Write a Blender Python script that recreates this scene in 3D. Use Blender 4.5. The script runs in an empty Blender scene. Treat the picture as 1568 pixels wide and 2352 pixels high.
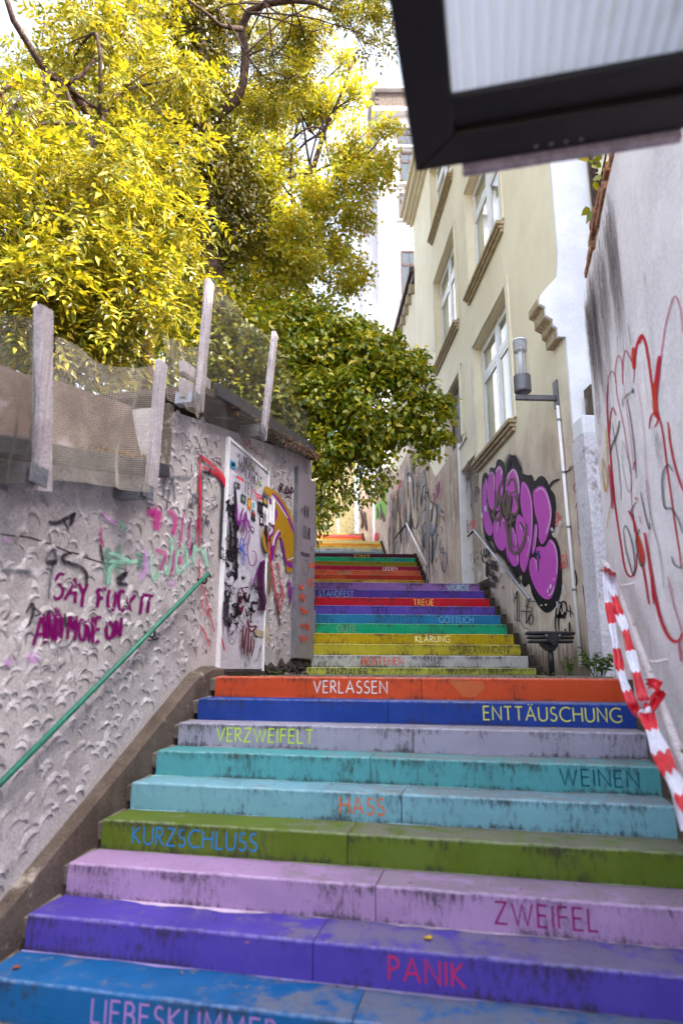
import bpy, bmesh, math, random
import numpy as np
from mathutils import Vector, Matrix
from mathutils.geometry import tessellate_polygon
random.seed(7)
RNG = np.random.default_rng(11)
SC = bpy.context.scene
COL = SC.collection
PI = math.pi

# ------------------------------------------------------------------ camera
FPX, PITCH, ROLL = 1512.4, 0.235, 0.0034          # focal length for a 1568 px wide picture
cam = bpy.data.cameras.new('camera')
cam.sensor_fit = 'HORIZONTAL'; cam.sensor_width = 36.0
cam.lens = 36.0 * FPX / 1568.0
cam.clip_start = 0.05; cam.clip_end = 2000
cam.dof.use_dof = True; cam.dof.focus_distance = 8.5; cam.dof.aperture_fstop = 1.7
camo = bpy.data.objects.new('camera', cam); COL.objects.link(camo)
_up = Vector((0, -math.sin(PITCH), math.cos(PITCH))); _fw = Vector((0, math.cos(PITCH), math.sin(PITCH))); _rt = Vector((1, 0, 0))
_c, _s = math.cos(ROLL), math.sin(ROLL)
_r2 = _rt * _c + _up * _s; _u2 = _up * _c - _rt * _s
camo.matrix_world = Matrix(((_r2.x, _u2.x, -_fw.x, 0), (_r2.y, _u2.y, -_fw.y, 0), (_r2.z, _u2.z, -_fw.z, 0), (0, 0, 0, 1)))
SC.camera = camo

# ------------------------------------------------------------------ light
SUN_EL, SUN_AZ = math.radians(49), math.radians(115)      # azimuth clockwise from +Y
w = bpy.data.worlds.new('World'); SC.world = w; w.use_nodes = True
wn = w.node_tree.nodes; wn.clear()
sky = wn.new('ShaderNodeTexSky'); sky.sky_type = 'NISHITA'; sky.sun_disc = False
sky.sun_elevation = SUN_EL; sky.sun_rotation = SUN_AZ; sky.air_density = 1.0; sky.dust_density = 6.0; sky.ozone_density = 1.0
bg = wn.new('ShaderNodeBackground'); bg.inputs['Strength'].default_value = 0.15
wo = wn.new('ShaderNodeOutputWorld')
hs = wn.new('ShaderNodeHueSaturation'); hs.inputs['Saturation'].default_value = 0.6      # hazy, nearly white sky
w.node_tree.links.new(sky.outputs[0], hs.inputs['Color']); w.node_tree.links.new(hs.outputs[0], bg.inputs[0]); w.node_tree.links.new(bg.outputs[0], wo.inputs[0])
sl = bpy.data.lights.new('sun', 'SUN'); sl.energy = 2.3; sl.angle = math.radians(0.5); sl.color = (1.0, 0.93, 0.82)
so = bpy.data.objects.new('sun', sl); COL.objects.link(so)
_sd = Vector((math.sin(SUN_AZ) * math.cos(SUN_EL), math.cos(SUN_AZ) * math.cos(SUN_EL), math.sin(SUN_EL)))
so.rotation_euler = _sd.to_track_quat('Z', 'Y').to_euler(); so.location = _sd * 30
SC.view_settings.view_transform = 'Standard'; SC.view_settings.look = 'None'
SC.view_settings.gamma = 1; SC.view_settings.use_curve_mapping = False
SC.view_settings.exposure = 2.68
SC.cycles.transparent_max_bounces = 32; SC.cycles.max_bounces = 10; SC.cycles.diffuse_bounces = 7
SC.cycles.use_denoising = True

# ------------------------------------------------------------------ helpers
def lin(c):
    return tuple((v / 255 / 12.92 if v / 255 <= .04045 else ((v / 255 + .055) / 1.055) ** 2.4) for v in c[:3]) + (1,)

def ray(x, y):
    a = x - 784; b = y - 1176
    u = (_c * a + _s * b) / FPX; v = -(-_s * a + _c * b) / FPX
    return Vector((u, math.cos(PITCH) - v * math.sin(PITCH), math.sin(PITCH) + v * math.cos(PITCH)))

def atY(x, y, Y):
    r = ray(x, y); return r * (Y / r.y)

class Plane:
    """a vertical wall plane: u runs along it, z is height, off stands out towards the street"""
    def __init__(s, o, d, flip=False):
        s.o = Vector((o[0], o[1], 0)); s.d = Vector((d[0], d[1], 0)).normalized()
        s.n = Vector((-s.d.y, s.d.x, 0)) * (-1 if flip else 1)
    def P(s, u, z, off=0):
        return s.o + s.d * u + s.n * off + Vector((0, 0, z))
    def uz(s, x, y, off=0):
        r = ray(x, y); t = ((s.o + s.n * off).dot(s.n)) / r.dot(s.n); p = r * t
        return ((p - s.o).dot(s.d), p.z)

PSI = 0.2248
E1 = Vector((math.cos(PSI), -math.sin(PSI), 0)); N1 = Vector((math.sin(PSI), math.cos(PSI), 0))
PHI = 0.0545
E2 = Vector((math.cos(PHI), math.sin(PHI), 0)); N2 = Vector((-math.sin(PHI), math.cos(PHI), 0))
WR = Plane((2.80, 9.13), (-.0545, 1))
WL = Plane((-1.06 - .16 * math.cos(PSI), 5.741 + .16 * math.sin(PSI)), (math.sin(PSI), math.cos(PSI)), True)
WN = Plane((2.155, 5.02), (math.sin(PSI), math.cos(PSI)))

def crop(x0, y0, s, k=0.57415):
    return lambda pts: [((x0 + x / s) * k, (y0 + y / s) * k) for x, y in pts]

class MB:
    def __init__(s): s.v = []; s.f = []; s.m = []; s.mi = 0; s.uv = None
    def add(s, vs, fs):
        b = len(s.v); s.v += [tuple(v) for v in vs]
        for f in fs: s.f.append([b + i for i in f]); s.m.append(s.mi)
        return s
    def box(s, c, sz, ax=None):
        ax = ax or (Vector((1, 0, 0)), Vector((0, 1, 0)), Vector((0, 0, 1)))
        c = Vector(c); vs = []
        for k in (-.5, .5):
            for j in (-.5, .5):
                for i in (-.5, .5):
                    vs.append(c + ax[0] * (i * sz[0]) + ax[1] * (j * sz[1]) + ax[2] * (k * sz[2]))
        return s.add(vs, [(0, 2, 3, 1), (4, 5, 7, 6), (0, 1, 5, 4), (2, 6, 7, 3), (0, 4, 6, 2), (1, 3, 7, 5)])
    def wbox(s, pl, u0, u1, z0, z1, o0, o1):
        vs = [pl.P(u, z, o) for z in (z0, z1) for o in (o0, o1) for u in (u0, u1)]
        return s.add(vs, [(0, 2, 3, 1), (4, 5, 7, 6), (0, 1, 5, 4), (2, 6, 7, 3), (0, 4, 6, 2), (1, 3, 7, 5)])
    def beam(s, a, b, w, h, up=None):
        a = Vector(a); b = Vector(b); d = (b - a); L = d.length; d.normalize()
        up = Vector(up) if up is not None else (Vector((0, 0, 1)) if abs(d.z) < .95 else Vector((0, 1, 0)))
        x = d.cross(up).normalized(); y = x.cross(d).normalized()
        return s.box((a + b) / 2, (w, L, h), (x, d, y))
    def prism(s, poly, vec):
        n = len(poly); vec = Vector(vec); P = [Vector(p) for p in poly]
        vs = P + [p + vec for p in P]
        tr = tessellate_polygon([P])
        fs = [tuple(t) for t in tr] + [tuple(i + n for i in reversed(t)) for t in tr]
        fs += [(i, (i + 1) % n, (i + 1) % n + n, i + n) for i in range(n)]
        return s.add(vs, fs)
    def tube(s, path, r, seg=10, cap=True):
        path = [Vector(p) for p in path]; n = len(path)
        rr = r if hasattr(r, '__len__') else [r] * n
        ref = None; vs = []
        for i, p in enumerate(path):
            t = (path[min(i + 1, n - 1)] - path[max(i - 1, 0)]).normalized()
            if ref is None:
                ref = Vector((0, 0, 1)) if abs(t.z) < .9 else Vector((1, 0, 0))
            x = (ref - t * ref.dot(t)).normalized(); y = t.cross(x); ref = x
            for k in range(seg):
                a = 2 * PI * k / seg
                vs.append(p + (x * math.cos(a) + y * math.sin(a)) * rr[i])
        fs = []
        for i in range(n - 1):
            for k in range(seg):
                k2 = (k + 1) % seg
                fs.append((i * seg + k, i * seg + k2, (i + 1) * seg + k2, (i + 1) * seg + k))
        if cap:
            fs.append(tuple(range(seg - 1, -1, -1))); fs.append(tuple((n - 1) * seg + k for k in range(seg)))
        return s.add(vs, fs)
    def lathe(s, c, prof, seg=20):
        c = Vector(c); vs = []
        for r, z in prof:
            for k in range(seg):
                a = 2 * PI * k / seg; vs.append(c + Vector((r * math.cos(a), r * math.sin(a), z)))
        fs = []
        for i in range(len(prof) - 1):
            for k in range(seg):
                k2 = (k + 1) % seg
                fs.append((i * seg + k, i * seg + k2, (i + 1) * seg + k2, (i + 1) * seg + k))
        return s.add(vs, fs)
    def build(s, name, mats, parent=None, bevel=0, smooth=False, loc=None):
        me = bpy.data.meshes.new(name)
        me.from_pydata(s.v, [], s.f)
        if not isinstance(mats, (list, tuple)): mats = [mats]
        for m in mats: me.materials.append(m)
        if len(mats) > 1: me.polygons.foreach_set('material_index', s.m)
        if s.uv:
            ul = me.uv_layers.new(name='UVMap')
            idx = np.zeros(len(me.loops), dtype=np.int32); me.loops.foreach_get('vertex_index', idx)
            ul.data.foreach_set('uv', np.array(s.uv, dtype=np.float32)[idx].ravel())
        if bevel:
            bm = bmesh.new(); bm.from_mesh(me)
            bmesh.ops.recalc_face_normals(bm, faces=bm.faces)
            ed = [e for e in bm.edges if len(e.link_faces) == 2 and e.calc_face_angle(0) > .6]
            try: bmesh.ops.bevel(bm, geom=ed, offset=bevel, segments=2, affect='EDGES', profile=.5)
            except Exception: pass
            bm.to_mesh(me); bm.free()
        elif not s.uv:
            bm = bmesh.new(); bm.from_mesh(me); bmesh.ops.recalc_face_normals(bm, faces=bm.faces); bm.to_mesh(me); bm.free()
        if smooth: me.polygons.foreach_set('use_smooth', [True] * len(me.polygons))
        me.update()
        o = bpy.data.objects.new(name, me); COL.objects.link(o)
        if parent: o.parent = parent
        if loc is not None: o.location = loc
        return o

def tag(o, label=None, cat=None, group=None, kind=None):
    if label: o['label'] = label
    if cat: o['category'] = cat
    if group: o['group'] = group
    if kind: o['kind'] = kind
    return o

def empty(name, label=None, cat=None, group=None, kind=None, parent=None, loc=None):
    o = bpy.data.objects.new(name, None); COL.objects.link(o); o.empty_display_size = .1
    if loc is not None: o.location = loc
    if parent: o.parent = parent
    return tag(o, label, cat, group, kind)

# ------------------------------------------------------------------ materials
def nt(name):
    m = bpy.data.materials.new(name); m.use_nodes = True
    t = m.node_tree; b = t.nodes['Principled BSDF']
    return m, t, b

def _noise(t, scale, vec=None, detail=4, rough=.6, dist=0):
    n = t.nodes.new('ShaderNodeTexNoise'); n.inputs['Scale'].default_value = scale
    n.inputs['Detail'].default_value = detail; n.inputs['Roughness'].default_value = rough; n.inputs['Distortion'].default_value = dist
    if vec: t.links.new(vec, n.inputs['Vector'])
    return n.outputs['Fac']

def _ramp(t, inp, a, b, v0=0, v1=1):
    n = t.nodes.new('ShaderNodeMapRange'); n.interpolation_type = 'SMOOTHSTEP'
    n.inputs['From Min'].default_value = a; n.inputs['From Max'].default_value = b
    n.inputs['To Min'].default_value = v0; n.inputs['To Max'].default_value = v1
    t.links.new(inp, n.inputs['Value']); return n.outputs[0]

def _math(t, op, a, b=None):
    n = t.nodes.new('ShaderNodeMath'); n.operation = op
    for i, v in enumerate((a, b)):
        if v is None: continue
        if isinstance(v, (int, float)): n.inputs[i].default_value = v
        else: t.links.new(v, n.inputs[i])
    return n.outputs[0]

def _mix(t, fac, a, b, mode='MIX'):
    n = t.nodes.new('ShaderNodeMix'); n.data_type = 'RGBA'; n.blend_type = mode
    for i, v in ((0, fac), (6, a), (7, b)):
        if isinstance(v, (int, float)): n.inputs[i].default_value = v
        elif isinstance(v, tuple): n.inputs[i].default_value = v
        else: t.links.new(v, n.inputs[i])
    return n.outputs[2]

def _coord(t, scale=(1, 1, 1), kind='Object', rnd=True):
    tc = t.nodes.new('ShaderNodeTexCoord'); mp = t.nodes.new('ShaderNodeMapping')
    mp.inputs['Scale'].default_value = scale
    src = tc.outputs[kind]
    if rnd:
        oi = t.nodes.new('ShaderNodeObjectInfo'); va = t.nodes.new('ShaderNodeVectorMath'); va.operation = 'SCALE'
        cx = t.nodes.new('ShaderNodeCombineXYZ')
        m1 = _math(t, 'MULTIPLY', oi.outputs['Random'], 37.0)
        for i in range(3): t.links.new(m1, cx.inputs[i])
        ad = t.nodes.new('ShaderNodeVectorMath'); ad.operation = 'ADD'
        t.links.new(src, mp.inputs['Vector']); t.links.new(mp.outputs[0], ad.inputs[0]); t.links.new(cx.outputs[0], ad.inputs[1])
        return ad.outputs[0]
    t.links.new(src, mp.inputs['Vector']); return mp.outputs[0]

def _bump(t, b, h, strength=.4, dist=.01):
    n = t.nodes.new('ShaderNodeBump'); n.inputs['Strength'].default_value = strength; n.inputs['Distance'].default_value = dist
    t.links.new(h, n.inputs['Height']); t.links.new(n.outputs[0], b.inputs['Normal'])

def surf(name, c1, c2=None, scale=4, rough=.8, bump=.3, bscale=90, bdist=.004, metal=0, streak=None, streak_scale=(9, 9, .7), blotch=None, blotch_t=(.55, .7), blotch_scale=2.0, streak_t=(.55, .75)):
    """base colour varied by noise, optional vertical run-off streaks and blotches of wear"""
    m, t, b = nt(name)
    v = _coord(t)
    c = _mix(t, _ramp(t, _noise(t, scale, v, 5), .3, .7), lin(c1), lin(c2 or c1))
    if blotch:
        c = _mix(t, _ramp(t, _noise(t, blotch_scale, v, 8, .65, .4), *blotch_t), c, lin(blotch))
    if streak:
        vs = _coord(t, streak_scale)
        c = _mix(t, _ramp(t, _noise(t, 1.0, vs, 5, .6), streak_t[0], streak_t[1], 0, .8), c, lin(streak))
    f = _noise(t, bscale, v, 3, .7)
    c = _mix(t, .8, c, _mix(t, _ramp(t, f, .3, .7), (.33, .33, .33, 1), (.64, .64, .64, 1)), 'OVERLAY')
    t.links.new(c, b.inputs['Base Color']); b.inputs['Roughness'].default_value = rough; b.inputs['Metallic'].default_value = metal
    if rough > .55: b.inputs['Specular IOR Level'].default_value = .2
    if bump: _bump(t, b, f, bump, bdist)
    return m

_pc = {}
def painted(col, dirt=.5, tread=(128, 120, 118), wear=.62, gain=.58):
    """painted step concrete: gritty, soot runs on the riser, paint worn grey on the walked tread"""
    key = (col, dirt, wear, gain)
    if key in _pc: return _pc[key]
    m, t, b = nt('step_paint'); C = tuple(x * gain for x in lin(col)[:3]) + (1,)
    v = _coord(t)
    base = _mix(t, _ramp(t, _noise(t, 3.0, v, 5), .3, .75), C, tuple(min(1, x * 1.12 + .01) for x in C[:3]) + (1,))
    geo = t.nodes.new('ShaderNodeNewGeometry'); sx = t.nodes.new('ShaderNodeSeparateXYZ'); t.links.new(geo.outputs['Normal'], sx.inputs[0])
    up = _ramp(t, sx.outputs[2], .55, .85)
    # grey wear on the tread
    tc = t.nodes.new('ShaderNodeTexCoord'); so_ = t.nodes.new('ShaderNodeSeparateXYZ'); t.links.new(tc.outputs['Object'], so_.inputs[0])
    walk = _ramp(t, so_.outputs[0], .7, 2.0)
    wn_ = _ramp(t, _math(t, 'ADD', _noise(t, 7.0, v, 8, .7), _math(t, 'MULTIPLY', walk, .20)), .52, .74, 0, wear)
    base = _mix(t, _math(t, 'MULTIPLY', up, wn_), base, lin(tread))
    # soot: fine speckle concentrated at the foot and the nosing of the riser, and vertical runs
    z = so_.outputs[2]
    foot = _ramp(t, z, -.165, -.125, 1, 0); top = _ramp(t, z, -.07, -.012, 0, 1)
    vs = _coord(t, (44, 44, 14)); vf = _coord(t, (1, 1, 1))
    runs = _noise(t, 1.0, vs, 4, .65); big = _noise(t, 2.2, v, 4)
    fine = _noise(t, 190, vf, 4, .8)
    s = _math(t, 'ADD', _math(t, 'MULTIPLY', runs, .55), _math(t, 'MULTIPLY', fine, .65))
    s = _math(t, 'ADD', s, _math(t, 'MULTIPLY', foot, .11)); s = _math(t, 'ADD', s, _math(t, 'MULTIPLY', top, .07))
    s = _math(t, 'ADD', s, _math(t, 'MULTIPLY', _ramp(t, big, .35, .65), .17))
    mask = _ramp(t, s, .80 - .15 * dirt, .97 - .15 * dirt, 0, .85)
    side = _math(t, 'SUBTRACT', 1.0, up)
    base = _mix(t, _math(t, 'MULTIPLY', mask, _math(t, 'ADD', _math(t, 'MULTIPLY', side, .8), .2)), base, (.035, .028, .024, 1))
    # paler line along the nosing, broken up by noise
    nose = _math(t, 'MULTIPLY', _ramp(t, z, -.016, -.004), _ramp(t, so_.outputs[1], .022, .006))
    nose = _math(t, 'MULTIPLY', nose, _ramp(t, _noise(t, 22, v, 5, .7), .38, .62, .1, .55))
    base = _mix(t, nose, base, tuple(min(1, x * 1.1 + .22) for x in C[:3]) + (1,))
    t.links.new(base, b.inputs['Base Color']); b.inputs['Roughness'].default_value = .72
    b.inputs['Specular IOR Level'].default_value = .18
    h = _math(t, 'ADD', _noise(t, 120, v, 3, .7), _math(t, 'MULTIPLY', _noise(t, 14, v, 3), .8))
    _bump(t, b, h, .55, .004)
    _pc[key] = m; return m

_sp = {}
def spray(col, soft=.25, patch=.25, op=1.0, scale=25):
    """sprayed or brushed paint: fades at its edges (across the stroke) and is patchy"""
    key = (col, soft, patch, op)
    if key in _sp: return _sp[key]
    m, t, b = nt('graffiti_paint')
    uv = t.nodes.new('ShaderNodeUVMap'); uv.uv_map = 'UVMap'
    sx = t.nodes.new('ShaderNodeSeparateXYZ'); t.links.new(uv.outputs[0], sx.inputs[0])
    d = _math(t, 'ABSOLUTE', _math(t, 'SUBTRACT', sx.outputs[1], .5))
    v = _coord(t); n = _noise(t, scale, v, 6, .7)
    dd = _math(t, 'ADD', d, _math(t, 'MULTIPLY', _math(t, 'SUBTRACT', n, .5), .25))
    a = _ramp(t, dd, .5 - max(soft, .02), .5, 1, 0)
    pn = _ramp(t, _noise(t, scale * 2.3, v, 6, .75), .35, .55, 1 - patch, 1)
    a = _math(t, 'MULTIPLY', _math(t, 'MULTIPLY', a, pn), op)
    tr = t.nodes.new('ShaderNodeBsdfTransparent'); mx = t.nodes.new('ShaderNodeMixShader')
    C = lin(col)
    c = _mix(t, n, tuple(x * .8 for x in C[:3]) + (1,), tuple(min(1, x * 1.15) for x in C[:3]) + (1,))
    t.links.new(c, b.inputs['Base Color']); b.inputs['Roughness'].default_value = .65; b.inputs['Specular IOR Level'].default_value = .12
    _bump(t, b, _noise(t, 110, v, 3, .7), .3, .003)
    out = t.nodes['Material Output']
    t.links.new(a, mx.inputs[0]); t.links.new(tr.outputs[0], mx.inputs[1]); t.links.new(b.outputs[0], mx.inputs[2]); t.links.new(mx.outputs[0], out.inputs[0])
    _sp[key] = m; return m

def leafmat(name, cols, trans=.4, rough=.4, tcol=None):
    m, t, b = nt(name)
    geo = t.nodes.new('ShaderNodeNewGeometry'); oi = t.nodes.new('ShaderNodeObjectInfo')
    r = _math(t, 'FRACT', _math(t, 'ADD', geo.outputs['Random Per Island'], _math(t, 'MULTIPLY', oi.outputs['Random'], 7.3)))
    cr = t.nodes.new('ShaderNodeValToRGB'); cr.color_ramp.interpolation = 'LINEAR'
    el = cr.color_ramp.elements
    while len(el) < len(cols): el.new(.5)
    for i, c in enumerate(cols): el[i].position = i / (len(cols) - 1); el[i].color = lin(c)
    t.links.new(r, cr.inputs[0])
    t.links.new(cr.outputs[0], b.inputs['Base Color']); b.inputs['Roughness'].default_value = rough
    b.inputs['Specular IOR Level'].default_value = .45
    tl = t.nodes.new('ShaderNodeBsdfTranslucent')
    tc = _mix(t, 1.0, cr.outputs[0], tcol or (1.5, 1.35, .5, 1), 'MULTIPLY'); t.links.new(tc, tl.inputs[0])
    mx = t.nodes.new('ShaderNodeMixShader'); mx.inputs[0].default_value = trans
    t.links.new(b.outputs[0], mx.inputs[1]); t.links.new(tl.outputs[0], mx.inputs[2]); t.links.new(mx.outputs[0], t.nodes['Material Output'].inputs[0])
    return m

M = {}
M['render_grey'] = surf('grey_trowelled_render', (194, 187, 187), (162, 154, 154), 2.2, .8, .6, 70, .006, blotch=(124, 112, 110), blotch_t=(.56, .80), blotch_scale=1.9, streak=(120, 108, 104), streak_scale=(5, 5, 1.2), streak_t=(.62, .85))
M['trowel'] = surf('grey_trowelled_render_ridges', (200, 194, 197), (140, 132, 133), 9, .8, .5, 80, .003)
M['concrete'] = surf('old_concrete', (104, 92, 84), (74, 64, 56), 3, .88, .6, 60, .006, blotch=(150, 140, 132), blotch_t=(.58, .66), blotch_scale=3.5)
M['concrete_light'] = surf('pale_mortar', (128, 118, 112), (90, 80, 74), 9, .9, .7, 60, .006)
M['dark_stone'] = surf('sooty_stone', (74, 64, 60), (40, 34, 30), 6, .9, .8, 40, .01, blotch=(120, 108, 102), blotch_t=(.6, .68), blotch_scale=6)
M['moss_kerb'] = surf('mossy_kerb', (78, 68, 62), (44, 40, 30), 8, .95, .8, 60, .008, blotch=(60, 62, 22), blotch_t=(.55, .7), blotch_scale=5)
M['cream'] = surf('cream_render', (226, 218, 196), (214, 204, 180), .9, .85, .25, 55, .004, streak=(186, 172, 146), streak_scale=(5, 5, .5), streak_t=(.62, .85))
M['cream_dirty'] = surf('grubby_cream_render', (196, 184, 168), (170, 154, 140), 1.4, .85, .35, 55, .005, streak=(112, 96, 78), streak_scale=(8, 8, .9), streak_t=(.56, .8), blotch=(214, 206, 196), blotch_t=(.6, .66), blotch_scale=2.5)
M['cream_trim'] = surf('cream_trim_paint', (232, 226, 206), (220, 212, 190), 3, .7, .15, 60, .002)
M['sill'] = surf('weathered_sill', (190, 176, 148), (154, 138, 108), 14, .85, .5, 50, .004)
M['white_render'] = surf('white_render', (236, 238, 242), (218, 220, 226), 2, .85, .35, 60, .005, blotch=(176, 172, 176), blotch_t=(.66, .7), blotch_scale=1.6)
M['white_near'] = surf('near_white_render', (238, 232, 232), (214, 207, 208), 1.3, .8, .6, 40, .008, blotch=(138, 128, 128), blotch_t=(.56, .80), blotch_scale=1.5, streak=(128, 118, 118), streak_scale=(5, 5, .45), streak_t=(.58, .82))
M['wall_far'] = surf('old_retaining_wall', (196, 176, 158), (164, 142, 126), 1.2, .9, .4, 40, .006, streak=(92, 74, 62), streak_scale=(4, 4, .4), streak_t=(.54, .76), blotch=(196, 182, 168), blotch_t=(.58, .66), blotch_scale=1.5)
M['white_paint'] = surf('white_paint', (240, 240, 242), (226, 226, 230), 4, .5, .1, 60, .002)
M['far_white'] = surf('far_white_facade', (204, 204, 208), (190, 190, 196), .6, .8, 0)
M['frame_white'] = surf('window_frame_paint', (236, 236, 238), (220, 222, 226), 4, .35, 0)
M['frame_brown'] = surf('brown_window_frame', (74, 52, 50), (60, 42, 40), 4, .5, 0)
M['grain'] = surf('weathered_wood', (176, 168, 174), (142, 132, 136), 3, .85, .4, 70, .003, streak=(110, 98, 96), streak_scale=(45, 45, 1.3), streak_t=(.5, .7))
M['grey_metal'] = surf('grey_lamp_metal', (108, 106, 112), (98, 96, 102), 4, .45, .05, 80, .001, metal=.4)
M['galv'] = surf('galvanised_steel', (150, 152, 160), (126, 126, 134), 5, .42, .1, 60, .001, metal=.75)
M['panel_grey'] = surf('grey_steel_sheet', (150, 142, 150), (134, 126, 134), 2, .5, .12, 90, .0015, metal=.15)
M['gutter'] = surf('dark_gutter', (62, 60, 66), (44, 42, 46), 6, .5, .2, 40, .003)
M['felt'] = surf('roofing_felt', (92, 76, 70), (54, 42, 36), 1.1, .95, .8, 90, .008, blotch=(128, 118, 120), blotch_t=(.54, .62), blotch_scale=1.4)
M['green_paint'] = surf('green_handrail_paint', (28, 118, 92), (22, 96, 76), 6, .4, .1, 40, .001, blotch=(130, 180, 165), blotch_t=(.68, .71), blotch_scale=14)
M['rail_white'] = surf('flaking_white_rail_paint', (222, 214, 214), (204, 196, 196), 6, .55, .3, 50, .003, blotch=(112, 74, 50), blotch_t=(.64, .68), blotch_scale=16)
M['black_metal'] = surf('black_powder_coat', (42, 38, 46), (30, 28, 34), 5, .38, .1, 60, .001)
M['bolt'] = surf('bright_bolt', (190, 186, 190), (160, 156, 160), 5, .3, 0, metal=.9)
M['rubber'] = surf('black_rubber', (30, 27, 33), (20, 18, 22), 5, .45, .2, 60, .002)
M['canopy'] = surf('dark_canopy_frame', (28, 20, 20), (18, 13, 13), 4, .5, .2, 30, .003, blotch=(66, 56, 58), blotch_t=(.62, .7), blotch_scale=5)
M['canopy_flash'] = surf('lilac_grey_flashing', (172, 160, 172), (156, 146, 158), 3, .6, .1, 30, .002)
M['bark'] = surf('grey_brown_bark', (84, 66, 58), (52, 40, 36), 12, .95, .9, 35, .012, streak=(30, 24, 20), streak_scale=(30, 30, 4), streak_t=(.5, .65))
M['brick'] = surf('broken_brick', (176, 128, 100), (120, 84, 66), 9, .92, .8, 35, .01, blotch=(206, 178, 140), blotch_t=(.55, .66), blotch_scale=9)
M['soil'] = surf('hillside_soil', (62, 52, 34), (44, 44, 20), 2, 1, .6, 20, .03)
M['paving'] = surf('grey_paving', (120, 112, 106), (96, 88, 82), 3, .9, .5, 50, .006)
M['slate'] = surf('slate_roof', (92, 88, 98), (70, 66, 74), 6, .7, .3, 20, .01)
M['shingle'] = surf('red_brown_shingle', (104, 92, 86), (78, 68, 64), 8, .8, .3, 20, .01)
M['yellow_board'] = surf('pale_yellow_boarding', (232, 214, 158), (224, 204, 146), 2, .7, .1, 30, .002)
M['slot'] = surf('dark_slot', (110, 92, 52), (90, 74, 42), 2, .8, 0)
M['tape_red'] = surf('red_barrier_tape', (226, 28, 50), (196, 16, 40), 7, .3, .3, 30, .003)
M['tape_white'] = surf('white_barrier_tape', (236, 234, 244), (218, 216, 230), 7, .3, .3, 30, .003)
M['dry_leaf'] = leafmat('dry_leaf', [(104, 66, 36), (140, 104, 62), (72, 48, 30), (166, 140, 100)], .15, .8)
M['net'] = surf('netting_cord', (190, 180, 168), (150, 142, 132), 6, .6, 0)
M['net_dark'] = surf('dark_netting_cord', (104, 100, 96), (84, 80, 76), 6, .6, 0)
M['interior'] = surf('dim_room', (70, 66, 62), (60, 56, 52), 1, .9, 0)

def glassmat():
    m, t, b = nt('window_glass')
    g = t.nodes.new('ShaderNodeBsdfGlossy'); g.inputs['Roughness'].default_value = .02; g.inputs[0].default_value = (.9, .93, .95, 1)
    tr = t.nodes.new('ShaderNodeBsdfTransparent'); tr.inputs[0].default_value = (.80, .83, .82, 1)
    fr = t.nodes.new('ShaderNodeLayerWeight'); fr.inputs['Blend'].default_value = .5
    mx = t.nodes.new('ShaderNodeMixShader'); t.links.new(_ramp(t, fr.outputs['Facing'], .4, 1.0, .06, .6), mx.inputs[0]); t.links.new(tr.outputs[0], mx.inputs[1]); t.links.new(g.outputs[0], mx.inputs[2])
    t.links.new(mx.outputs[0], t.nodes['Material Output'].inputs[0]); return m
M['glass'] = glassmat()
def clearglass():
    m, t, b = nt('clear_lamp_glass')
    g = t.nodes.new('ShaderNodeBsdfGlossy'); g.inputs['Roughness'].default_value = .05
    tr = t.nodes.new('ShaderNodeBsdfTransparent'); tr.inputs[0].default_value = (.93, .94, .95, 1)
    fr = t.nodes.new('ShaderNodeLayerWeight'); fr.inputs['Blend'].default_value = .5
    mx = t.nodes.new('ShaderNodeMixShader'); t.links.new(_ramp(t, fr.outputs['Facing'], .55, 1.0, .03, .5), mx.inputs[0]); t.links.new(tr.outputs[0], mx.inputs[1]); t.links.new(g.outputs[0], mx.inputs[2])
    t.links.new(mx.outputs[0], t.nodes['Material Output'].inputs[0]); return m
M['lampglass'] = clearglass()
def sheetmat():
    m, t, b = nt('translucent_corrugated_plastic')
    v = _coord(t)
    c = _mix(t, _ramp(t, _noise(t, 3, v, 4), .55, .75), (.44, .46, .50, 1), (.34, .34, .34, 1))
    c = _mix(t, _ramp(t, _noise(t, 2.2, _coord(t, (1.6, .7, 1)), 4), .62, .75, 0, .6), c, (.26, .30, .14, 1))
    b.inputs['Roughness'].default_value = .5; t.links.new(c, b.inputs['Base Color'])
    tl = t.nodes.new('ShaderNodeBsdfTranslucent'); t.links.new(c, tl.inputs[0])
    mx = t.nodes.new('ShaderNodeMixShader'); mx.inputs[0].default_value = .6
    t.links.new(b.outputs[0], mx.inputs[1]); t.links.new(tl.outputs[0], mx.inputs[2]); t.links.new(mx.outputs[0], t.nodes['Material Output'].inputs[0])
    return m
M['sheet'] = sheetmat()

# ------------------------------------------------------------------ painted strokes on walls
def smooth(pts, closed=False, step=None, n=6):
    P = [Vector((p[0], p[1])) for p in pts]
    if len(P) < 3 and not closed:
        return [P[0].lerp(P[-1], i / 8) for i in range(9)]
    out = []; N = len(P)
    rng = range(N) if closed else range(N - 1)
    for i in rng:
        if closed: a, b, c, d = P[i - 1], P[i], P[(i + 1) % N], P[(i + 2) % N]
        else: a, b, c, d = P[max(i - 1, 0)], P[i], P[i + 1], P[min(i + 2, N - 1)]
        for k in range(n):
            t = k / n
            out.append(.5 * ((2 * b) + (c - a) * t + (2 * a - 5 * b + 4 * c - d) * t * t + (3 * b - a - 3 * c + d) * t ** 3))
    if not closed: out.append(P[-1])
    return out

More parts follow.
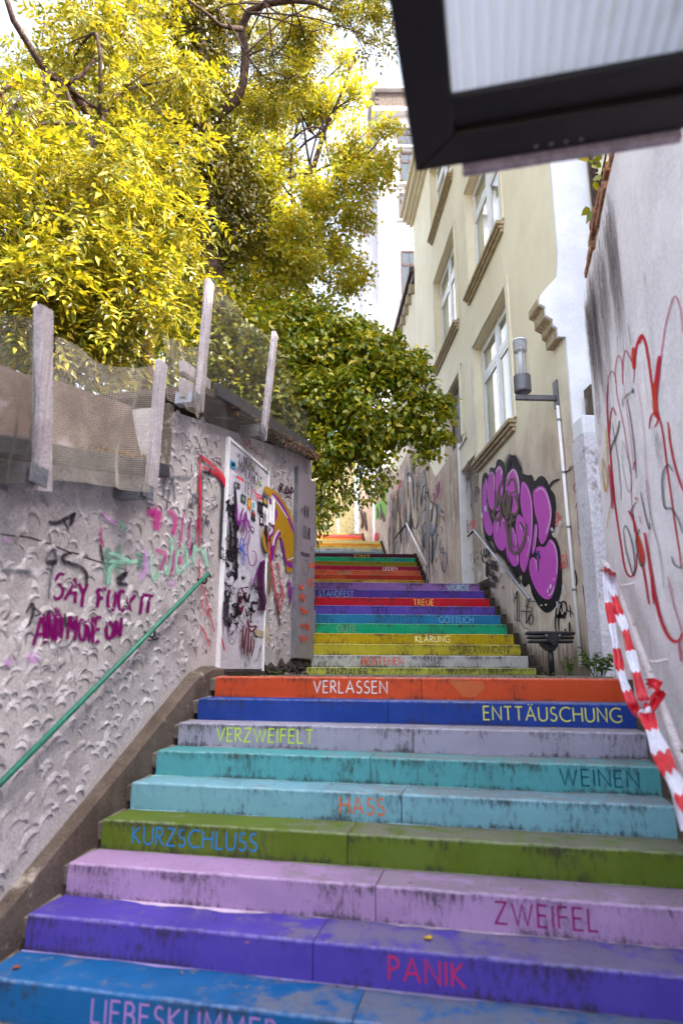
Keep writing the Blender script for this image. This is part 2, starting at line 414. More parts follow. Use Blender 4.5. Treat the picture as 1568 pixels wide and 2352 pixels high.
class Paint:
    """collects strokes and filled shapes lying on one wall, grouped by material"""
    def __init__(s, pl, base=.003, dz=.00018, k=1.3):
        s.k = k; s.pl = pl; s.off = base; s.dz = dz; s.parts = {}; s.mats = []; s.mb = MB(); s.mb.uv = []
    def _m(s, mat):
        if mat not in s.mats: s.mats.append(mat)
        s.mb.mi = s.mats.index(mat)
    pxk = None
    def px(s, p, off):
        q = s.pl.P(p.x, p.y, off); F = q.y * math.cos(PITCH) + q.z * math.sin(PITCH); U = -q.y * math.sin(PITCH) + q.z * math.cos(PITCH)
        a = q.x / F * FPX; b = -U / F * FPX
        return Vector((784 + _c * a - _s * b, 1176 + _s * a + _c * b))
    def uzline(s, P, wdt, mat, taper=.6):
        if s.pxk:                      # even brush width as seen square on to the stroke: the wall is met at a grazing angle
            wpx = s.pxk(wdt) if callable(s.pxk) else s.pxk * wdt
            s._m(mat); s.off += s.dz; n = len(P); vs = []; uv = []; Q = [s.px(p, s.off) for p in P]
            for i, p in enumerate(Q):
                t = Q[min(i + 1, n - 1)] - Q[max(i - 1, 0)]
                if t.length < 1e-6: t = Vector((1, 0))
                t.normalize(); q = Vector((-t.y, t.x)); k = i / (n - 1); ww = wpx * (1 - (1 - taper) * abs(2 * k - 1) ** 3) / 2
                o = s.off + k * s.dz * .8
                for sg in (1, -1):
                    u_, z_ = s.pl.uz(p.x + q.x * ww * sg, p.y + q.y * ww * sg, o); vs.append(s.pl.P(u_, z_, o))
                uv += [(k * 5, 0), (k * 5, 1)]
            s.mb.add(vs, [(2 * i, 2 * i + 1, 2 * i + 3, 2 * i + 2) for i in range(n - 1)]); s.mb.uv += uv
            return
        s._m(mat); s.off += s.dz; n = len(P); vs = []; uv = []
        for i, p in enumerate(P):
            t = P[min(i + 1, n - 1)] - P[max(i - 1, 0)]
            if t.length < 1e-6: t = Vector((1, 0))
            t.normalize(); q = Vector((-t.y, t.x)); k = i / (n - 1)
            ww = wdt * s.k * (1 - (1 - taper) * abs(2 * k - 1) ** 3) / 2
            o = s.off + k * s.dz * .8
            vs += [s.pl.P(p.x + q.x * ww, p.y + q.y * ww, o), s.pl.P(p.x - q.x * ww, p.y - q.y * ww, o)]
            uv += [(k * 5, 0), (k * 5, 1)]
        s.mb.add(vs, [(2 * i, 2 * i + 1, 2 * i + 3, 2 * i + 2) for i in range(n - 1)]); s.mb.uv += uv
    def line(s, px, wdt, mat, curve=True, taper=.6):
        P = [Vector(s.pl.uz(x, y)) for x, y in px]
        s.uzline(smooth(P) if curve else sum([[P[i].lerp(P[i + 1], k / 4) for k in range(4)] for i in range(len(P) - 1)], []) + [P[-1]], wdt, mat, taper)
    def fill(s, px, mat, curve=True):
        P = [Vector(s.pl.uz(x, y)) for x, y in px]; s.uzfill(P, mat, curve)
    def uzfill(s, P, mat, curve=True):
        s._m(mat); s.off += s.dz
        if curve: P = smooth(P, True, n=5)
        V3 = [s.pl.P(p.x, p.y, s.off) for p in P]
        s.mb.add(V3, [tuple(t) for t in tessellate_polygon([V3])]); s.mb.uv += [(.5, .5)] * len(V3)
    def text(s, word, px0, px1, h, wdt, mat, jitter=.1, slant=0, squeeze=1.0, rnd=None):
        """hand lettering from px0 to px1 (baseline pixels), h in metres"""
        rnd = rnd or random
        a = Vector(s.pl.uz(*px0)); b = Vector(s.pl.uz(*px1)); d = b - a; L = d.length; d.normalize()
        tot = sum(glyph_w(c) + .28 for c in word) or 1; k = L / tot; x = 0
        for ch in word:
            jy = rnd.uniform(-jitter, jitter) * h
            for st in glyph(ch):
                P = [a + d * ((x + px * 1.0) * k) + Vector((slant * py * h, py * h + jy)) + Vector((rnd.uniform(-1, 1), rnd.uniform(-1, 1))) * jitter * h * .25 for px, py in st]
                s.uzline(P if len(P) > 5 else sum([[P[i].lerp(P[i + 1], t / 3) for t in range(3)] for i in range(len(P) - 1)], []) + [P[-1]], wdt, mat, .8)
            x += glyph_w(ch) + .28
    def build(s, name, parent):
        if not s.mb.f: return None
        o = s.mb.build(name, s.mats, parent); s.mb = MB(); s.mb.uv = []; s.mats = []
        return o

# ------------------------------------------------------------------ capital letters as strokes (cap height 1)
def _arc(cx, cy, rx, ry, a0, a1, n=12):
    return [(cx + rx * math.cos(math.radians(a0 + (a1 - a0) * i / n)), cy + ry * math.sin(math.radians(a0 + (a1 - a0) * i / n))) for i in range(n + 1)]
GL = {
 'A': (.74, [[(0, 0), (.37, 1), (.74, 0)], [(.14, .36), (.60, .36)]]),
 'B': (.48, [[(0, 0), (0, 1), (.2, 1)] + _arc(.2, .765, .22, .235, 90, -90, 8) + [(0, .53)], [(0, .53), (.22, .53)] + _arc(.22, .265, .26, .265, 90, -90, 8) + [(0, 0)]]),
 'C': (.76, [_arc(.50, .5, .50, .51, 52, 308, 20)]),
 'D': (.74, [[(0, 0), (0, 1), (.24, 1)] + _arc(.24, .5, .5, .5, 90, -90, 14) + [(0, 0)]]),
 'E': (.46, [[(.45, 1), (0, 1), (0, 0), (.46, 0)], [(0, .53), (.41, .53)]]),
 'F': (.44, [[(.44, 1), (0, 1), (0, 0)], [(0, .53), (.40, .53)]]),
 'G': (.80, [_arc(.50, .5, .50, .51, 52, 312, 20) + [(.83, .10), (.83, .43)], [(.56, .43), (.83, .43)]]),
 'H': (.66, [[(0, 0), (0, 1)], [(.66, 0), (.66, 1)], [(0, .53), (.66, .53)]]),
 'I': (.02, [[(.01, 0), (.01, 1)]]),
 'J': (.3, [[(.25, 1), (.25, .1), (.05, -.05)]]),
 'K': (.56, [[(0, 0), (0, 1)], [(.50, 1), (.02, .53), (.58, 0)]]),
 'L': (.42, [[(0, 1), (0, 0), (.44, 0)]]),
 'M': (.82, [[(0, 0), (.08, 1), (.41, .28), (.74, 1), (.82, 0)]]),
 'N': (.66, [[(0, 0), (0, 1), (.66, .02), (.66, 1)]]),
 'O': (.96, [_arc(.48, .5, .49, .51, 90, 450, 26)]),
 'P': (.44, [[(0, 0), (0, 1), (.18, 1)] + _arc(.18, .74, .26, .26, 90, -90, 8) + [(0, .48)]]),
 'R': (.50, [[(0, 0), (0, 1), (.18, 1)] + _arc(.18, .75, .25, .25, 90, -90, 8) + [(0, .5)], [(.16, .5), (.52, 0)]]),
 'S': (.46, [_arc(.24, .75, .20, .25, 40, 250, 10) + _arc(.22, .26, .24, .26, 65, -150, 12)]),
 'T': (.58, [[(0, 1), (.58, 1)], [(.29, 1), (.29, 0)]]),
 'U': (.64, [[(0, 1), (0, .34)] + _arc(.32, .32, .32, .33, 180, 360, 12) + [(.64, 1)]]),
 'V': (.66, [[(0, 1), (.33, 0), (.66, 1)]]),
 'W': (1.02, [[(0, 1), (.27, 0), (.51, .95), (.75, 0), (1.02, 1)]]),
 'X': (.6, [[(0, 0), (.6, 1)], [(.6, 0), (0, 1)]]),
 'Y': (.6, [[(0, 1), (.3, .5), (.6, 1)], [(.3, .5), (.3, 0)]]),
 'Z': (.58, [[(0, 1), (.56, 1), (0, 0), (.60, 0)]]),
 '3': (.4, [_arc(.18, .74, .2, .24, 130, -70, 8) + _arc(.2, .27, .22, .27, 70, -140, 9)]),
 '#': (.5, [[(.15, .1), (.2, .9)], [(.35, .1), (.4, .9)], [(0, .35), (.5, .35)], [(0, .65), (.5, .65)]]),
 ' ': (.25, []), '-': (.3, [[(0, .5), (.3, .5)]]), '!': (.05, [[(0, 1), (0, .3)], [(0, .1), (0, 0)]]), '/': (.3, [[(0, 0), (.3, 1)]]),
}
_um = {'Ä': ('A', (.24, .50)), 'Ö': ('O', (.33, .63)), 'Ü': ('U', (.18, .46))}
def glyph(c):
    if c in _um:
        b, (x1, x2) = _um[c]; return GL[b][1] + [[(x1, 1.13), (x1, 1.23)], [(x2, 1.13), (x2, 1.23)]]
    return GL[c][1]
def glyph_w(c): return GL[_um[c][0] if c in _um else c][0]

def ribbon_poly(P, w):
    """mitred flat ribbon through 2-D points"""
    n = len(P); out = []
    for i in range(n):
        p = Vector(P[i]); a = Vector(P[max(i - 1, 0)]); b = Vector(P[min(i + 1, n - 1)])
        d1 = (p - a).normalized() if i > 0 else (b - p).normalized(); d2 = (b - p).normalized() if i < n - 1 else d1
        q = Vector((-d1.y, d1.x)) + Vector((-d2.y, d2.x))
        if q.length < .3: q = Vector((-d1.y, d1.x)) * 2
        q.normalize(); c = max(.45, q.dot(Vector((-d1.y, d1.x))))
        out.append((p + q * (w / 2 / c), p - q * (w / 2 / c)))
    return out
# ================================================================== SETTING
RISE = .165
g = MB().box((0, 150, -1.60), (900, 900, .1)); tag(g.build('ground', M['paving']), kind='structure')
g = MB(); g.box((0, 90, 7.38), (160, 107, .16)); tag(g.build('upper_street', M['paving']), kind='structure')

# ------------------------------------------------------------------ painted stairs
def step_local(org, ex, ny, x, y, plane_y=0.0):
    """pixel on the riser plane -> local x"""
    o = Vector(org); r = ray(x, y); t = o.dot(ny) / r.dot(ny); p = r * t
    return (p - o).dot(ex), p.z - o.z

def block_mesh(name, x0, x1, depth, rise, mat, seed, sink=.01):
    rnd = np.random.default_rng(seed); rr = .011
    prof = [(depth, 0), (.10, 0), (rr, 0), (rr * .3, -rr * .3), (0, -rr), (-.001, -rise * .5), (0, -rise - sink), (depth, -rise - sink)]
    n = max(2, int((x1 - x0) / .055)); xs = np.linspace(x0, x1, n + 1); np_ = len(prof)
    jy = np.convolve(rnd.normal(0, 1, n + 5), [.25, .5, .25], 'valid')[:n + 1] * .0022
    jz = np.convolve(rnd.normal(0, 1, n + 5), [.25, .5, .25], 'valid')[:n + 1] * .0022
    chip = np.where(rnd.random(n + 1) < .05, rnd.uniform(.002, .007, n + 1), 0)
    vs = []
    for i, x in enumerate(xs):
        ex = 0 if 0 < i < n else .004
        for k, (y, z) in enumerate(prof):
            yy, zz = y, z
            if k in (2, 3, 4): yy += jy[i] + chip[i] + ex; zz += (jz[i] - chip[i] if k != 4 else 0) - ex * .5
            if k == 1: zz += jz[i] * .5
            vs.append((x, yy, zz))
    fs = []
    for i in range(n):
        for k in range(np_):
            k2 = (k + 1) % np_; fs.append((i * np_ + k, (i + 1) * np_ + k, (i + 1) * np_ + k2, i * np_ + k2))
    fs += [tuple(range(np_)), tuple(n * np_ + k for k in reversed(range(np_)))]
    mb = MB(); mb.add(vs, fs); return mb

def letters(word, x0, x1, z0, h, wdt):
    tot = sum(glyph_w(c) for c in word) + .27 * (len(word) - 1); k = (x1 - x0) / tot; x = x0; mb = MB()
    lay = 0
    for ch in word:
        for st in glyph(ch):
            P = ribbon_poly([(x + px * k, z0 + py * h) for px, py in st], wdt); lay += 1
            y = -.0028 - (lay % 5) * .00025
            vs = [(a.x, y, a.y) for a, b in P] + [(b.x, y, b.y) for a, b in P]; n = len(P)
            mb.add(vs, [(i, i + 1, n + i + 1, n + i) for i in range(n - 1)])
        x += (glyph_w(ch) + .27) * k
    return mb

def edge_strip(L, y, seed, w=.014):
    rnd = np.random.default_rng(seed); n = int(L / .05); mb = MB(); a = []; b = []
    q = np.convolve(rnd.normal(0, 1, n + 9), np.ones(5) / 5, 'valid')[:n + 1]
    for i in range(n + 1):
        x = L * i / n; ww = max(.001, w * (.55 + q[i] * 1.5)); a.append((x, y - ww, .0025)); b.append((x, y + .004, .0025))
    mb.add(a + b, [(i, i + 1, n + i + 2, n + 1 + i) for i in range(n)]); return mb

def flight(label, name_group, steps, front, ex, ny, length_fn, z_fn, run, depth_extra=.03, rot=0, left_fn=None, rises=None, hidden=0):
    """steps: list of (colour, word or None, colour of word, px x0, px x1, joint px x or None, dirt)"""
    root = empty('staircase', label, 'staircase', loc=front(0))
    out = []
    for k, st in enumerate(steps):
        col, word, wc, wx0, wx1, jx, dirt, cname = st
        org = Vector(front(k)); L = length_fn(k); rise = rises[k] if rises else RISE
        e = empty('step', f'{cname} step' + (f' reading {word}' if word else ''), parent=root)
        e.location = org - root.location; e.rotation_euler = (0, 0, rot)
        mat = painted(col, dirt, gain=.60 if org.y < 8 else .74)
        js = [0, L]
        if jx:
            ypx = 1176
            lx = None
            # joint pixel -> local x along this step's front edge
            o = org; r0 = None
            lo, hi = 0.0, L
            for _ in range(30):
                mid = (lo + hi) / 2; p = o + ex * mid; F = p.y * math.cos(PITCH) + p.z * math.sin(PITCH)
                if 784 + FPX * p.x / F < jx: lo = mid
                else: hi = mid
            js = [0, lo, L]
        for i in range(len(js) - 1):
            a = js[i] + (.0025 if i else 0); b = js[i + 1] - (.0025 if i < len(js) - 2 else 0)
            block_mesh('block', a, b, run + depth_extra, rise, mat, k * 7 + i + int(abs(org.y) * 10)).build('block', mat, e)
        if word:
            o = org
            def lx(px):
                lo, hi = -1.0, L + 1
                for _ in range(40):
                    mid = (lo + hi) / 2; p = o + ex * mid + Vector((0, 0, -.08)); F = p.y * math.cos(PITCH) + p.z * math.sin(PITCH)
                    if 784 + FPX * p.x / F < px: lo = mid
                    else: hi = mid
                return lo
            a, b = lx(wx0), lx(wx1); h = .092
            top = -.030 if rise > .12 else -.012
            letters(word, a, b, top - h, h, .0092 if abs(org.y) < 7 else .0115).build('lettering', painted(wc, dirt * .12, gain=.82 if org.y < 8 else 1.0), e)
        out.append((e, L))
    return root, out

# --- lower flight, nearest the camera (k = 0 at the top)
LOW0 = Vector((-1.0597, 5.7412, -.0607)); LRUN = .2961; LW = 3.237
lower = [
 ((236, 92, 44), 'VERLASSEN', (236, 230, 226), 722, 890, 968, .25, 'orange'),
 ((36, 74, 168), 'ENTTÄUSCHUNG', (222, 226, 110), 1112, 1427, 892, .35, 'royal blue'),
 ((184, 180, 202), 'VERZWEIFELT', (206, 240, 50), 500, 720, 950, .55, 'lilac grey'),
 ((98, 184, 190), 'WEINEN', (0, 84, 108), 1288, 1468, 852, .5, 'turquoise'),
 ((140, 200, 218), 'HASS', (232, 116, 52), 783, 884, 924, .6, 'pale cyan'),
 ((108, 132, 36), 'KURZSCHLUSS', (44, 132, 196), 308, 592, 800, .75, 'olive green'),
 ((202, 164, 216), 'ZWEIFEL', (150, 18, 110), 1140, 1374, 865, .5, 'pink lilac'),
 ((96, 78, 196), 'PANIK', (206, 44, 96), 897, 1070, 722, .5, 'violet'),
 ((18, 112, 184), 'LIEBESKUMMER', (176, 134, 206), 216, 640, 812, .45, 'bright blue'),
]
def lfront(k): return LOW0 - N1 * (LRUN * k) - E1 * (.0097 * k) - Vector((0, 0, RISE * k))
lowroot, lowsteps = flight('nearest painted flight, from orange VERLASSEN down to the bright blue step at the camera', None,
    lower, lfront, E1, N1, lambda k: LW + .0071 * k, None, LRUN, rot=-PSI)
# the step colour carried a little onto the tread below, as an uneven line of paint at the foot of each riser
for k in range(1, 9):
    e, L = lowsteps[k]
    c = lower[k - 1][0]; c2 = tuple(min(255, int(v * .55 + 118)) for v in c)
    edge_strip(L, LRUN, 40 + k, .026 if k in (7, 4, 3, 2) else .014).build('paint_edge', painted(c2, .1, gain=.8), e)
# peeled patch of older orange paint on the top riser
def peel():
    e, L = lowsteps[0]; o = Vector(lfront(0)); mb = MB(); P = []
    for x, y in [(1028, 1562), (1062, 1563), (1108, 1566), (1113, 1578), (1108, 1588), (1100, 1592), (1094, 1600), (1078, 1603), (1062, 1600), (1052, 1588), (1040, 1576)]:
        lx, lz = step_local(o, E1, N1, x, y); P.append((lx, .0, lz))
    v = [(p[0], -.0022, p[2]) for p in P]; mb.prism(v, (0, .006, 0)); mb.build('peeled_patch', painted((240, 126, 74), .15), e)
peel()
# solid body beneath and the landing at the top
mb = MB()
for k in range(0, 9):
    c = lfront(k) + E1 * (LW / 2) + N1 * (LRUN / 2 + .10)
    mb.box(c - Vector((0, 0, RISE + .9)), (LW - .02, LRUN, 1.6 if k < 5 else .9), (E1, N1, Vector((0, 0, 1))))
mb.build('stair_core', M['concrete'], lowroot).matrix_parent_inverse = Matrix.Translation(-lowroot.location)
# raking stringer on the left and its mortar fills
def WLs(u, z, o): return WL.P(u, z, o)
mb = MB()
nz = lambda u: -.06 + .5573 * min(u, 0)
prof = [(-3.3, nz(-3.3) + .12), (-.26, nz(-.26) + .13), (.02, .015), (.30, -.015), (.30, -.6), (-3.3, -3.0)]
n = 60; vs = []
us = [-3.3 + 3.6 * i / n for i in range(n + 1)]
def ztop(u):
    return nz(u) + .125 if u < -.2 else (nz(-.2) + .125 + (u + .2) / .22 * .05 if u < .02 else .015)
rn = np.random.default_rng(3); jit = np.convolve(rn.normal(0, 1, n + 5), np.ones(5) / 5, 'valid') * .006
for i, u in enumerate(us):
    j = float(jit[i]); z = ztop(u)
    for o, zz in ((.002, z + .012), (.030, z + .006 + j), (.085, z - .002 + j), (.108, z - .018 + j), (.112, z - .1), (.118, z - .9)):
        vs.append(WLs(u, zz, o * (1 - .46 * min(1.0, max(0.0, -u / 2.4)))))
mb.add(vs, [(i * 6 + k, (i + 1) * 6 + k, (i + 1) * 6 + k + 1, i * 6 + k + 1) for i in range(n) for k in range(5)] + [tuple((n * 6) + k for k in range(6))])
pi_ = Matrix.Translation(-lowroot.location)
def relp(o, root=None):
    o.matrix_parent_inverse = Matrix.Translation(-(root or lowroot).location); return o
relp(mb.build('stringer', M['concrete'], lowroot))
mb = MB()
rn = random.Random(5)
for k in range(0, 9):
    o = lfront(k)
    a = o + N1 * (LRUN * .5) - E1 * .027
    mb.box(a + Vector((0, 0, -.055)), (.052, LRUN - .012, .10), (E1, (N1 + Vector((0, 0, .10))).normalized(), (Vector((0, 0, 1)) - N1 * .10).normalized()))
relp(mb.build('mortar_fill', M['concrete_light'], lowroot, bevel=.006))
mb = MB()
for k in range(0, 9):
    o = lfront(k) + E1 * (LW + .0071 * k + .028)
    mb.box(o + N1 * .16 + Vector((0, 0, -.24 + (.01 if k % 2 else 0))), (.055, .32, .47), (E1, N1, Vector((0, 0, 1))))
relp(mb.build('side_kerb', M['concrete'], lowroot, bevel=.006))

# --- landing between the lower flight and the second
def world_poly(name, pts, z, th, mat, **kw):
    mb = MB(); mb.prism([Vector((x, y, z)) for x, y in pts], (0, 0, -th)); o = mb.build(name, mat); tag(o, kind='structure'); return o
a = LOW0 + N1 * (LRUN + .0); b = a + E1 * (LW + .06)
world_poly('landing', [(a.x - .17, a.y + .04), (b.x, b.y), (2.9, 6.9), (2.95, 9.35), (-.7, 9.35), (-.95, 7)], -.064, .5, M['paving'])

# --- upper flights
FR = [dict(y=9.127, x=2.628, z=.027, run=.298), ]
def wline(Y): return 2.628 - .0545 * (Y - 9.127)
SL = 3.3
def mkfront(Y0, z0, run):
    def f(k):
        Y = Y0 + run * k; R_ = Vector((wline(Y), Y, z0 + RISE * k)); return R_ - E2 * SL
    return f
f2 = [
 ((186, 192, 76), 'AUSDAUER', (24, 32, 64), 749, 845, 985, .95, 'lime yellow'),
 ((192, 192, 192), 'BEISTEHEN', (206, 74, 36), 833, 927, None, .85, 'white'),
 ((188, 176, 44), 'ÜBERWINDEN', (70, 66, 34), 1056, 1168, 948, .8, 'dull yellow'),
 ((194, 168, 8), 'KLÄRUNG', (236, 232, 170), 955, 1033, 908, .8, 'golden yellow'),
 ((14, 168, 122), 'GÜTE', (120, 150, 126), 775, 818, 930, .7, 'emerald green'),
 ((38, 126, 176), 'GÖTTLICH', (110, 170, 212), 1009, 1087, 905, .7, 'mid blue'),
 ((100, 78, 178), 'TIEFE', (44, 30, 62), 854, 893, 930, .6, 'purple'),
 ((206, 22, 44), 'TREUE', (236, 196, 92), 950, 996, 897, .55, 'crimson red'),
 ((86, 62, 162), 'STANDFEST', (122, 164, 206), 733, 812, 918, .6, 'indigo'),
 ((160, 116, 186), 'WÜRDE', (150, 216, 196), 1027, 1078, 885, .8, 'mauve'),
]
def upper(label, steps, Y0, z0, run, r0=RISE):
    fr = mkfront(Y0, z0, run)
    rises = [r0] + [RISE] * (len(steps) - 1)
    root, st = flight(label, None, steps, fr, E2, N2, lambda k: SL, None, run, rot=PHI, rises=rises)
    # stepped kerb at the right-hand ends
    mb = MB()
    for k in range(len(steps)):
        o = fr(k) + E2 * (SL + .055)
        mb.box(o + N2 * (run * .5 + .03) + Vector((0, 0, -.30 + .012)), (.095, run + .02, .62), (E2, N2, Vector((0, 0, 1))))
    o = mb.build('side_kerb', M['moss_kerb'], root, bevel=.008); relp(o, root)
    mb = MB()
    for k in range(len(steps)):
        o = fr(k) + E2 * (SL / 2) + N2 * (run / 2 + .08)
        mb.box(o - Vector((0, 0, RISE + .42)), (SL - .02, run, .8), (E2, N2, Vector((0, 0, 1))))
    o = mb.build('stair_core', M['concrete'], root); relp(o, root)
    return fr
fr2 = upper('second painted flight above the landing, from lime AUSDAUER up to mauve WÜRDE', f2, 9.127, .027, .298, .10)
hid = lambda c, n='hidden': (c, None, None, 0, 0, None, .5, n)
f3 = [hid((120, 90, 160), 'plum'), hid((60, 120, 160), 'steel blue'), hid((180, 60, 60), 'brick red'), hid((200, 160, 60), 'sand'),
 ((194, 150, 46), 'MISSBRAUCH', (228, 190, 110), 833, 890, 820, .7, 'ochre'),
 ((194, 56, 40), 'SCHWEIGEN', (206, 120, 60), 735, 792, None, .6, 'brick orange'),
 ((228, 112, 70), 'WAHN', (150, 178, 140), 777, 807, 815, .6, 'salmon orange'),
 ((176, 26, 68), 'LEIDEN', (238, 232, 232), 880, 912, 835, .5, 'raspberry'),
 ((138, 134, 12), 'RACHE', (188, 120, 50), 722, 753, 812, .6, 'olive yellow'),
 ((30, 164, 118), 'TRÄNEN', (34, 108, 148), 899, 934, 831, .5, 'sea green'),
 ((84, 14, 52), 'SCHULD', (224, 168, 66), 813, 849, None, .5, 'dark plum')]
fr3 = upper('third painted flight, ochre MISSBRAUCH up to dark plum SCHULD, beyond the mauve step', f3, 17.251 - 4 * .278, 2.292 - 4 * RISE, .278, .12)
f4 = [hid((150, 150, 90), 'khaki'), hid((90, 130, 160), 'slate blue'), hid((180, 120, 120), 'rose'), hid((130, 170, 120), 'sage'), hid((200, 180, 120), 'straw'), hid((120, 110, 170), 'lavender'), hid((160, 90, 90), 'rust'), hid((120, 150, 150), 'grey green'),
 ((170, 170, 174), 'VERTRAUEN', (216, 206, 120), 813, 852, 788, .6, 'pale grey'),
 ((220, 194, 104), 'TZEN', (72, 60, 44), 733, 751, 773, .6, 'straw yellow'),
 ((228, 150, 30), 'HOFFNUNG', (226, 120, 60), 793, 831, None, .35, 'amber'),
 ((224, 208, 130), 'N', (196, 206, 160), 741, 745, 768, .5, 'cream yellow')]
fr4 = upper('fourth flight of steps, pale grey VERTRAUEN and amber HOFFNUNG, behind the dark plum step', f4, 26.434 - 8 * .292, 4.782 - 8 * RISE, .292, .15)
f5 = [hid((180, 160, 110), 'buff'), hid((120, 150, 170), 'smoke blue'), hid((190, 110, 90), 'terracotta'), hid((140, 160, 110), 'moss'), hid((200, 170, 150), 'peach'), hid((130, 120, 160), 'heather'), hid((170, 150, 90), 'mustard'), hid((110, 150, 140), 'jade'), hid((190, 90, 90), 'coral'), hid((150, 150, 150), 'mid grey'),
 ((226, 152, 50), None, None, 0, 0, None, .4, 'apricot'),
 ((222, 88, 40), 'EN', (232, 160, 110), 733, 742, None, .3, 'bright orange'),
 ((228, 112, 124), None, None, 0, 0, None, .3, 'rose pink'),
 ((226, 208, 110), 'MUT', (160, 160, 110), 746, 760, None, .4, 'pale yellow')]
fr5 = upper('farthest flight of steps, rose pink and pale yellow, in front of the yellow boarded house', f5, 35.948 - 11 * .295, 7.192 - 11 * RISE, .295, .15)
def up_landing(Y0, Y1, z):
    world_poly('landing', [(wline(Y0) - SL, Y0), (wline(Y0) + .25, Y0), (wline(Y1) + .25, Y1), (wline(Y1) - SL, Y1)], z, .5, M['paving'])
up_landing(9.127 + 9 * .298 + .32, 17.251 - 4 * .278 + .1, .027 + 9 * RISE - .006)
up_landing(17.251 + 6 * .278 + .3, 26.434 - 8 * .292 + .1, 2.292 + 6 * RISE - .006)
up_landing(26.434 + 3 * .292 + .31, 35.948 - 11 * .295 + .1, 4.782 + 3 * RISE - .006)
up_landing(35.948 + 2 * .295 + .31, 38.5, 7.192 + 2 * RISE - .006)

# ------------------------------------------------------------------ hillside on the left
def stairz(Y):
    xs = [-50, 2, 3.2, 5.7, 9.1, 11.8, 16.1, 18.9, 24.1, 27.3, 32.7, 36.6, 60, 400]
    zs = [-1.55, -1.55, -1.5, -.06, -.06, 1.5, 1.5, 3.3, 3.3, 5.3, 5.3, 7.5, 7.5, 7.5]
    return np.interp(Y, xs, zs)
nx, ny = 46, 70; mb = MB(); vs = []
X = np.linspace(0, 1, nx) ** 1.6; rn = np.random.default_rng(4)
for j in range(ny):
    Y = 9.4 + 34 * (j / (ny - 1)); xe = wline(Y) - SL - .12
    for i in range(nx):
        x = xe - X[i] * 40; z = float(stairz(Y)) - .15 + min(1.0, X[i] * 18) * .9 + X[i] * 6 + rn.normal(0, .06)
        vs.append((x, Y, z))
mb.add(vs, [(j * nx + i, j * nx + i + 1, (j + 1) * nx + i + 1, (j + 1) * nx + i) for j in range(ny - 1) for i in range(nx - 1)])
tag(mb.build('hillside', M['soil'], smooth=True), kind='structure')
mb = MB(); vs = []
for j in range(40):
    Y = -4 + 13.6 * (j / 39); 
    for i in range(30):
        o = -.9 - (i / 29) ** 1.5 * 40; u = (Y - 5.77) / .975
        zt = 1.0 if u < -.9 else 2.0
        p = WL.P(u, 0, o); z = .4 + .05 * (Y + 4) + (i / 29) * 5 + float(rn.normal(0, .05))
        vs.append((p.x, p.y, z))
mb.add(vs, [(j * 30 + i, j * 30 + i + 1, (j + 1) * 30 + i + 1, (j + 1) * 30 + i) for j in range(39) for i in range(29)])
tag(mb.build('garden_bank', M['soil'], smooth=True), kind='structure')

# ================================================================== LEFT SHED WALL
shed = empty('rendered_outbuilding', 'grey trowelled outbuilding wall beside the steps, covered in graffiti, with a stickered door', 'outbuilding', loc=WL.P(-1, -1))
def sh(o): return relp(o, shed)
gz = lambda u: 1.415 + .219 * (u + 1.1)
pts = [(-7, -3.2), (3.5, -3.2), (3.5, 2.98), (2.84, 2.85), (-.2, 2.18), (-.97, 2.0), (-.97, 1.44), (-7, gz(-7) + .02)]
mb = MB(); mb.prism([WL.P(u, z, 0) for u, z in pts], WL.n * -.30); sh(mb.build('wall', M['render_grey'], shed))
# end return and back so that it stands as a building
mb = MB(); mb.wbox(WL, 3.2, 3.5, -.1, 2.75, -2.4, -.3); sh(mb.build('end_wall', M['render_grey'], shed))
# trowelled arcs pressed in the render
def arcs():
    mb = MB(); rn = random.Random(9)
    rows = []
    z = -1.75
    while z < 2.8:
        u = -3.4 + rn.uniform(0, .1)
        while u < 3.45:
            zz = z + rn.uniform(-.07, .07); uu = u + rn.uniform(-.05, .05)
            top = (2.0 + (uu + .97) * .223 if uu > -.95 else gz(uu) - .04)
            bot = nz(uu) + .16 if uu < .2 else .12
            if bot < zz < top - .06 and not (.22 < uu < 1.72 and zz < 2.36) and not (uu > 2.55 and zz > .05) and rn.random() < .88 + .2 * math.sin(uu * 2.3 + zz * 3.1):
                rows.append((uu, zz))
            u += rn.uniform(.07, .15)
        z += rn.uniform(.055, .095)
    for (u, z) in rows:
        R = rn.uniform(.034, .078); tilt = rn.gauss(0, 32); sp = rn.uniform(95, 178); n = 8; a0 = 90 + tilt + sp / 2; a1 = 90 + tilt - sp / 2
        hgt = rn.uniform(.005, .013); vs = []; wd = rn.uniform(.007, .015); asp = rn.uniform(.75, 1.4)
        for i in range(n + 1):
            a = math.radians(a0 + (a1 - a0) * i / n); k = math.sin(PI * i / n) ** .6 + .02
            ca, sa = math.cos(a), math.sin(a) * asp
            for rr, hh in ((R - wd * .9 * k, -.001), (R - .001, hgt * k), (R + wd * .15, hgt * .95 * k), (R + wd * 2.6 * k, -.001)):
                vs.append(WL.P(u + rr * ca, z + rr * sa, hh))
        mb.add(vs, [(i * 4 + k, (i + 1) * 4 + k, (i + 1) * 4 + k + 1, i * 4 + k + 1) for i in range(n) for k in range(3)])
    o = mb.build('trowel_ridges', M['trowel'], shed, smooth=False); sh(o); tag(o, kind='stuff')
arcs()
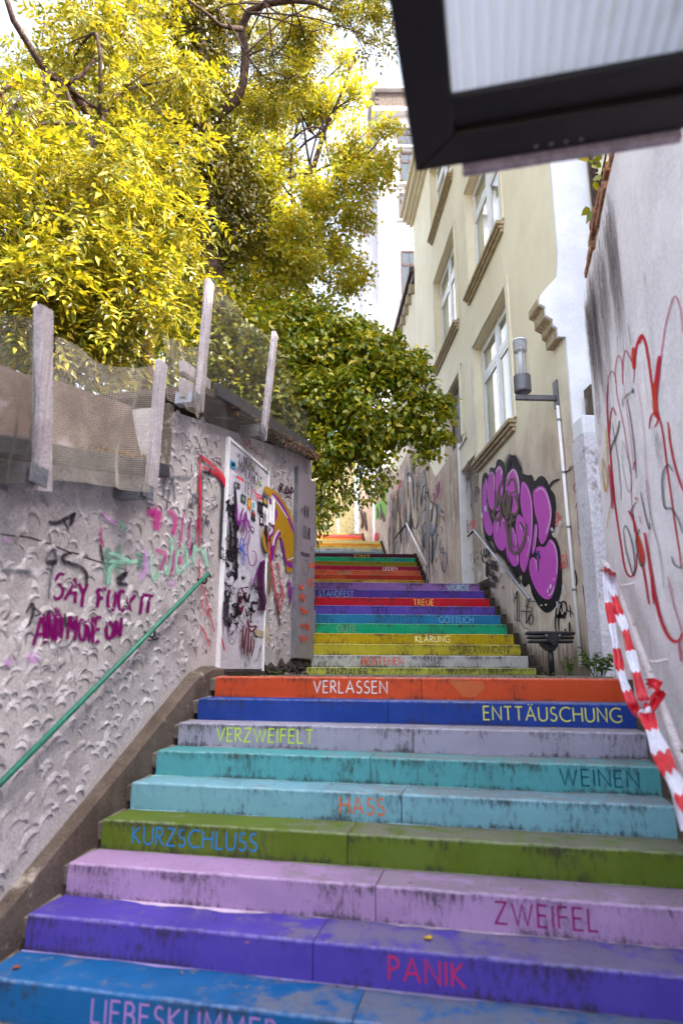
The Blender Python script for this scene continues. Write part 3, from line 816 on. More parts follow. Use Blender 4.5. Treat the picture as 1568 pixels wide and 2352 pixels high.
# broken plinth under the wall past the door
rn = np.random.default_rng(12); mb = MB(); vs = []; NU, NZ = 60, 12
for i in range(NU + 1):
    u = 1.66 + 1.87 * i / NU
    for j in range(NZ + 1):
        z = -.12 + (.26 if u > 2.6 else .20 + .07 * math.sin(u * 13) * math.sin(u * 5)) * j / NZ
        vs.append(WL.P(u, z, (.045 + .02 * math.sin(u * 17 + z * 30) + float(rn.normal(0, .010))) * (1 - (j / NZ) ** 4) - .004))
mb.add(vs, [(i * (NZ + 1) + j, (i + 1) * (NZ + 1) + j, (i + 1) * (NZ + 1) + j + 1, i * (NZ + 1) + j + 1) for i in range(NU) for j in range(NZ)])
sh(mb.build('broken_plinth', M['dark_stone'], shed)); rn = random.Random(12)
mb = MB()
for i in range(9):
    u = rn.uniform(1.75, 3.1); mb.lathe(WL.P(u, -.06, .06 + rn.uniform(0, .05)), [(rn.uniform(.01, .03), 0), (rn.uniform(.01, .025), .02), (0, rn.uniform(.025, .04))], 6)
tag(sh(mb.build('rubble', M['concrete'], shed)), kind='stuff')
# door
door = MB(); door.wbox(WL, .385, 1.545, .0, 2.19, .0, .028); dr = sh(door.build('door', surf('white_sheet_door', (206, 204, 216), (190, 184, 196), 2.4, .5, .12, 50, .002, blotch=(96, 84, 90), blotch_t=(.60, .70), blotch_scale=3.2), shed, bevel=.004))
mb = MB()
mb.wbox(WL, .352, .383, -.02, 2.225, .0, .04); mb.wbox(WL, 1.547, 1.572, -.02, 2.225, .0, .04); mb.wbox(WL, .383, 1.547, 2.192, 2.225, .0, .04)
sh(mb.build('door_frame', M['white_paint'], shed, bevel=.004))
mb = MB(); mb.wbox(WL, .33, 1.62, -.06, -.022, -.01, .05); sh(mb.build('door_sill', M['dark_stone'], shed))
for zz in (.36, 1.72):
    mb = MB()
    p = WL.P
    mb.prism([p(1.22, zz + .03, .030), p(1.24, zz - .01, .030), p(1.53, zz - .028, .030), p(1.53, zz + .042, .030), p(1.25, zz + .052, .030)], WL.n * .006)
    mb.tube([p(1.575, zz - .1, .055), p(1.575, zz + .11, .055)], .013, 8); mb.wbox(WL, 1.56, 1.64, zz - .05, zz + .06, .046, .05)
    h = mb.build('hinge', M['sill'] if zz < 1 else M['white_paint'], shed); sh(h)
# grey steel panel at the corner
mb = MB(); mb.wbox(WL, 2.66, 3.53, .14, 2.62, .03, .055); mb.wbox(WL, 3.5, 3.53, .14, 2.62, -.25, .03)
sh(mb.build('steel_panel', M['panel_grey'], shed, bevel=.004))
mb = MB(); mb.wbox(WL, 2.645, 2.658, .14, 2.62, .0, .058); mb.wbox(WL, 3.528, 3.55, .5, .8, .04, .075); mb.wbox(WL, 3.528, 3.55, 1.7, 2.0, .04, .075)
sh(mb.build('panel_strip', M['galv'], shed, bevel=.003))
# lower roof: gutter, felt and parapet
mb = MB()
a = WL.P(-7, gz(-7) + .02, .09); b = WL.P(-1.02, gz(-1.02) + .02, .09)
mb.beam(a, b, .14, .10); sh(mb.build('gutter', M['gutter'], shed, bevel=.01))
mb = MB(); vs = []
n = 40
for i in range(n + 1):
    u = -7 + 6.02 * i / n; z0 = gz(u) + .06
    for o, dz in ((.02, 0.), (-.10, .05), (-.18, .30), (-.24, .52), (-.50, .60), (-2.6, .62)):
        vs.append(WL.P(u, z0 + dz + (float(math.sin(u * 9 + o * 5)) * .008) + (.012 * math.sin(u * 3)), o))
mb.add(vs, [(i * 6 + k, (i + 1) * 6 + k, (i + 1) * 6 + k + 1, i * 6 + k + 1) for i in range(n) for k in range(5)])
sh(mb.build('felt_roof', M['felt'], shed, smooth=True))
# upper roof edge: boards, bearers and a flat roof
mb = MB(); mb.beam(WL.P(-.3, 2.42, .17), WL.P(2.95, 2.94, .17), .05, .12); sh(mb.build('fascia_board', M['gutter'], shed, bevel=.006))
mb = MB(); mb.beam(WL.P(-.55, 2.33, -.6), WL.P(3.4, 2.98, -.6), 1.5, .07); sh(mb.build('flat_roof', M['felt'], shed, bevel=.01))
for (u0, z0, u1, z1, w_, h_) in ((-.80, 2.42, -.32, 2.46, .05, .10), (-.78, 2.24, -.45, 2.27, .05, .16)):
    mb = MB(); mb.beam(WL.P(u0, z0, .08), WL.P(u1, z1, .10), w_, h_); sh(mb.build('bearer', M['grain'], shed, bevel=.006))
mb = MB(); mb.wbox(WL, -.90, -.82, 1.46, 2.06, .0, .05); sh(mb.build('corner_batten', M['concrete'], shed, bevel=.006))
# exposed jagged crack line across the lower wall
P_ = Paint(WL, .0022, .0)
c2 = crop(0, 1880, 1.7422)
dark = spray((66, 48, 44), .3, .35)
P_.line(c2([(0, 445), (70, 458), (140, 462), (200, 470), (300, 500), (400, 540), (470, 570), (540, 585), (620, 620), (700, 645), (780, 665), (900, 705)]), .011, dark, curve=False)
o = P_.build('crack', shed); sh(o)

# ---- graffiti on the grey wall
G = Paint(WL, .0035); G.pxk = 290
mag = spray((118, 0, 92), .28, .12); blk = spray((44, 40, 50), .3, .3, .9); gry = spray((92, 96, 108), .4, .5, .7)
mint = spray((160, 226, 196), .42, .5, .62); pink = spray((196, 40, 140), .4, .5, .75); lil = spray((206, 150, 214), .45, .6, .6)
red = spray((196, 30, 60), .3, .3, .85); green = spray((96, 150, 128), .4, .5, .7)
# SAY
S_ = [
 [(445, 730), (415, 725), (395, 745), (390, 780), (415, 800), (435, 830), (425, 880), (390, 900), (365, 880)],
 [(445, 905), (480, 850), (520, 755)], [(520, 755), (520, 930)], [(470, 860), (530, 850)],
 [(545, 790), (575, 860)], [(605, 790), (575, 870), (565, 955)],
 [(672, 835), (685, 890), (672, 960)], [(672, 835), (735, 830)], [(672, 890), (715, 895)],
 [(757, 835), (745, 930), (770, 985), (795, 930), (800, 850)],
 [(865, 850), (830, 850), (822, 920), (835, 985), (868, 970)],
 [(890, 875), (885, 985)], [(940, 872), (890, 930), (905, 990)],
 [(990, 870), (972, 1005)], [(985, 870), (1062, 880)], [(1035, 880), (1022, 1000)],
 [(225, 1225), (250, 1140), (290, 1010), (300, 1130), (300, 1210)], [(240, 1150), (310, 1140)],
 [(320, 1200), (330, 1010), (365, 1190), (375, 1010)], [(390, 1010), (385, 1195), (420, 1160), (425, 1050), (392, 1010)],
 [(463, 1180), (480, 1020), (500, 1110), (525, 1020), (515, 1190)], [(565, 1040), (545, 1080), (550, 1170), (580, 1180), (590, 1080), (565, 1040)],
 [(605, 1040), (610, 1195), (640, 1025)], [(700, 1030), (665, 1035), (650, 1110), (640, 1195), (685, 1195)], [(650, 1115), (690, 1110)],
 [(760, 1060), (735, 1100), (740, 1165), (765, 1170), (785, 1110), (760, 1060)], [(792, 1165), (800, 1055), (828, 1155), (840, 1030)]]
for st in S_[3:3]: pass
G.pxk = 350
G.line(c2([(330, 1180), (340, 1010), (400, 1000), (410, 1180)]), .075, spray((110, 0, 86), .4, .3, .8))
for st in S_: G.line(c2(st), .030, mag, curve=len(st) > 3, taper=.9)
sh(G.build('painted_words', shed))
for st, w_, m_ in [([(330, 360), (380, 372), (450, 340), (520, 300)], .04, blk), ([(430, 340), (470, 420)], .02, blk), ([(510, 300), (480, 390)], .04, blk),
  ([(330, 440), (360, 560), (400, 640)], .02, gry), ([(300, 640), (360, 560), (380, 620), (350, 700), (330, 900)], .035, gry), ([(310, 650), (390, 640)], .05, blk),
  ([(490, 580), (430, 600), (440, 640), (540, 670), (590, 720), (595, 790)], .035, blk), ([(0, 700), (100, 705), (210, 715)], .05, gry),
  ([(690, 520), (700, 580), (710, 640)], .022, blk), ([(170, 1000), (215, 930), (220, 1000), (185, 1090)], .03, blk), ([(220, 960), (270, 1000), (230, 1020)], .02, blk),
  ([(370, 1190), (400, 1240), (470, 1220), (500, 1160)], .028, gry), ([(440, 1000), (450, 1100)], .03, blk), ([(1020, 1190), (1100, 1175)], .02, blk),
  ([(800, 760), (870, 720), (820, 790), (880, 800)], .04, blk), ([(1150, 280), (1190, 60), (1210, 210)], .03, gry), ([(1130, 200), (1160, 60), (1320, 60)], .04, gry), ([(1330, 170), (1370, 200), (1300, 260)], .05, gry),
  ([(1400, 30), (1395, 200), (1400, 520)], .03, gry), ([(1400, 10), (1500, 40), (1545, 120), (1535, 400), (1525, 620)], .03, blk)]:
    G.line(c2(st), w_, m_); sh(G.build('black_stroke', shed))
for st, w_, m_ in [([(740, 540), (735, 640), (745, 800)], .07, green), ([(820, 520), (810, 620), (812, 720)], .05, green), ([(750, 640), (860, 640), (980, 640)], .05, mint), ([(930, 590), (985, 600), (960, 660), (1000, 690)], .05, green), ([(750, 580), (820, 600), (900, 640)], .05, mint), ([(820, 360), (850, 400), (830, 420)], .04, mint), ([(1180, 480), (1195, 500)], .05, mint), ([(740, 800), (750, 700), (790, 660)], .05, mint),
  ([(1040, 560), (1045, 700), (1075, 760), (1120, 640), (1130, 560)], .035, mint), ([(1130, 640), (1160, 730), (1190, 560), (1175, 490)], .035, mint),
  ([(1270, 520), (1220, 600), (1230, 720), (1290, 640), (1285, 540), (1300, 680)], .035, mint), ([(1355, 420), (1340, 560), (1350, 670)], .04, mint), ([(1350, 560), (1400, 560), (1440, 680)], .045, mint),
  ([(1010, 300), (1080, 300), (1080, 420)], .10, pink), ([(1160, 280), (1210, 330), (1200, 420), (1190, 450)], .05, pink), ([(1270, 300), (1255, 430), (1240, 560)], .022, pink), ([(1320, 330), (1310, 440), (1300, 500)], .018, pink), ([(1370, 330), (1360, 430), (1350, 520)], .02, pink),
  ([(1070, 560), (1110, 570), (1140, 600), (1100, 700)], .045, pink), ([(1200, 560), (1190, 680), (1170, 740)], .03, pink), ([(1245, 600), (1240, 660)], .04, pink), ([(1320, 500), (1315, 600)], .03, pink),
  ([(700, 300), (740, 340), (800, 380)], .05, lil), ([(690, 400), (690, 500), (710, 540)], .025, pink), ([(1000, 560), (1000, 700), (960, 760)], .08, lil), ([(0, 480), (60, 500)], .05, lil), ([(1160, 780), (1210, 800)], .05, lil),
  ([(180, 1280), (240, 1340)], .12, lil), ([(20, 1320), (60, 1360)], .10, lil),
  ([(1380, 10), (1378, 120), (1380, 300), (1378, 480)], .022, red), ([(1400, -20), (1480, 20), (1530, 60), (1570, 130)], .03, red),
  ([(1375, 620), (1380, 740), (1420, 880), (1450, 1000), (1480, 1130)], .014, red), ([(1390, 900), (1400, 960), (1440, 1020)], .014, red), ([(1380, 1080), (1420, 1150), (1445, 1230)], .014, red)]:
    G.line(c2(st), w_, m_); sh(G.build('faded_stroke', shed))
c3 = crop(740, 1720, 2.352); G.pxk = 235
red2 = spray((210, 30, 60), .2, .2, .95); gold = spray((170, 128, 22), .06, .15); purp = spray((130, 36, 140), .15, .2); dmag = spray((90, 18, 60), .2, .25); wht = spray((214, 206, 222), .1, .2); bk = spray((30, 24, 30), .2, .2)
G.line(c3([(115, 235), (190, 290), (290, 380), (350, 460), (400, 590), (420, 690)]), .035, red2); G.line(c3([(122, 240), (124, 500), (122, 700), (118, 1100)]), .02, red2)
sh(G.build('red_outline', shed))
# gold and purple swirl between door and panel
G.fill(c3([(765, 590), (800, 560), (860, 600), (930, 690), (985, 800), (1005, 900), (1010, 1100), (1000, 1230), (1000, 1320), (950, 1340), (930, 1250), (905, 1100), (880, 1010), (850, 1100), (830, 1180), (800, 1130), (790, 1000), (820, 900), (770, 820), (760, 700)]), gold)
first_ = True
for it_ in [([(770, 590), (850, 640), (920, 750), (980, 880), (1010, 960)], .03, purp), ([(780, 610), (800, 640), (830, 660)], .05, wht), ([(815, 640), (880, 720), (950, 830)], .012, wht),
   ([(775, 640), (800, 700), (835, 780), (820, 850), (800, 900)], .045, purp), ([(760, 780), (800, 880), (815, 960), (780, 1010)], .03, purp), ([(770, 900), (800, 940), (770, 990)], .03, wht),
   ([(880, 960), (840, 1020), (815, 1100), (800, 1230)], .045, purp), ([(870, 940), (830, 1010), (812, 1090)], .02, wht), ([(885, 1010), (910, 1100), (935, 1240), (1005, 1240)], .022, purp), ([(935, 1250), (1000, 1290)], .05, purp), ([(950, 1225), (1010, 1200)], .012, wht),
   None, ([(745, 760), (775, 1080), (800, 1300), (830, 1500), (870, 1740)], .018, red2), ([(850, 1240), (870, 1330), (890, 1480), (920, 1560)], .012, red), ([(830, 1450), (870, 1430), (905, 1520), (870, 1600), (880, 1700), (850, 1740)], .02, red), ([(830, 1550), (910, 1560), (900, 1620)], .016, red), ([(845, 1300), (860, 1260), (875, 1340)], .012, red),
   ([(960, 1400), (950, 1460), (975, 1440), (960, 1560), (990, 1480), (970, 1640), (990, 1560)], .018, purp), ([(880, 590), (880, 510), (905, 520), (890, 550), (915, 600)], .02, spray((60, 20, 50), .2, .2)), ([(940, 520), (930, 590), (955, 590), (950, 530)], .02, spray((60, 20, 50), .2, .2)), ([(985, 530), (975, 590), (1000, 580), (985, 530)], .02, spray((60, 20, 50), .2, .2)), ([(920, 640), (960, 632), (990, 655)], .016, spray((60, 20, 50), .2, .2)),
   ([(540, 90), (560, 150), (590, 100), (600, 180), (640, 160), (650, 220), (700, 230), (720, 290)], .02, spray((150, 60, 60), .3, .5, .6)),
   ([(760, 1250), (780, 1400), (775, 1540)], .05, spray((110, 76, 40), .3, .4, .8)), ([(830, 1560), (850, 1660), (880, 1850)], .02, blk), ([(840, 1180), (842, 1200)], .03, bk)]:
    if it_ is None: sh(G.build('gold_swirl', shed)); first_ = False; continue
    G.line(c3(it_[0]), it_[1], it_[2])
    if not first_: sh(G.build('scrawled_stroke', shed))
G.text('RGO', c3([(872, 598)])[0], c3([(1010, 590)])[0], .10, .016, spray((60, 20, 50), .2, .2)) if False else None
# grey scribble field below the second step of the roof
for i in range(46):
    rn_ = random.Random(300 + i); x = rn_.uniform(0, 260); y = rn_.uniform(20, 1100)
    G.line(c3([(x, y), (x + rn_.uniform(-30, 30), y + rn_.uniform(10, 60)), (x + rn_.uniform(-50, 50), y + rn_.uniform(30, 110))]), rn_.uniform(.008, .02), gry if rn_.random() < .7 else blk)
sh(G.build('grey_scribble', shed))
# ---- graffiti and stickers on the door
class DoorPaint(Paint): pass
D = Paint(WL, .0325); D.pxk = 225
black = spray((26, 20, 26), .12, .15); vio = spray((128, 24, 136), .25, .3, .9); blu = spray((60, 90, 190), .25, .3, .9); dpk = spray((100, 18, 44), .2, .2, .95)
rn = random.Random(77)
# sooty scratched band
for i in range(120):
    x = rn.choice([rn.uniform(350, 460), rn.uniform(330, 700)]); y = rn.gauss(1600, 130) if x > 460 else rn.uniform(600, 1900)
    if not (300 < x < 705 and 500 < y < 1950): continue
    D.line(c3([(x, y), (x + rn.uniform(-35, 35), y + rn.uniform(-30, 40)), (x + rn.uniform(-35, 35), y + rn.uniform(0, 90)), (x + rn.uniform(-35, 35), y + rn.uniform(0, 90))]), rn.uniform(.008, .03), rn.choice([black, black, blk, blk, wht, gry]))
D.line(c3([(420, 560), (430, 760), (425, 1000), (440, 1400)]), .04, black); D.line(c3([(370, 860), (380, 1000), (370, 1200)]), .03, black)
for st, w_, m_ in [([(440, 700), (435, 820), (465, 900), (480, 800), (500, 740)], .03, vio), ([(500, 960), (520, 780), (545, 900), (590, 960)], .025, vio), ([(450, 880), (540, 850), (560, 930)], .025, vio), ([(480, 1130), (540, 960), (560, 1000), (540, 1130), (560, 1260), (600, 1275), (625, 1220), (610, 1150), (580, 1140)], .018, vio), ([(500, 1000), (530, 760)], .02, vio),
   ([(475, 1020), (470, 1130), (500, 1120), (500, 1040), (475, 1020)], .02, blu), ([(530, 1070), (480, 1120), (540, 1190)], .02, blu), ([(510, 1130), (500, 1200), (502, 1280)], .02, blu),
   ([(590, 1460), (650, 1300), (700, 1240), (650, 1480)], .03, vio), ([(680, 1240), (670, 1400), (690, 1700)], .09, spray((70, 18, 66), .2, .3)), ([(640, 1480), (700, 1600), (640, 1700)], .07, spray((60, 30, 60), .3, .4)), ([(720, 900), (715, 1100), (730, 1160)], .05, black),
   ([(440, 1540), (470, 1490), (500, 1540), (470, 1620), (440, 1600)], .02, dpk), ([(450, 1660), (480, 1700), (500, 1650)], .03, dpk), ([(520, 1680), (522, 1730)], .02, dpk),
   ([(492, 1850), (490, 2060)], .028, dpk), ([(530, 1860), (515, 1960), (500, 2110)], .024, dpk), ([(550, 1850), (545, 2000), (530, 2130)], .024, dpk), ([(575, 1940), (570, 2040), (560, 2100)], .024, dpk), ([(540, 1780), (560, 1850), (620, 1850), (570, 1900), (530, 1800)], .024, dpk), ([(590, 1970), (600, 2000), (590, 2060), (575, 2130)], .02, dpk),
   ([(290, 1960), (315, 2080)], .02, spray((170, 30, 60), .2, .2)), ([(370, 1840), (350, 1960), (385, 2020), (430, 1960), (430, 1860)], .016, gry), ([(300, 1760), (330, 1850)], .04, blk), ([(340, 1560), (330, 1700), (350, 1800)], .08, blk), ([(430, 440), (480, 470), (490, 490)], .03, red2), ([(620, 600), (660, 620), (670, 650), (630, 640), (620, 600)], .016, red2), ([(580, 560), (690, 670)], .012, red2), ([(630, 560), (640, 500), (670, 490)], .02, spray((206, 190, 90), .3, .4, .8))]:
    D.line(c3(st), w_, m_)
D.fill(c3([(690, 560), (720, 530), (765, 570), (765, 640), (740, 620), (700, 590)]), gold); D.fill(c3([(675, 920), (700, 1000), (720, 1100), (740, 1170), (700, 1130), (680, 1040)]), gold)
txt = spray((36, 30, 36), .1, .1)
D.text('NDRU', c3([(502, 318)])[0], c3([(612, 385)])[0], .085, .008, txt)
D.text('MALAHO', c3([(448, 385)])[0], c3([(640, 540)])[0], .115, .008, txt); D.text('TET', c3([(505, 580)])[0], c3([(590, 640)])[0], .11, .008, txt)
D.line(c3([(430, 215), (440, 260), (460, 230), (450, 300)]), .007, txt); D.line(c3([(690, 350), (710, 420), (730, 370), (720, 450)]), .007, spray((40, 70, 50), .2, .2))
sh(D.build('door_graffiti', shed))
def sticker(pts, col, inner=None, i2=None, nm='sticker'):
    s = Paint(WL, .0372, .0004); s.fill(c3(pts), spray(col, .02, .0), curve=False)
    if inner:
        cx = sum(p[0] for p in pts) / 4; cy = sum(p[1] for p in pts) / 4
        s.fill(c3([(cx + (x - cx) * .6, cy + (y - cy) * .55) for x, y in pts]), spray(inner, .02, .3), curve=False)
    if i2:
        x0, y0 = pts[0]; x1, y1 = pts[1]
        s.fill(c3([(x0, y0 + 8), (x1, y1 + 8), (x1, y1 + 20), (x0, y0 + 20)]), spray(i2, .02, 0), curve=False)
    sh(s.build(nm, shed))
for a in [([(393, 280), (444, 312), (446, 370), (393, 350)], (60, 150, 190), (20, 30, 44), None), ([(495, 600), (541, 626), (538, 700), (494, 670)], (42, 66, 60), (120, 150, 140), None),
          ([(560, 640), (588, 645), (590, 750), (560, 745)], (206, 110, 40), (226, 190, 60), None), ([(594, 660), (630, 672), (630, 765), (594, 748)], (206, 220, 220), (90, 170, 190), None),
          ([(594, 765), (630, 790), (630, 868), (592, 842)], (26, 26, 30), (70, 60, 60), (190, 30, 30)), ([(585, 895), (622, 938), (616, 975), (582, 940)], (24, 24, 28), (220, 220, 220), None),
          ([(656, 665), (705, 700), (702, 808), (654, 770)], (30, 26, 32), (60, 56, 64), None), ([(700, 612), (752, 640), (750, 740), (700, 700)], (24, 28, 54), (190, 160, 60), (70, 120, 190)),
          ([(672, 450), (692, 452), (690, 530), (671, 515)], (50, 140, 70), (230, 230, 230), None), ([(430, 490), (455, 500), (453, 560), (430, 548)], (70, 60, 66), (160, 156, 160), None), ([(462, 500), (486, 512), (484, 560), (460, 548)], (36, 32, 38), (120, 110, 116), None),
          ([(672, 800), (706, 815), (706, 910), (672, 890)], (28, 24, 28), (220, 200, 200), None), ([(712, 755), (733, 760), (733, 910), (712, 890)], (196, 190, 208), (120, 116, 130), None), ([(712, 920), (734, 940), (732, 1010), (710, 980)], (206, 180, 140), None, None),
          ([(372, 1035), (402, 1050), (402, 1105), (372, 1095)], (216, 130, 60), (236, 230, 220), None), ([(372, 1110), (398, 1120), (392, 1250), (370, 1225)], (206, 196, 190), (170, 166, 170), None), ([(350, 1390), (420, 1410), (416, 1530), (346, 1500)], (196, 190, 206), None, None), ([(545, 290), (600, 325), (598, 372), (545, 340)], (206, 200, 190), None, None), ([(600, 310), (664, 350), (662, 415), (600, 370)], (176, 168, 170), None, None)]:
    sticker(*a)
# panel scratch tags and red blurs
Q = Paint(WL, .0575); Q.pxk = 200
scr = spray((70, 60, 70), .1, .3, .85); org = spray((226, 96, 74), .35, .5, .75)
for wd, a, b, h in (('NEW', (1078, 822), (1128, 848), .17), ('CLEAR', (1070, 1020), (1140, 1040), .17), ('#SEKURITY', (1048, 1180), (1140, 1205), .05)):
    Q.text(wd, c3([a])[0], c3([b])[0], h, .0075, scr, .06)
Q.line(c3([(1060, 1290), (1080, 1360), (1100, 1370), (1118, 1310), (1105, 1230), (1090, 1240)]), .006, scr); Q.line(c3([(1050, 730), (1065, 790)]), .007, scr); Q.line(c3([(1065, 740), (1048, 780)]), .007, scr); Q.line(c3([(1160, 1100), (1140, 1110), (1150, 1140), (1165, 1120)]), .006, scr)
sh(Q.build('scratched_tag', shed))
rn = random.Random(5)
for (x, y, w_, h_) in ((1130, 1245, 45, 60), (1100, 1400, 60, 70), (1035, 1440, 40, 60), (1030, 1540, 70, 80), (1030, 1655, 90, 80), (1028, 1810, 70, 50), (1028, 1930, 90, 70), (1095, 1820, 30, 70)):
    for i in range(5): Q.line(c3([(x + rn.uniform(0, w_), y + rn.uniform(0, h_)), (x + rn.uniform(0, w_), y + rn.uniform(0, h_)), (x + rn.uniform(0, w_), y + rn.uniform(0, h_))]), .022, org)
sh(Q.build('panel_graffiti', shed))
# small white pipe stub above the swirl
mb = MB(); mb.tube([WL.P(1.68, 1.62, .05), WL.P(1.68, 1.92, .05)], .022, 10); sh(mb.build('pipe_stub', M['white_paint'], shed))

# ---- green handrail on the left wall
hr = empty('handrail', 'green painted handrail sloping up the grey trowelled wall', 'handrail', loc=WL.P(-1, -.1))
a = WL.uz(0, 1800, .09); b = WL.uz(478, 1316, .09)
d = Vector((b[0] - a[0], b[1] - a[1])); A0 = (a[0] - d.x * .25, a[1] - d.y * .25)
mb = MB(); mb.tube([WL.P(A0[0], A0[1], .09), WL.P(b[0] - .02, b[1] - .02, .09), WL.P(b[0], b[1] - .005, .085)], .0175, 14); relp(mb.build('rail', M['green_paint'], hr, smooth=True), hr)
for t in (-.12, .62, .985):
    u = a[0] + d.x * t; z = a[1] + d.y * t
    mb = MB(); mb.tube([WL.P(u, z - .015, .09), WL.P(u + .005, z - .06, .09), WL.P(u + .015, z - .075, .07), WL.P(u + .02, z - .06, .035), WL.P(u + .02, z - .03, .0)], .009, 8)
    relp(mb.build('bracket', M['black_metal'], hr, smooth=True), hr)
mb = MB(); mb.tube([WL.P(b[0] - .01, b[1] - .01, .085), WL.P(b[0] + .08, b[1] - .03, .075), WL.P(b[0] + .16, b[1] + .02, .03)], .008, 8); relp(mb.build('end_hook', M['black_metal'], hr, smooth=True), hr)

# ---- timber posts with netting on the shed roof
nf = empty('netting_fence', 'torn garden netting strung on four weathered grey posts along the outbuilding roof', 'fence', loc=WL.P(-1, 1.5))
def nfp(o): return relp(o, nf)
posts = [((100, 707), (96, 1130), .105, .20), ((371, 832), (343, 1158), .100, .20), ((481, 646), (456, 943), .10, .16), ((631, 766), (604, 1008), .10, .22)]
PT = []
for (t, b_, w_, off) in posts:
    ut, zt = WL.uz(*t, off); ub, zb = WL.uz(*b_, off)
    a = WL.P(ub, zb, off); c_ = WL.P(ut, zt, off); PT.append((ut, zt, ub, zb, off))
    mb = MB(); mb.beam(a, c_, w_, .05, up=WL.n); po = nfp(mb.build('post', M['grain'], nf, bevel=.005))
    mb = MB(); br = WL.P(ub - .05, zb + .07, off - .01)
    mb.wbox(WL, ub - .14, ub - .04, zb + .02, zb + .12, .01, off + .0); mb.wbox(WL, ub - .14, ub + .0, zb + .02, zb + .12, off + .026, off + .031)
    nfp(mb.build('bracket', M['galv'], nf, bevel=.003))
    for q in range(2):
        mb = MB(); p = WL.P(ub - .10 + q * .07, zb + .07, off + .033); mb.tube([p, p + WL.n * .006], .007, 6); nfp(mb.build('bolt', M['bolt'], nf))
def net(corners, nu, nv, sag, name='net', mat='net', seed=1):
    """corners: four (x, y, off) pixels on the wall plane TL, TR, BR, BL; real cords"""
    C = [WL.P(*WL.uz(x, y, o), o) for x, y, o in corners]
    rn = np.random.default_rng(seed); ph = rn.uniform(0, 6, 6)
    def S(a, b):
        p = C[0].lerp(C[1], a).lerp(C[3].lerp(C[2], a), b)
        w_ = math.sin(PI * a); dz = -sag * w_ * (1 - b)
        o = (.03 * math.sin(a * 7 + ph[0] + b * 3) + .02 * math.sin(a * 15 + ph[1]) + .03 * math.sin(b * 6 + ph[2])) * (.3 + w_)
        return p + Vector((0, 0, dz + .012 * math.sin(a * 11 + ph[3]) * (1 - b))) + WL.n * o
    mb = MB(); h = .0013
    def strip(P, wv):
        n = len(P); vs = []
        for p in P: vs += [p - wv, p + wv]
        mb.add(vs, [(2 * i, 2 * i + 1, 2 * i + 3, 2 * i + 2) for i in range(n - 1)])
    for i in range(nu + 1): strip([S(i / nu, j / 14) for j in range(15)], WL.d * h)
    for j in range(nv + 1): strip([S(i / 40, j / nv) + WL.n * .0006 for i in range(41)], Vector((0, 0, h)))
    return nfp(mb.build(name, M[mat], nf))
net([(128, 770, .20), (372, 840, .20), (338, 1130, .24), (120, 1100, .24)], 74, 58, .10, seed=1)
net([(-60, 700, .20), (80, 730, .20), (84, 1120, .24), (-60, 1100, .24)], 44, 50, .02, 'net', 'net_dark', seed=2)
net([(372, 765, .20), (478, 800, .16), (462, 960, .22), (385, 900, .12)], 40, 30, .02, seed=3)
net([(492, 640, .16), (626, 770, .22), (604, 1020, .26), (462, 955, .22)], 62, 66, .10, 'net', 'net_dark', seed=4)
net([(632, 775, .22), (705, 950, .24), (700, 1050, .26), (606, 1015, .26)], 40, 40, .02, 'net', 'net_dark', seed=5)

# ================================================================== NEAR WALL ON THE RIGHT
nw = empty('near_wall', 'white graffitied wall with crumbling brick top at the right edge, nearest the camera', 'wall', loc=WN.P(-2, -1))
def nwp(o): return relp(o, nw)
top = [(.80, -1.7), (.80, -.06), (.62, .9), (.60, 2.35), (.56, 2.98), (.47, 3.2), (.40, 3.47)]
rn = np.random.default_rng(8)
tp = [(u, 3.50 + .03 * math.sin(u * 3) + float(rn.normal(0, .022))) for u in np.arange(.3, -7, -.12)]
poly = [(-7, -1.7)] + top + tp
mb = MB(); mb.prism([WN.P(u, z, 0) for u, z in poly], WN.n * -.38); nwp(mb.build('wall', M['white_near'], nw))
# exposed brick along the broken top edge, brick by brick
rn = random.Random(21)
bm0 = MB(); bm0.box((0, 0, 0), (.23, .30, .068)); proto = bm0.build('brick', M['brick'], nw, bevel=.008)
cnt = 0
def put_brick(u, z, off, tilt=0):
    global cnt
    o = proto if cnt == 0 else proto.copy()
    if cnt: COL.objects.link(o)
    cnt += 1
    o.matrix_parent_inverse = Matrix.Translation(-nw.location)
    R = Matrix((WN.d, WN.n, Vector((0, 0, 1)))).transposed().to_4x4()
    o.matrix_basis = Matrix.Translation(WN.P(u, z, off)) @ R @ Matrix.Rotation(tilt, 4, 'Y')
for c in range(3):
    u = .28 - (c % 2) * .1
    while u > -4.2:
        if rn.random() < (.95, .8, .45)[c]:
            put_brick(u, 3.55 + c * .078 + rn.uniform(-.006, .006), -.15 + rn.uniform(-.015, .022), rn.uniform(-.03, .03))
        u -= .245
for c in range(16):
    put_brick(.52 + rn.uniform(-.035, .02), 2.3 + c * .079, -.17 + rn.uniform(-.01, .01), rn.uniform(-.04, .04)) if 2.3 + c * .079 < 3.45 else None
N_ = Paint(WN, .003); N_.pxk = 120
c4 = crop(2330, 1150, 1.469)
sred = spray((196, 18, 44), .3, .15, .95); sred2 = spray((190, 40, 90), .45, .3, .8); sgr = spray((60, 66, 68), .35, .25, .85); sgr2 = spray((96, 110, 104), .4, .4, .6); sye = spray((206, 168, 40), .3, .4, .8); sor = spray((206, 60, 30), .25, .2, .9)
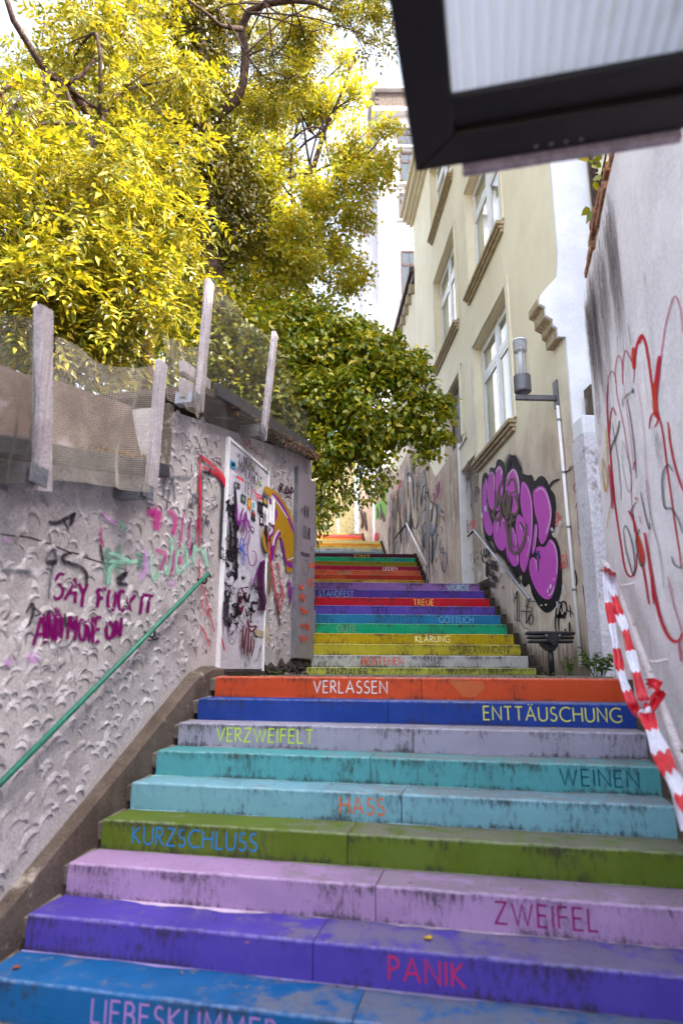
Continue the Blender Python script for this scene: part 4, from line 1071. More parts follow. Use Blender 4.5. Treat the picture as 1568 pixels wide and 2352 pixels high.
for st, w_, m_ in [
   ([(150, 560), (145, 700), (155, 860), (175, 1100), (195, 1300), (225, 1500), (250, 1650), (285, 1700), (315, 1650), (320, 1560)], .05, sred),
   ([(148, 640), (152, 540), (175, 490), (195, 540), (205, 640), (240, 800), (265, 960), (285, 1100), (290, 1260), (310, 1400)], .03, sred2),
   ([(195, 560), (195, 470), (210, 400), (232, 440), (237, 570)], .035, sred2), ([(237, 560), (240, 430), (255, 370), (285, 420), (305, 480), (300, 560)], .04, sred2),
   ([(298, 350), (305, 480)], .11, sor), ([(305, 480), (318, 350), (350, 280), (375, 340), (390, 430), (405, 540), (420, 660)], .07, sred), ([(330, 330), (355, 275)], .09, sred),
   ([(455, 400), (440, 520), (425, 640)], .12, sred), ([(425, 560), (430, 700), (440, 760)], .14, sor), ([(440, 660), (455, 520), (470, 360), (500, 180), (545, 50), (580, 130), (592, 260)], .045, sred2),
   ([(395, 830), (400, 770), (430, 730), (455, 770), (480, 890), (500, 1060), (520, 1200), (545, 1380), (570, 1540), (585, 1650)], .045, sred),
   ([(505, 790), (520, 920), (545, 1040), (575, 1140), (600, 1200)], .06, sred), ([(430, 740), (445, 780), (425, 820)], .04, sred),
   ([(160, 860), (165, 760), (180, 705), (200, 750)], .03, sred), ([(178, 790), (190, 880), (215, 1050), (230, 1250)], .02, sgr), ([(220, 780), (205, 860), (175, 930), (165, 980)], .05, sgr),
   ([(270, 620), (240, 660), (240, 700)], .05, sgr2), ([(262, 640), (280, 740), (300, 880), (312, 1000), (320, 1120)], .03, sgr), ([(298, 590), (300, 620)], .05, sgr), ([(300, 600), (260, 640)], .05, sgr2),
   ([(235, 900), (240, 1050), (270, 1190), (290, 1180), (285, 1060), (255, 950), (240, 900)], .026, sgr2), ([(245, 550), (260, 690), (285, 870), (300, 1010), (310, 1080)], .018, sred2), ([(300, 1070), (315, 1010)], .03, sred),
   ([(345, 1200), (370, 1320), (395, 1420), (400, 1380)], .035, sgr), ([(320, 1260), (290, 1310), (300, 1350), (310, 1440)], .04, sgr), ([(275, 1310), (310, 1390), (325, 1480), (350, 1600), (370, 1700), (395, 1860)], .06, sred), ([(340, 1420), (320, 1500), (350, 1640), (370, 1580)], .05, sgr), ([(330, 1460), (355, 1560), (360, 1620)], .10, sor),
   ([(245, 1430), (260, 1400), (290, 1480), (310, 1600), (305, 1690), (280, 1620), (255, 1520), (245, 1430)], .035, sgr), ([(365, 420), (380, 600), (395, 700)], .012, sred2), ([(325, 560), (350, 700), (370, 900), (380, 1100), (400, 1260), (395, 1560)], .018, sred2), ([(380, 1130), (390, 1240), (420, 1400), (460, 1560), (485, 1770)], .022, sgr),
   ([(540, 1080), (510, 1040), (480, 1090), (475, 1180), (490, 1290), (530, 1300), (570, 1360), (595, 1440)], .05, sgr), ([(530, 1580), (550, 1630), (592, 1650)], .045, sgr), ([(510, 1700), (540, 1850), (580, 1980), (600, 2050)], .04, sred2),
   ([(370, 1440), (400, 1620), (430, 1800), (470, 1960), (520, 2060), (570, 2080), (595, 2030)], .085, sred), ([(410, 1700), (425, 1860)], .05, sred), ([(575, 2080), (590, 2200)], .09, sred2),
   ([(145, 820), (148, 960), (155, 1040)], .03, sye), ([(120, 1000), (125, 1120), (140, 1200), (150, 1120), (135, 1040), (125, 1010)], .035, sye), ([(160, 1040), (170, 1160), (180, 1260)], .04, sye), ([(180, 1240), (160, 1330), (150, 1420)], .02, sye), ([(160, 1040), (175, 1180), (180, 1300)], .09, sred2),
   ([(95, 690), (118, 700), (95, 780), (118, 820), (105, 930), (95, 800), (95, 690)], .014, sgr2), ([(275, 210), (290, 340)], .02, sgr), ([(320, 1230), (325, 1250)], .04, sor), ([(345, 1340), (350, 1390)], .02, sor)]:
    N_.line(c4(st), w_, m_)
c5 = crop(2380, 2200, 2.139)
N_.line(c5([(733, 1600), (740, 1700), (760, 1800)]), .03, sgr); N_.line(c5([(640, 1540), (645, 1600), (640, 1620)]), .01, sgr)
nwp(N_.build('red_graffiti', nw))
# soot runs under the broken top
soot = spray((100, 88, 90), .5, .7, .38)
rn = random.Random(31)
for i in range(90):
    u = rn.uniform(-1.0, .5); z0 = 3.42 - abs(rn.gauss(0, .25)); L_ = rn.uniform(.2, 1.2)
    N_.uzline([Vector((u + rn.uniform(-.02, .02), z0 - L_ * k / 8)) for k in range(9)], rn.uniform(.02, .10), soot, .2)
nwp(N_.build('soot_runs', nw))
# low mortar base band
mb = MB(); mb.prism([WN.P(.8, -.30, .0), WN.P(.8, -.12, .0), WN.P(-7, -4.4, .0), WN.P(-7, -4.6, .0)], WN.n * .012); nwp(mb.build('base_band', M['concrete'], nw))

# unseen house block, added and sized to keep sun off the steps and left wall
hb = empty('unseen_shade_house', 'rendered house standing behind the white near wall at the right', 'house', loc=(7, 0, -1.5))
mb = MB(); mb.box((8.3, -.2, 3.9), (8.2, 15.6, 11.3)); relp(mb.build('wall', M['white_render'], hb), hb)
mb = MB(); mb.box((8.3, -.2, 9.65), (8.5, 15.9, .2)); relp(mb.build('roof', M['slate'], hb), hb)

# ---- flaking white handrail
wr = empty('handrail', 'flaking white handrail with birch-like rust spots wound with barrier tape', 'handrail', loc=WN.P(0, 0))
a = WN.uz(1392, 1292, .13); b = WN.uz(1568, 1750, .13); d = Vector((b[0] - a[0], b[1] - a[1]))
def rp(t, off=.13): return WN.P(a[0] + d.x * t, a[1] + d.y * t, off)
mb = MB(); mb.tube([rp(0) + Vector((-.035, 0, -.06)), rp(-.008) + Vector((-.012, 0, -.008)), rp(.03), rp(.3), rp(.6), rp(1.0), rp(1.9)], .0255, 14); relp(mb.build('rail', M['rail_white'], wr, smooth=True), wr)
for t in (.16, .60):
    mb = MB(); p = rp(t); q = rp(t, 0.0); mb.tube([p - Vector((0, 0, .01)), p.lerp(q, .5) - Vector((0, 0, .015)), q], .010, 8); relp(mb.build('bracket', M['rail_white'], wr), wr)

# ---- red and white barrier tape
bt = empty('barrier_tape', 'red and white barrier tape knotted and hanging from the white handrail', 'barrier tape', loc=rp(.1))
def tape(px, wdt, name, seed, phase=0.0, band=.205):
    rn = random.Random(seed)
    P2 = smooth([(x, y) for x, y, o in px], n=10); O = smooth([(i, px[i][2]) for i in range(len(px))], n=10)
    P3 = [WN.P(*WN.uz(p.x, p.y, O[i].y), O[i].y) for i, p in enumerate(P2)]
    mb = MB(); L = 0; K = 7; vs = []; mats = []
    tw = rn.uniform(0, 6)
    for i, p in enumerate(P3):
        t = (P3[min(i + 1, len(P3) - 1)] - P3[max(i - 1, 0)]).normalized()
        side = t.cross(p.normalized()).normalized(); nrm = side.cross(t).normalized()
        if i: L += (P3[i] - P3[i - 1]).length
        for k in range(K):
            s = k / (K - 1) - .5
            f = .010 * math.sin(k * 2.1 + L * 9 + tw) + .006 * math.sin(k * 4.1 + L * 23) + rn.uniform(-.0012, .0012)
            vs.append(p + side * (s * wdt * (1 + .15 * math.sin(L * 14 + tw))) + nrm * f)
        mats.append(int((L / band + phase)) % 2)
    for i in range(len(P3) - 1):
        mb.mi = mats[i]
        for k in range(K - 1): mb.f.append([i * K + k, i * K + k + 1, (i + 1) * K + k + 1, (i + 1) * K + k]); mb.m.append(mb.mi)
    mb.v = [tuple(v) for v in vs]
    o = mb.build(name, [M['tape_red'], M['tape_white']], bt, smooth=True); relp(o, bt)
def c5o(L): return [(*c5([(x, y)])[0], o) for x, y, o in L]
tape(c5o([(120, 160, .17), (100, 200, .17), (97, 280, .18), (108, 420, .19), (135, 560, .2), (160, 700, .21), (185, 860, .22), (215, 1030, .24), (262, 1180, .25), (310, 1300, .24), (350, 1375, .22), (385, 1405, .22)]), .050, 'strand', 1, .55, .235)
tape(c5o([(150, 190, .18), (140, 260, .17), (160, 380, .18), (205, 540, .19), (248, 660, .2), (285, 800, .21), (325, 960, .23), (370, 1130, .24), (410, 1270, .24), (430, 1360, .22)]), .050, 'strand', 2, .62, .225)
tape(c5o([(430, 1390, .23), (465, 1480, .24), (510, 1600, .25), (560, 1730, .26), (620, 1870, .27), (690, 1990, .28), (760, 2100, .28), (840, 2240, .28)]), .072, 'strand', 3, 0.05, .215)
tape(c5o([(640, 1930, .24), (690, 2080, .24), (735, 2230, .24), (790, 2400, .24)]), .045, 'strand', 5, .6, .2)
tape(c5o([(430, 1370, .23), (480, 1330, .2), (530, 1265, .16), (575, 1205, .14)]), .055, 'strand', 4, 0, .5)
tape(c5o([(440, 1150, .2), (500, 1145, .18), (560, 1175, .15)]), .060, 'loose_end', 6, 0, .5)
mb = MB()
for t, r_ in ((.13, .033), (.105, .032), (.085, .031)):
    p = rp(t); dd = (rp(t + .1) - rp(t)).normalized()
    mb.mi = 1 if t != .105 else 0
    mb.tube([p - dd * .014, p, p + dd * .016], [r_ * .97, r_ * 1.08, r_], 12)
relp(mb.build('wrap', [M['tape_red'], M['tape_white']], bt, smooth=True), bt)
mb = MB(); mb.mi = 0
for i in range(3):
    x, y = c5([(385 + i * 28, 1395 - i * 10)])[0]; p = WN.P(*WN.uz(x, y, .23), .23); mb.tube([p - Vector((.012, 0, .014)), p + Vector((.006, -.008, 0)), p + Vector((.014, 0, .018))], [.006, .018, .007], 8)
relp(mb.build('knot', M['tape_white'], bt, smooth=True), bt)

# ---- canopy overhead
cr = Vector((.242, 1.854, 1.60)); U = Vector((0, 0, 1))
cp = empty('canopy', 'dark framed canopy of corrugated translucent plastic overhead at top right', 'canopy', loc=cr)
def cpp(o): return relp(o, cp)
# front bar runs from the corner along E1, side bar back towards the camera along -N1
bw = .135; bf = .225
mb = MB(); mb.prism([cr, cr + E1 * 2.2, cr + E1 * 2.2 - N1 * .13, cr + E1 * bw - N1 * .13], U * .07); cpp(mb.build('front_bar', M['canopy'], cp, bevel=.006))
mb = MB(); mb.prism([cr + E1 * bw - N1 * .131 + U * .022, cr + E1 * 2.2 - N1 * .131 + U * .022, cr + E1 * 2.2 - N1 * bf + U * .022, cr + E1 * bw - N1 * bf + U * .022], U * .03); cpp(mb.build('inner_bar', M['canopy'], cp, bevel=.004))
mb = MB(); mb.prism([cr - N1 * .0015, cr + E1 * (bw - .001) - N1 * (.1315), cr + E1 * (bw - .001) - N1 * 1.6, cr - N1 * 1.6], U * .07); cpp(mb.build('side_bar', M['canopy'], cp, bevel=.006))
for k in range(4):
    mb = MB(); mb.lathe(cr + E1 * (.38 + .045 * k) - N1 * .03 - U * .003, [(0, -.002), (.006, -.001), (.007, .004)], 10); cpp(mb.build('screw', M['galv'], cp))
bw = .135
mb = MB(); q = cr + E1 * bw - N1 * bf + U * .03
mb.box(q + E1 * 1.02 - N1 * .012, (2.05, .022, .022), (E1, N1, U)); cpp(mb.build('glazing_bead', M['canopy'], cp, bevel=.003))
mb = MB(); mb.box(cr + E1 * .48 + N1 * .018 + U * .015, (.66, .03, .075), (E1, N1, U)); cpp(mb.build('flashing', M['canopy_flash'], cp, bevel=.006))
mb = MB(); vs = []; nn = 52 * 8
for i in range(nn + 1):
    s = bw - .02 + 2.0 * i / nn; h = .006 * math.sin(2 * PI * (2.0 * i / nn) / .0385)
    for t in (bf - .02, 1.6): vs.append(cr + E1 * s - N1 * t + U * (.062 + h))
mb.add(vs, [(2 * i, 2 * i + 1, 2 * i + 3, 2 * i + 2) for i in range(nn)]); cpp(mb.build('corrugated_sheet', M['sheet'], cp, smooth=True))
M['dim_room_tone'] = surf('dim_room_colour', (96, 104, 120), (70, 78, 92), 1.5, .6, 0)  # dimness of an unlit room put into the colour
# ================================================================== CREAM BUILDING
def facade_mat():
    m, t, b = nt('cream_facade_render')
    v = _coord(t, rnd=False)
    c = _mix(t, _ramp(t, _noise(t, .8, v, 5), .3, .7), lin((238, 230, 204)), lin((226, 216, 188)))
    st = _noise(t, 1.0, _coord(t, (5, 5, .45), rnd=False), 5)
    c = _mix(t, _ramp(t, st, .6, .85, 0, .6), c, lin((188, 172, 146)))
    tc = t.nodes.new('ShaderNodeTexCoord'); sp = t.nodes.new('ShaderNodeSeparateXYZ'); t.links.new(tc.outputs['Object'], sp.inputs[0])
    hz = _math(t, 'ADD', sp.outputs[2], _math(t, 'MULTIPLY', _noise(t, 1.3, v, 6, .65), 1.6))
    grub = _ramp(t, hz, 3.6, 5.0, 1, 0)
    gc = _mix(t, _ramp(t, _noise(t, 2.0, v, 6), .35, .65), lin((206, 192, 174)), lin((176, 158, 142)))
    c = _mix(t, grub, c, gc)
    moss = _ramp(t, _math(t, 'SUBTRACT', sp.outputs[2], _math(t, 'MULTIPLY', _noise(t, 1.0, _coord(t, (14, 14, 1.2), rnd=False), 5, .7), 1.9)), -.95, -.35, .85, 0)
    c = _mix(t, moss, c, lin((84, 68, 50)))
    f = _noise(t, 55, v, 3, .7)
    c = _mix(t, .3, c, _mix(t, f, (.28, .28, .28, 1), (.72, .72, .72, 1)), 'OVERLAY')
    t.links.new(c, b.inputs['Base Color']); b.inputs['Roughness'].default_value = .85
    _bump(t, b, _math(t, 'ADD', f, _math(t, 'MULTIPLY', _noise(t, 6, v, 3), 1.2)), .3, .006)
    return m
M['facade'] = facade_mat()
cb = empty('apartment_building', 'cream rendered building with tall white windows above the pink graffiti, right of the steps', 'building', loc=WR.P(2, -1))
def cbp(o): return relp(o, cb)
U0, U1, Z0, Z1 = -1.36, 9.45, -.25, 14.35
rec = (3.02, 4.42, 1.3, 4.15)
wins = [(.78, 2.98, 3.90, 6.28), (.78, 3.05, 7.52, 9.95), (.78, 3.05, 11.30, 13.4), (4.18, 5.75, 4.75, 6.32), (4.15, 6.50, 7.55, 10.0), (4.15, 6.55, 11.42, 13.5)]
holes = wins + [rec]
us = sorted(set([U0, U1] + [h[0] for h in holes] + [h[1] for h in holes])); zs = sorted(set([Z0, Z1] + [h[2] for h in holes] + [h[3] for h in holes]))
mb = MB()
def inh(u, z): return any(h[0] < u < h[1] and h[2] < z < h[3] for h in holes)
for i in range(len(us) - 1):
    for j in range(len(zs) - 1):
        if not inh((us[i] + us[i + 1]) / 2, (zs[j] + zs[j + 1]) / 2):
            mb.add([WR.P(us[i], zs[j], 0), WR.P(us[i + 1], zs[j], 0), WR.P(us[i + 1], zs[j + 1], 0), WR.P(us[i], zs[j + 1], 0)], [(0, 1, 2, 3)])
for (a, b, c, d) in holes:
    dp = -.24
    for q in ([(a, c), (a, d)], [(b, c), (b, d)], [(a, c), (b, c)], [(a, d), (b, d)]):
        (u0, z0), (u1, z1) = q
        mb.add([WR.P(u0, z0, 0), WR.P(u1, z1, 0), WR.P(u1, z1, dp), WR.P(u0, z0, dp)], [(0, 1, 2, 3)])
# sides, roof, back
def W(u, z, o): return WR.P(u, z, o)
mb.add([W(U0, Z0, 0), W(U0, Z1, 0), W(U0, Z1, -9), W(U0, Z0, -9)], [(0, 1, 2, 3)])
mb.add([W(U1, Z0, 0), W(U1, Z1, 0), W(U1, Z1, -9), W(U1, Z0, -9)], [(0, 1, 2, 3)])
mb.add([W(U0, Z1, 0), W(U1, Z1, 0), W(U1, Z1, -9), W(U0, Z1, -9)], [(0, 1, 2, 3)])
mb.add([W(U0, Z0, -9), W(U1, Z0, -9), W(U1, Z1, -9), W(U0, Z1, -9)], [(0, 1, 2, 3)])
cbp(mb.build('wall', M['facade'], cb))
mb = MB(); mb.wbox(WR, U0 + .05, U1 - .05, 0, Z1 - .1, -1.2, -.9); cbp(mb.build('room_backing', M['interior'], cb))
def window(h, brown=False, opened=False):
    u0, u1, z0, z1 = h; fm = M['frame_brown'] if brown else M['frame_white']; o0, o1 = -.20, -.15
    mb = MB(); t = .09
    mb.wbox(WR, u0, u0 + t, z0, z1, o0, o1); mb.wbox(WR, u1 - t, u1, z0, z1, o0, o1); mb.wbox(WR, u0 + t, u1 - t, z1 - t, z1, o0, o1); mb.wbox(WR, u0 + t, u1 - t, z0, z0 + t, o0, o1)
    um = (u0 + u1) / 2; zt = z0 + (z1 - z0) * .70
    mb.wbox(WR, um - .05, um + .05, z0 + t, z1 - t, o0 + .004, o1 + .02); mb.wbox(WR, u0 + t, um - .05, zt - .04, zt + .04, o0 + .004, o1 + .012); mb.wbox(WR, um + .05, u1 - t, zt - .04, zt + .04, o0 + .004, o1 + .012)
    w_ = cbp(mb.build('window', fm, cb, bevel=.008))
    for a, b in ((u0 + t, um - .05), (um + .05, u1 - t)):
        for c, d in ((z0 + t, zt - .04), (zt + .04, z1 - t)):
            # sash frame and pane
            mb = MB(); s = .07
            mb.wbox(WR, a + .002, a + s, c + .002, d - .002, -.19, -.142); mb.wbox(WR, b - s, b - .002, c + .002, d - .002, -.19, -.142); mb.wbox(WR, a + s, b - s, c + .002, c + s, -.19, -.142); mb.wbox(WR, a + s, b - s, d - s, d - .002, -.19, -.142)
            sa = mb.build('sash', fm, w_, bevel=.005)
            mb = MB(); mb.add([W(a + s, c + s, -.165), W(b - s, c + s, -.165), W(b - s, d - s, -.165), W(a + s, d - s, -.165)], [(0, 1, 2, 3)])
            pa = mb.build('pane', M['glass'], w_)
    # net curtain / blind behind
    mb = MB(); mb.wbox(WR, u0 + .03, u1 - .03, z0 + .03, z1 - .03, -.225, -.215); cu = mb.build('curtain', M['cream_trim'] if not brown else M['interior'], w_)
for i, h in enumerate(wins):
    window(h, brown=(i == 3))
    u0, u1, z0, z1 = h
    # moulded sill in three steps and raised architrave strips
    if i != 3:
        mb = MB(); mb.wbox(WR, u0 - .10, u1 + .10, z0 - .075, z0 - .002, -.16, .13); cbp(mb.build('sill', M['sill'], cb, bevel=.01))
        mb = MB(); mb.wbox(WR, u0 - .07, u1 + .07, z0 - .135, z0 - .077, .0, .095); mb.wbox(WR, u0 - .05, u1 + .05, z0 - .20, z0 - .137, .0, .055); cbp(mb.build('sill_moulding', M['sill'], cb, bevel=.012))
    mb = MB(); zz = z0 if i != 3 else z0 + .1
    mb.wbox(WR, u0 - .15, u0 - .002, zz, z1 + .02, .0, .035); mb.wbox(WR, u1 + .002, u1 + .15, zz, z1 + .02, .0, .035); mb.wbox(WR, u0 - .15, u1 + .15, z1 + .022, z1 + .14, .0, .035)
    cbp(mb.build('architrave', M['cream_trim'], cb, bevel=.01))
# eaves cornice
mb = MB()
for k, (dz, o) in enumerate(((0, .10), (.09, .2), (.2, .32), (.36, .42))): mb.wbox(WR, U0, U1 + .1 + .02 * k, 14.0 + dz, 14.0 + dz + (.088, .108, .158, .1)[k], .0 if k == 0 else 0.002 * k, o)
cbp(mb.build('cornice', M['cream_trim'], cb, bevel=.012))
# grooved shutter in the recess
mb = MB(); u = rec[0] + .01
mb.wbox(WR, rec[0], rec[1], rec[2], rec[3], -.25, -.215)
while u < rec[1] - .05:
    mb.wbox(WR, u, u + .052, rec[2], rec[3], -.214, -.185); u += .082
cbp(mb.build('grooved_shutter', M['cream_dirty'], cb, bevel=.004)).__setitem__('kind', 'stuff')
mb = MB(); mb.wbox(WR, 2.6, 3.9, 1.3, 1.62, -.2, .02); cbp(mb.build('threshold_block', M['moss_kerb'], cb, bevel=.03))
# wiring clipped to the wall
cR = crop(1700, 1100, 1.5209)
def wpath(px, off): return [WR.P(*WR.uz(x, y, off), off) for x, y in px]
mb = MB(); mb.tube(wpath(cR([(240, 1000), (245, 950), (238, 850), (232, 700), (228, 540), (218, 530), (160, 640), (118, 735)]), .015), .012, 6); cbp(mb.build('cable', M['cream_trim'], cb))
mb = MB(); mb.tube(wpath(cR([(250, 990), (200, 1070), (150, 1140)]), .02), .013, 6); cbp(mb.build('cable', M['frame_brown'], cb))
# door pull at the shutter
c15 = crop(1500, 1850, 3.92)
mb = MB(); q = wpath(c15([(1438, 905), (1452, 1105)]), .06); mb.tube(q, .014, 8); e_ = q[0].lerp(q[1], .38); mb.tube([e_, e_ - WR.n * .06], .009, 6); cbp(mb.build('pull_handle', M['galv'], cb, smooth=True))
# crumbling bit of old cornice left on the corner
mb = MB()
prof = [(.0, 0), (.0, -.62), (.10, -.62), (.10, -.50), (.15, -.46), (.15, -.38), (.24, -.33), (.24, -.20), (.31, -.16), (.31, -.06), (.27, 0)]
mb.prism([WR.P(-1.34, 4.82 + z, o) for o, z in prof], WR.d * .36); cbp(mb.build('cornice_stub', M['sill'], cb, bevel=.012))

# ---- pink throw-up
G2 = Paint(WR, .004); G2.pxk = 105
cG = crop(1860, 1800, 3.459)
K = spray((12, 9, 12), .06, .0); Kf = spray((30, 24, 26), .45, .35, .85); PK = spray((190, 76, 180), .04, .06, 1.0, 9); PD = spray((170, 92, 156), .1, .3, 1.0, 9); LT = spray((224, 180, 224), .2, .2, .9); GB = spray((104, 86, 76), .2, .2, .85)
G2.fill(cG([(240, 380), (290, 310), (325, 345), (350, 245), (415, 245), (440, 150), (490, 130), (545, 190), (560, 300), (580, 190), (640, 80), (700, 90), (740, 180), (790, 260), (800, 320), (880, 350), (915, 340), (950, 390), (965, 430), (1030, 365), (1090, 370), (1140, 430), (1180, 530), (1240, 620), (1262, 760), (1255, 940), (1245, 1080), (1215, 1190), (1260, 1230), (1310, 1360), (1335, 1560), (1345, 1800), (1325, 2000), (1270, 2150), (1180, 2240), (1100, 2245), (1010, 2150), (930, 2000), (890, 1860), (830, 1900), (790, 1850), (780, 1740), (700, 1780), (660, 1660), (580, 1560), (520, 1480), (430, 1400), (380, 1280), (300, 1240), (255, 1120), (232, 900), (225, 700)]), K)
for P_ in ([(285, 380), (305, 440), (303, 560), (300, 700), (330, 880), (380, 1060), (375, 1150), (345, 1188), (295, 1140), (255, 1000), (238, 800), (240, 560), (262, 420)],
           [(375, 293), (410, 370), (412, 560), (408, 760), (375, 828), (330, 760), (308, 620), (315, 440), (335, 330)],
           [(480, 215), (518, 300), (522, 420), (525, 560), (500, 700), (470, 830), (430, 840), (415, 780), (430, 600), (418, 420), (430, 280)],
           [(670, 258), (725, 330), (752, 470), (750, 620), (735, 760), (700, 880), (650, 860), (640, 780), (600, 900), (600, 640), (560, 560), (575, 400), (615, 310)],
           [(815, 440), (880, 520), (925, 680), (938, 880), (935, 1100), (915, 1330), (880, 1520), (840, 1660), (810, 1690), (765, 1600), (758, 1450), (740, 1300), (800, 1160), (850, 1040), (800, 900), (770, 760), (768, 600), (780, 480)],
           [(1045, 500), (1110, 530), (1160, 640), (1195, 780), (1200, 920), (1180, 1060), (1140, 1200), (1090, 1290), (1050, 1290), (1015, 1180), (1010, 1030), (965, 840), (945, 680), (945, 580), (985, 530)],
           [(540, 950), (580, 1020), (606, 1140), (600, 1240), (570, 1330), (520, 1395), (470, 1380), (410, 1260), (390, 1120), (400, 1000), (470, 860), (500, 880)],
           [(745, 892), (800, 930), (838, 1000), (850, 1100), (820, 1230), (770, 1280), (730, 1300), (700, 1160), (704, 1000), (720, 920)],
           [(640, 1060), (690, 1180), (720, 1310), (745, 1440), (745, 1560), (700, 1612), (640, 1600), (590, 1520), (572, 1400), (575, 1300), (610, 1180)],
           [(985, 1020), (1005, 1080), (1000, 1180), (980, 1330), (950, 1430), (930, 1420), (940, 1250), (965, 1060)],
           [(1175, 1240), (1230, 1270), (1275, 1380), (1292, 1560), (1280, 1740), (1250, 1900), (1200, 2040), (1130, 2068), (1050, 2020), (980, 1920), (920, 1780), (890, 1640), (905, 1520), (950, 1485), (1000, 1520), (980, 1380), (1030, 1335), (1110, 1340)]):
    G2.fill(cG(P_), PK)
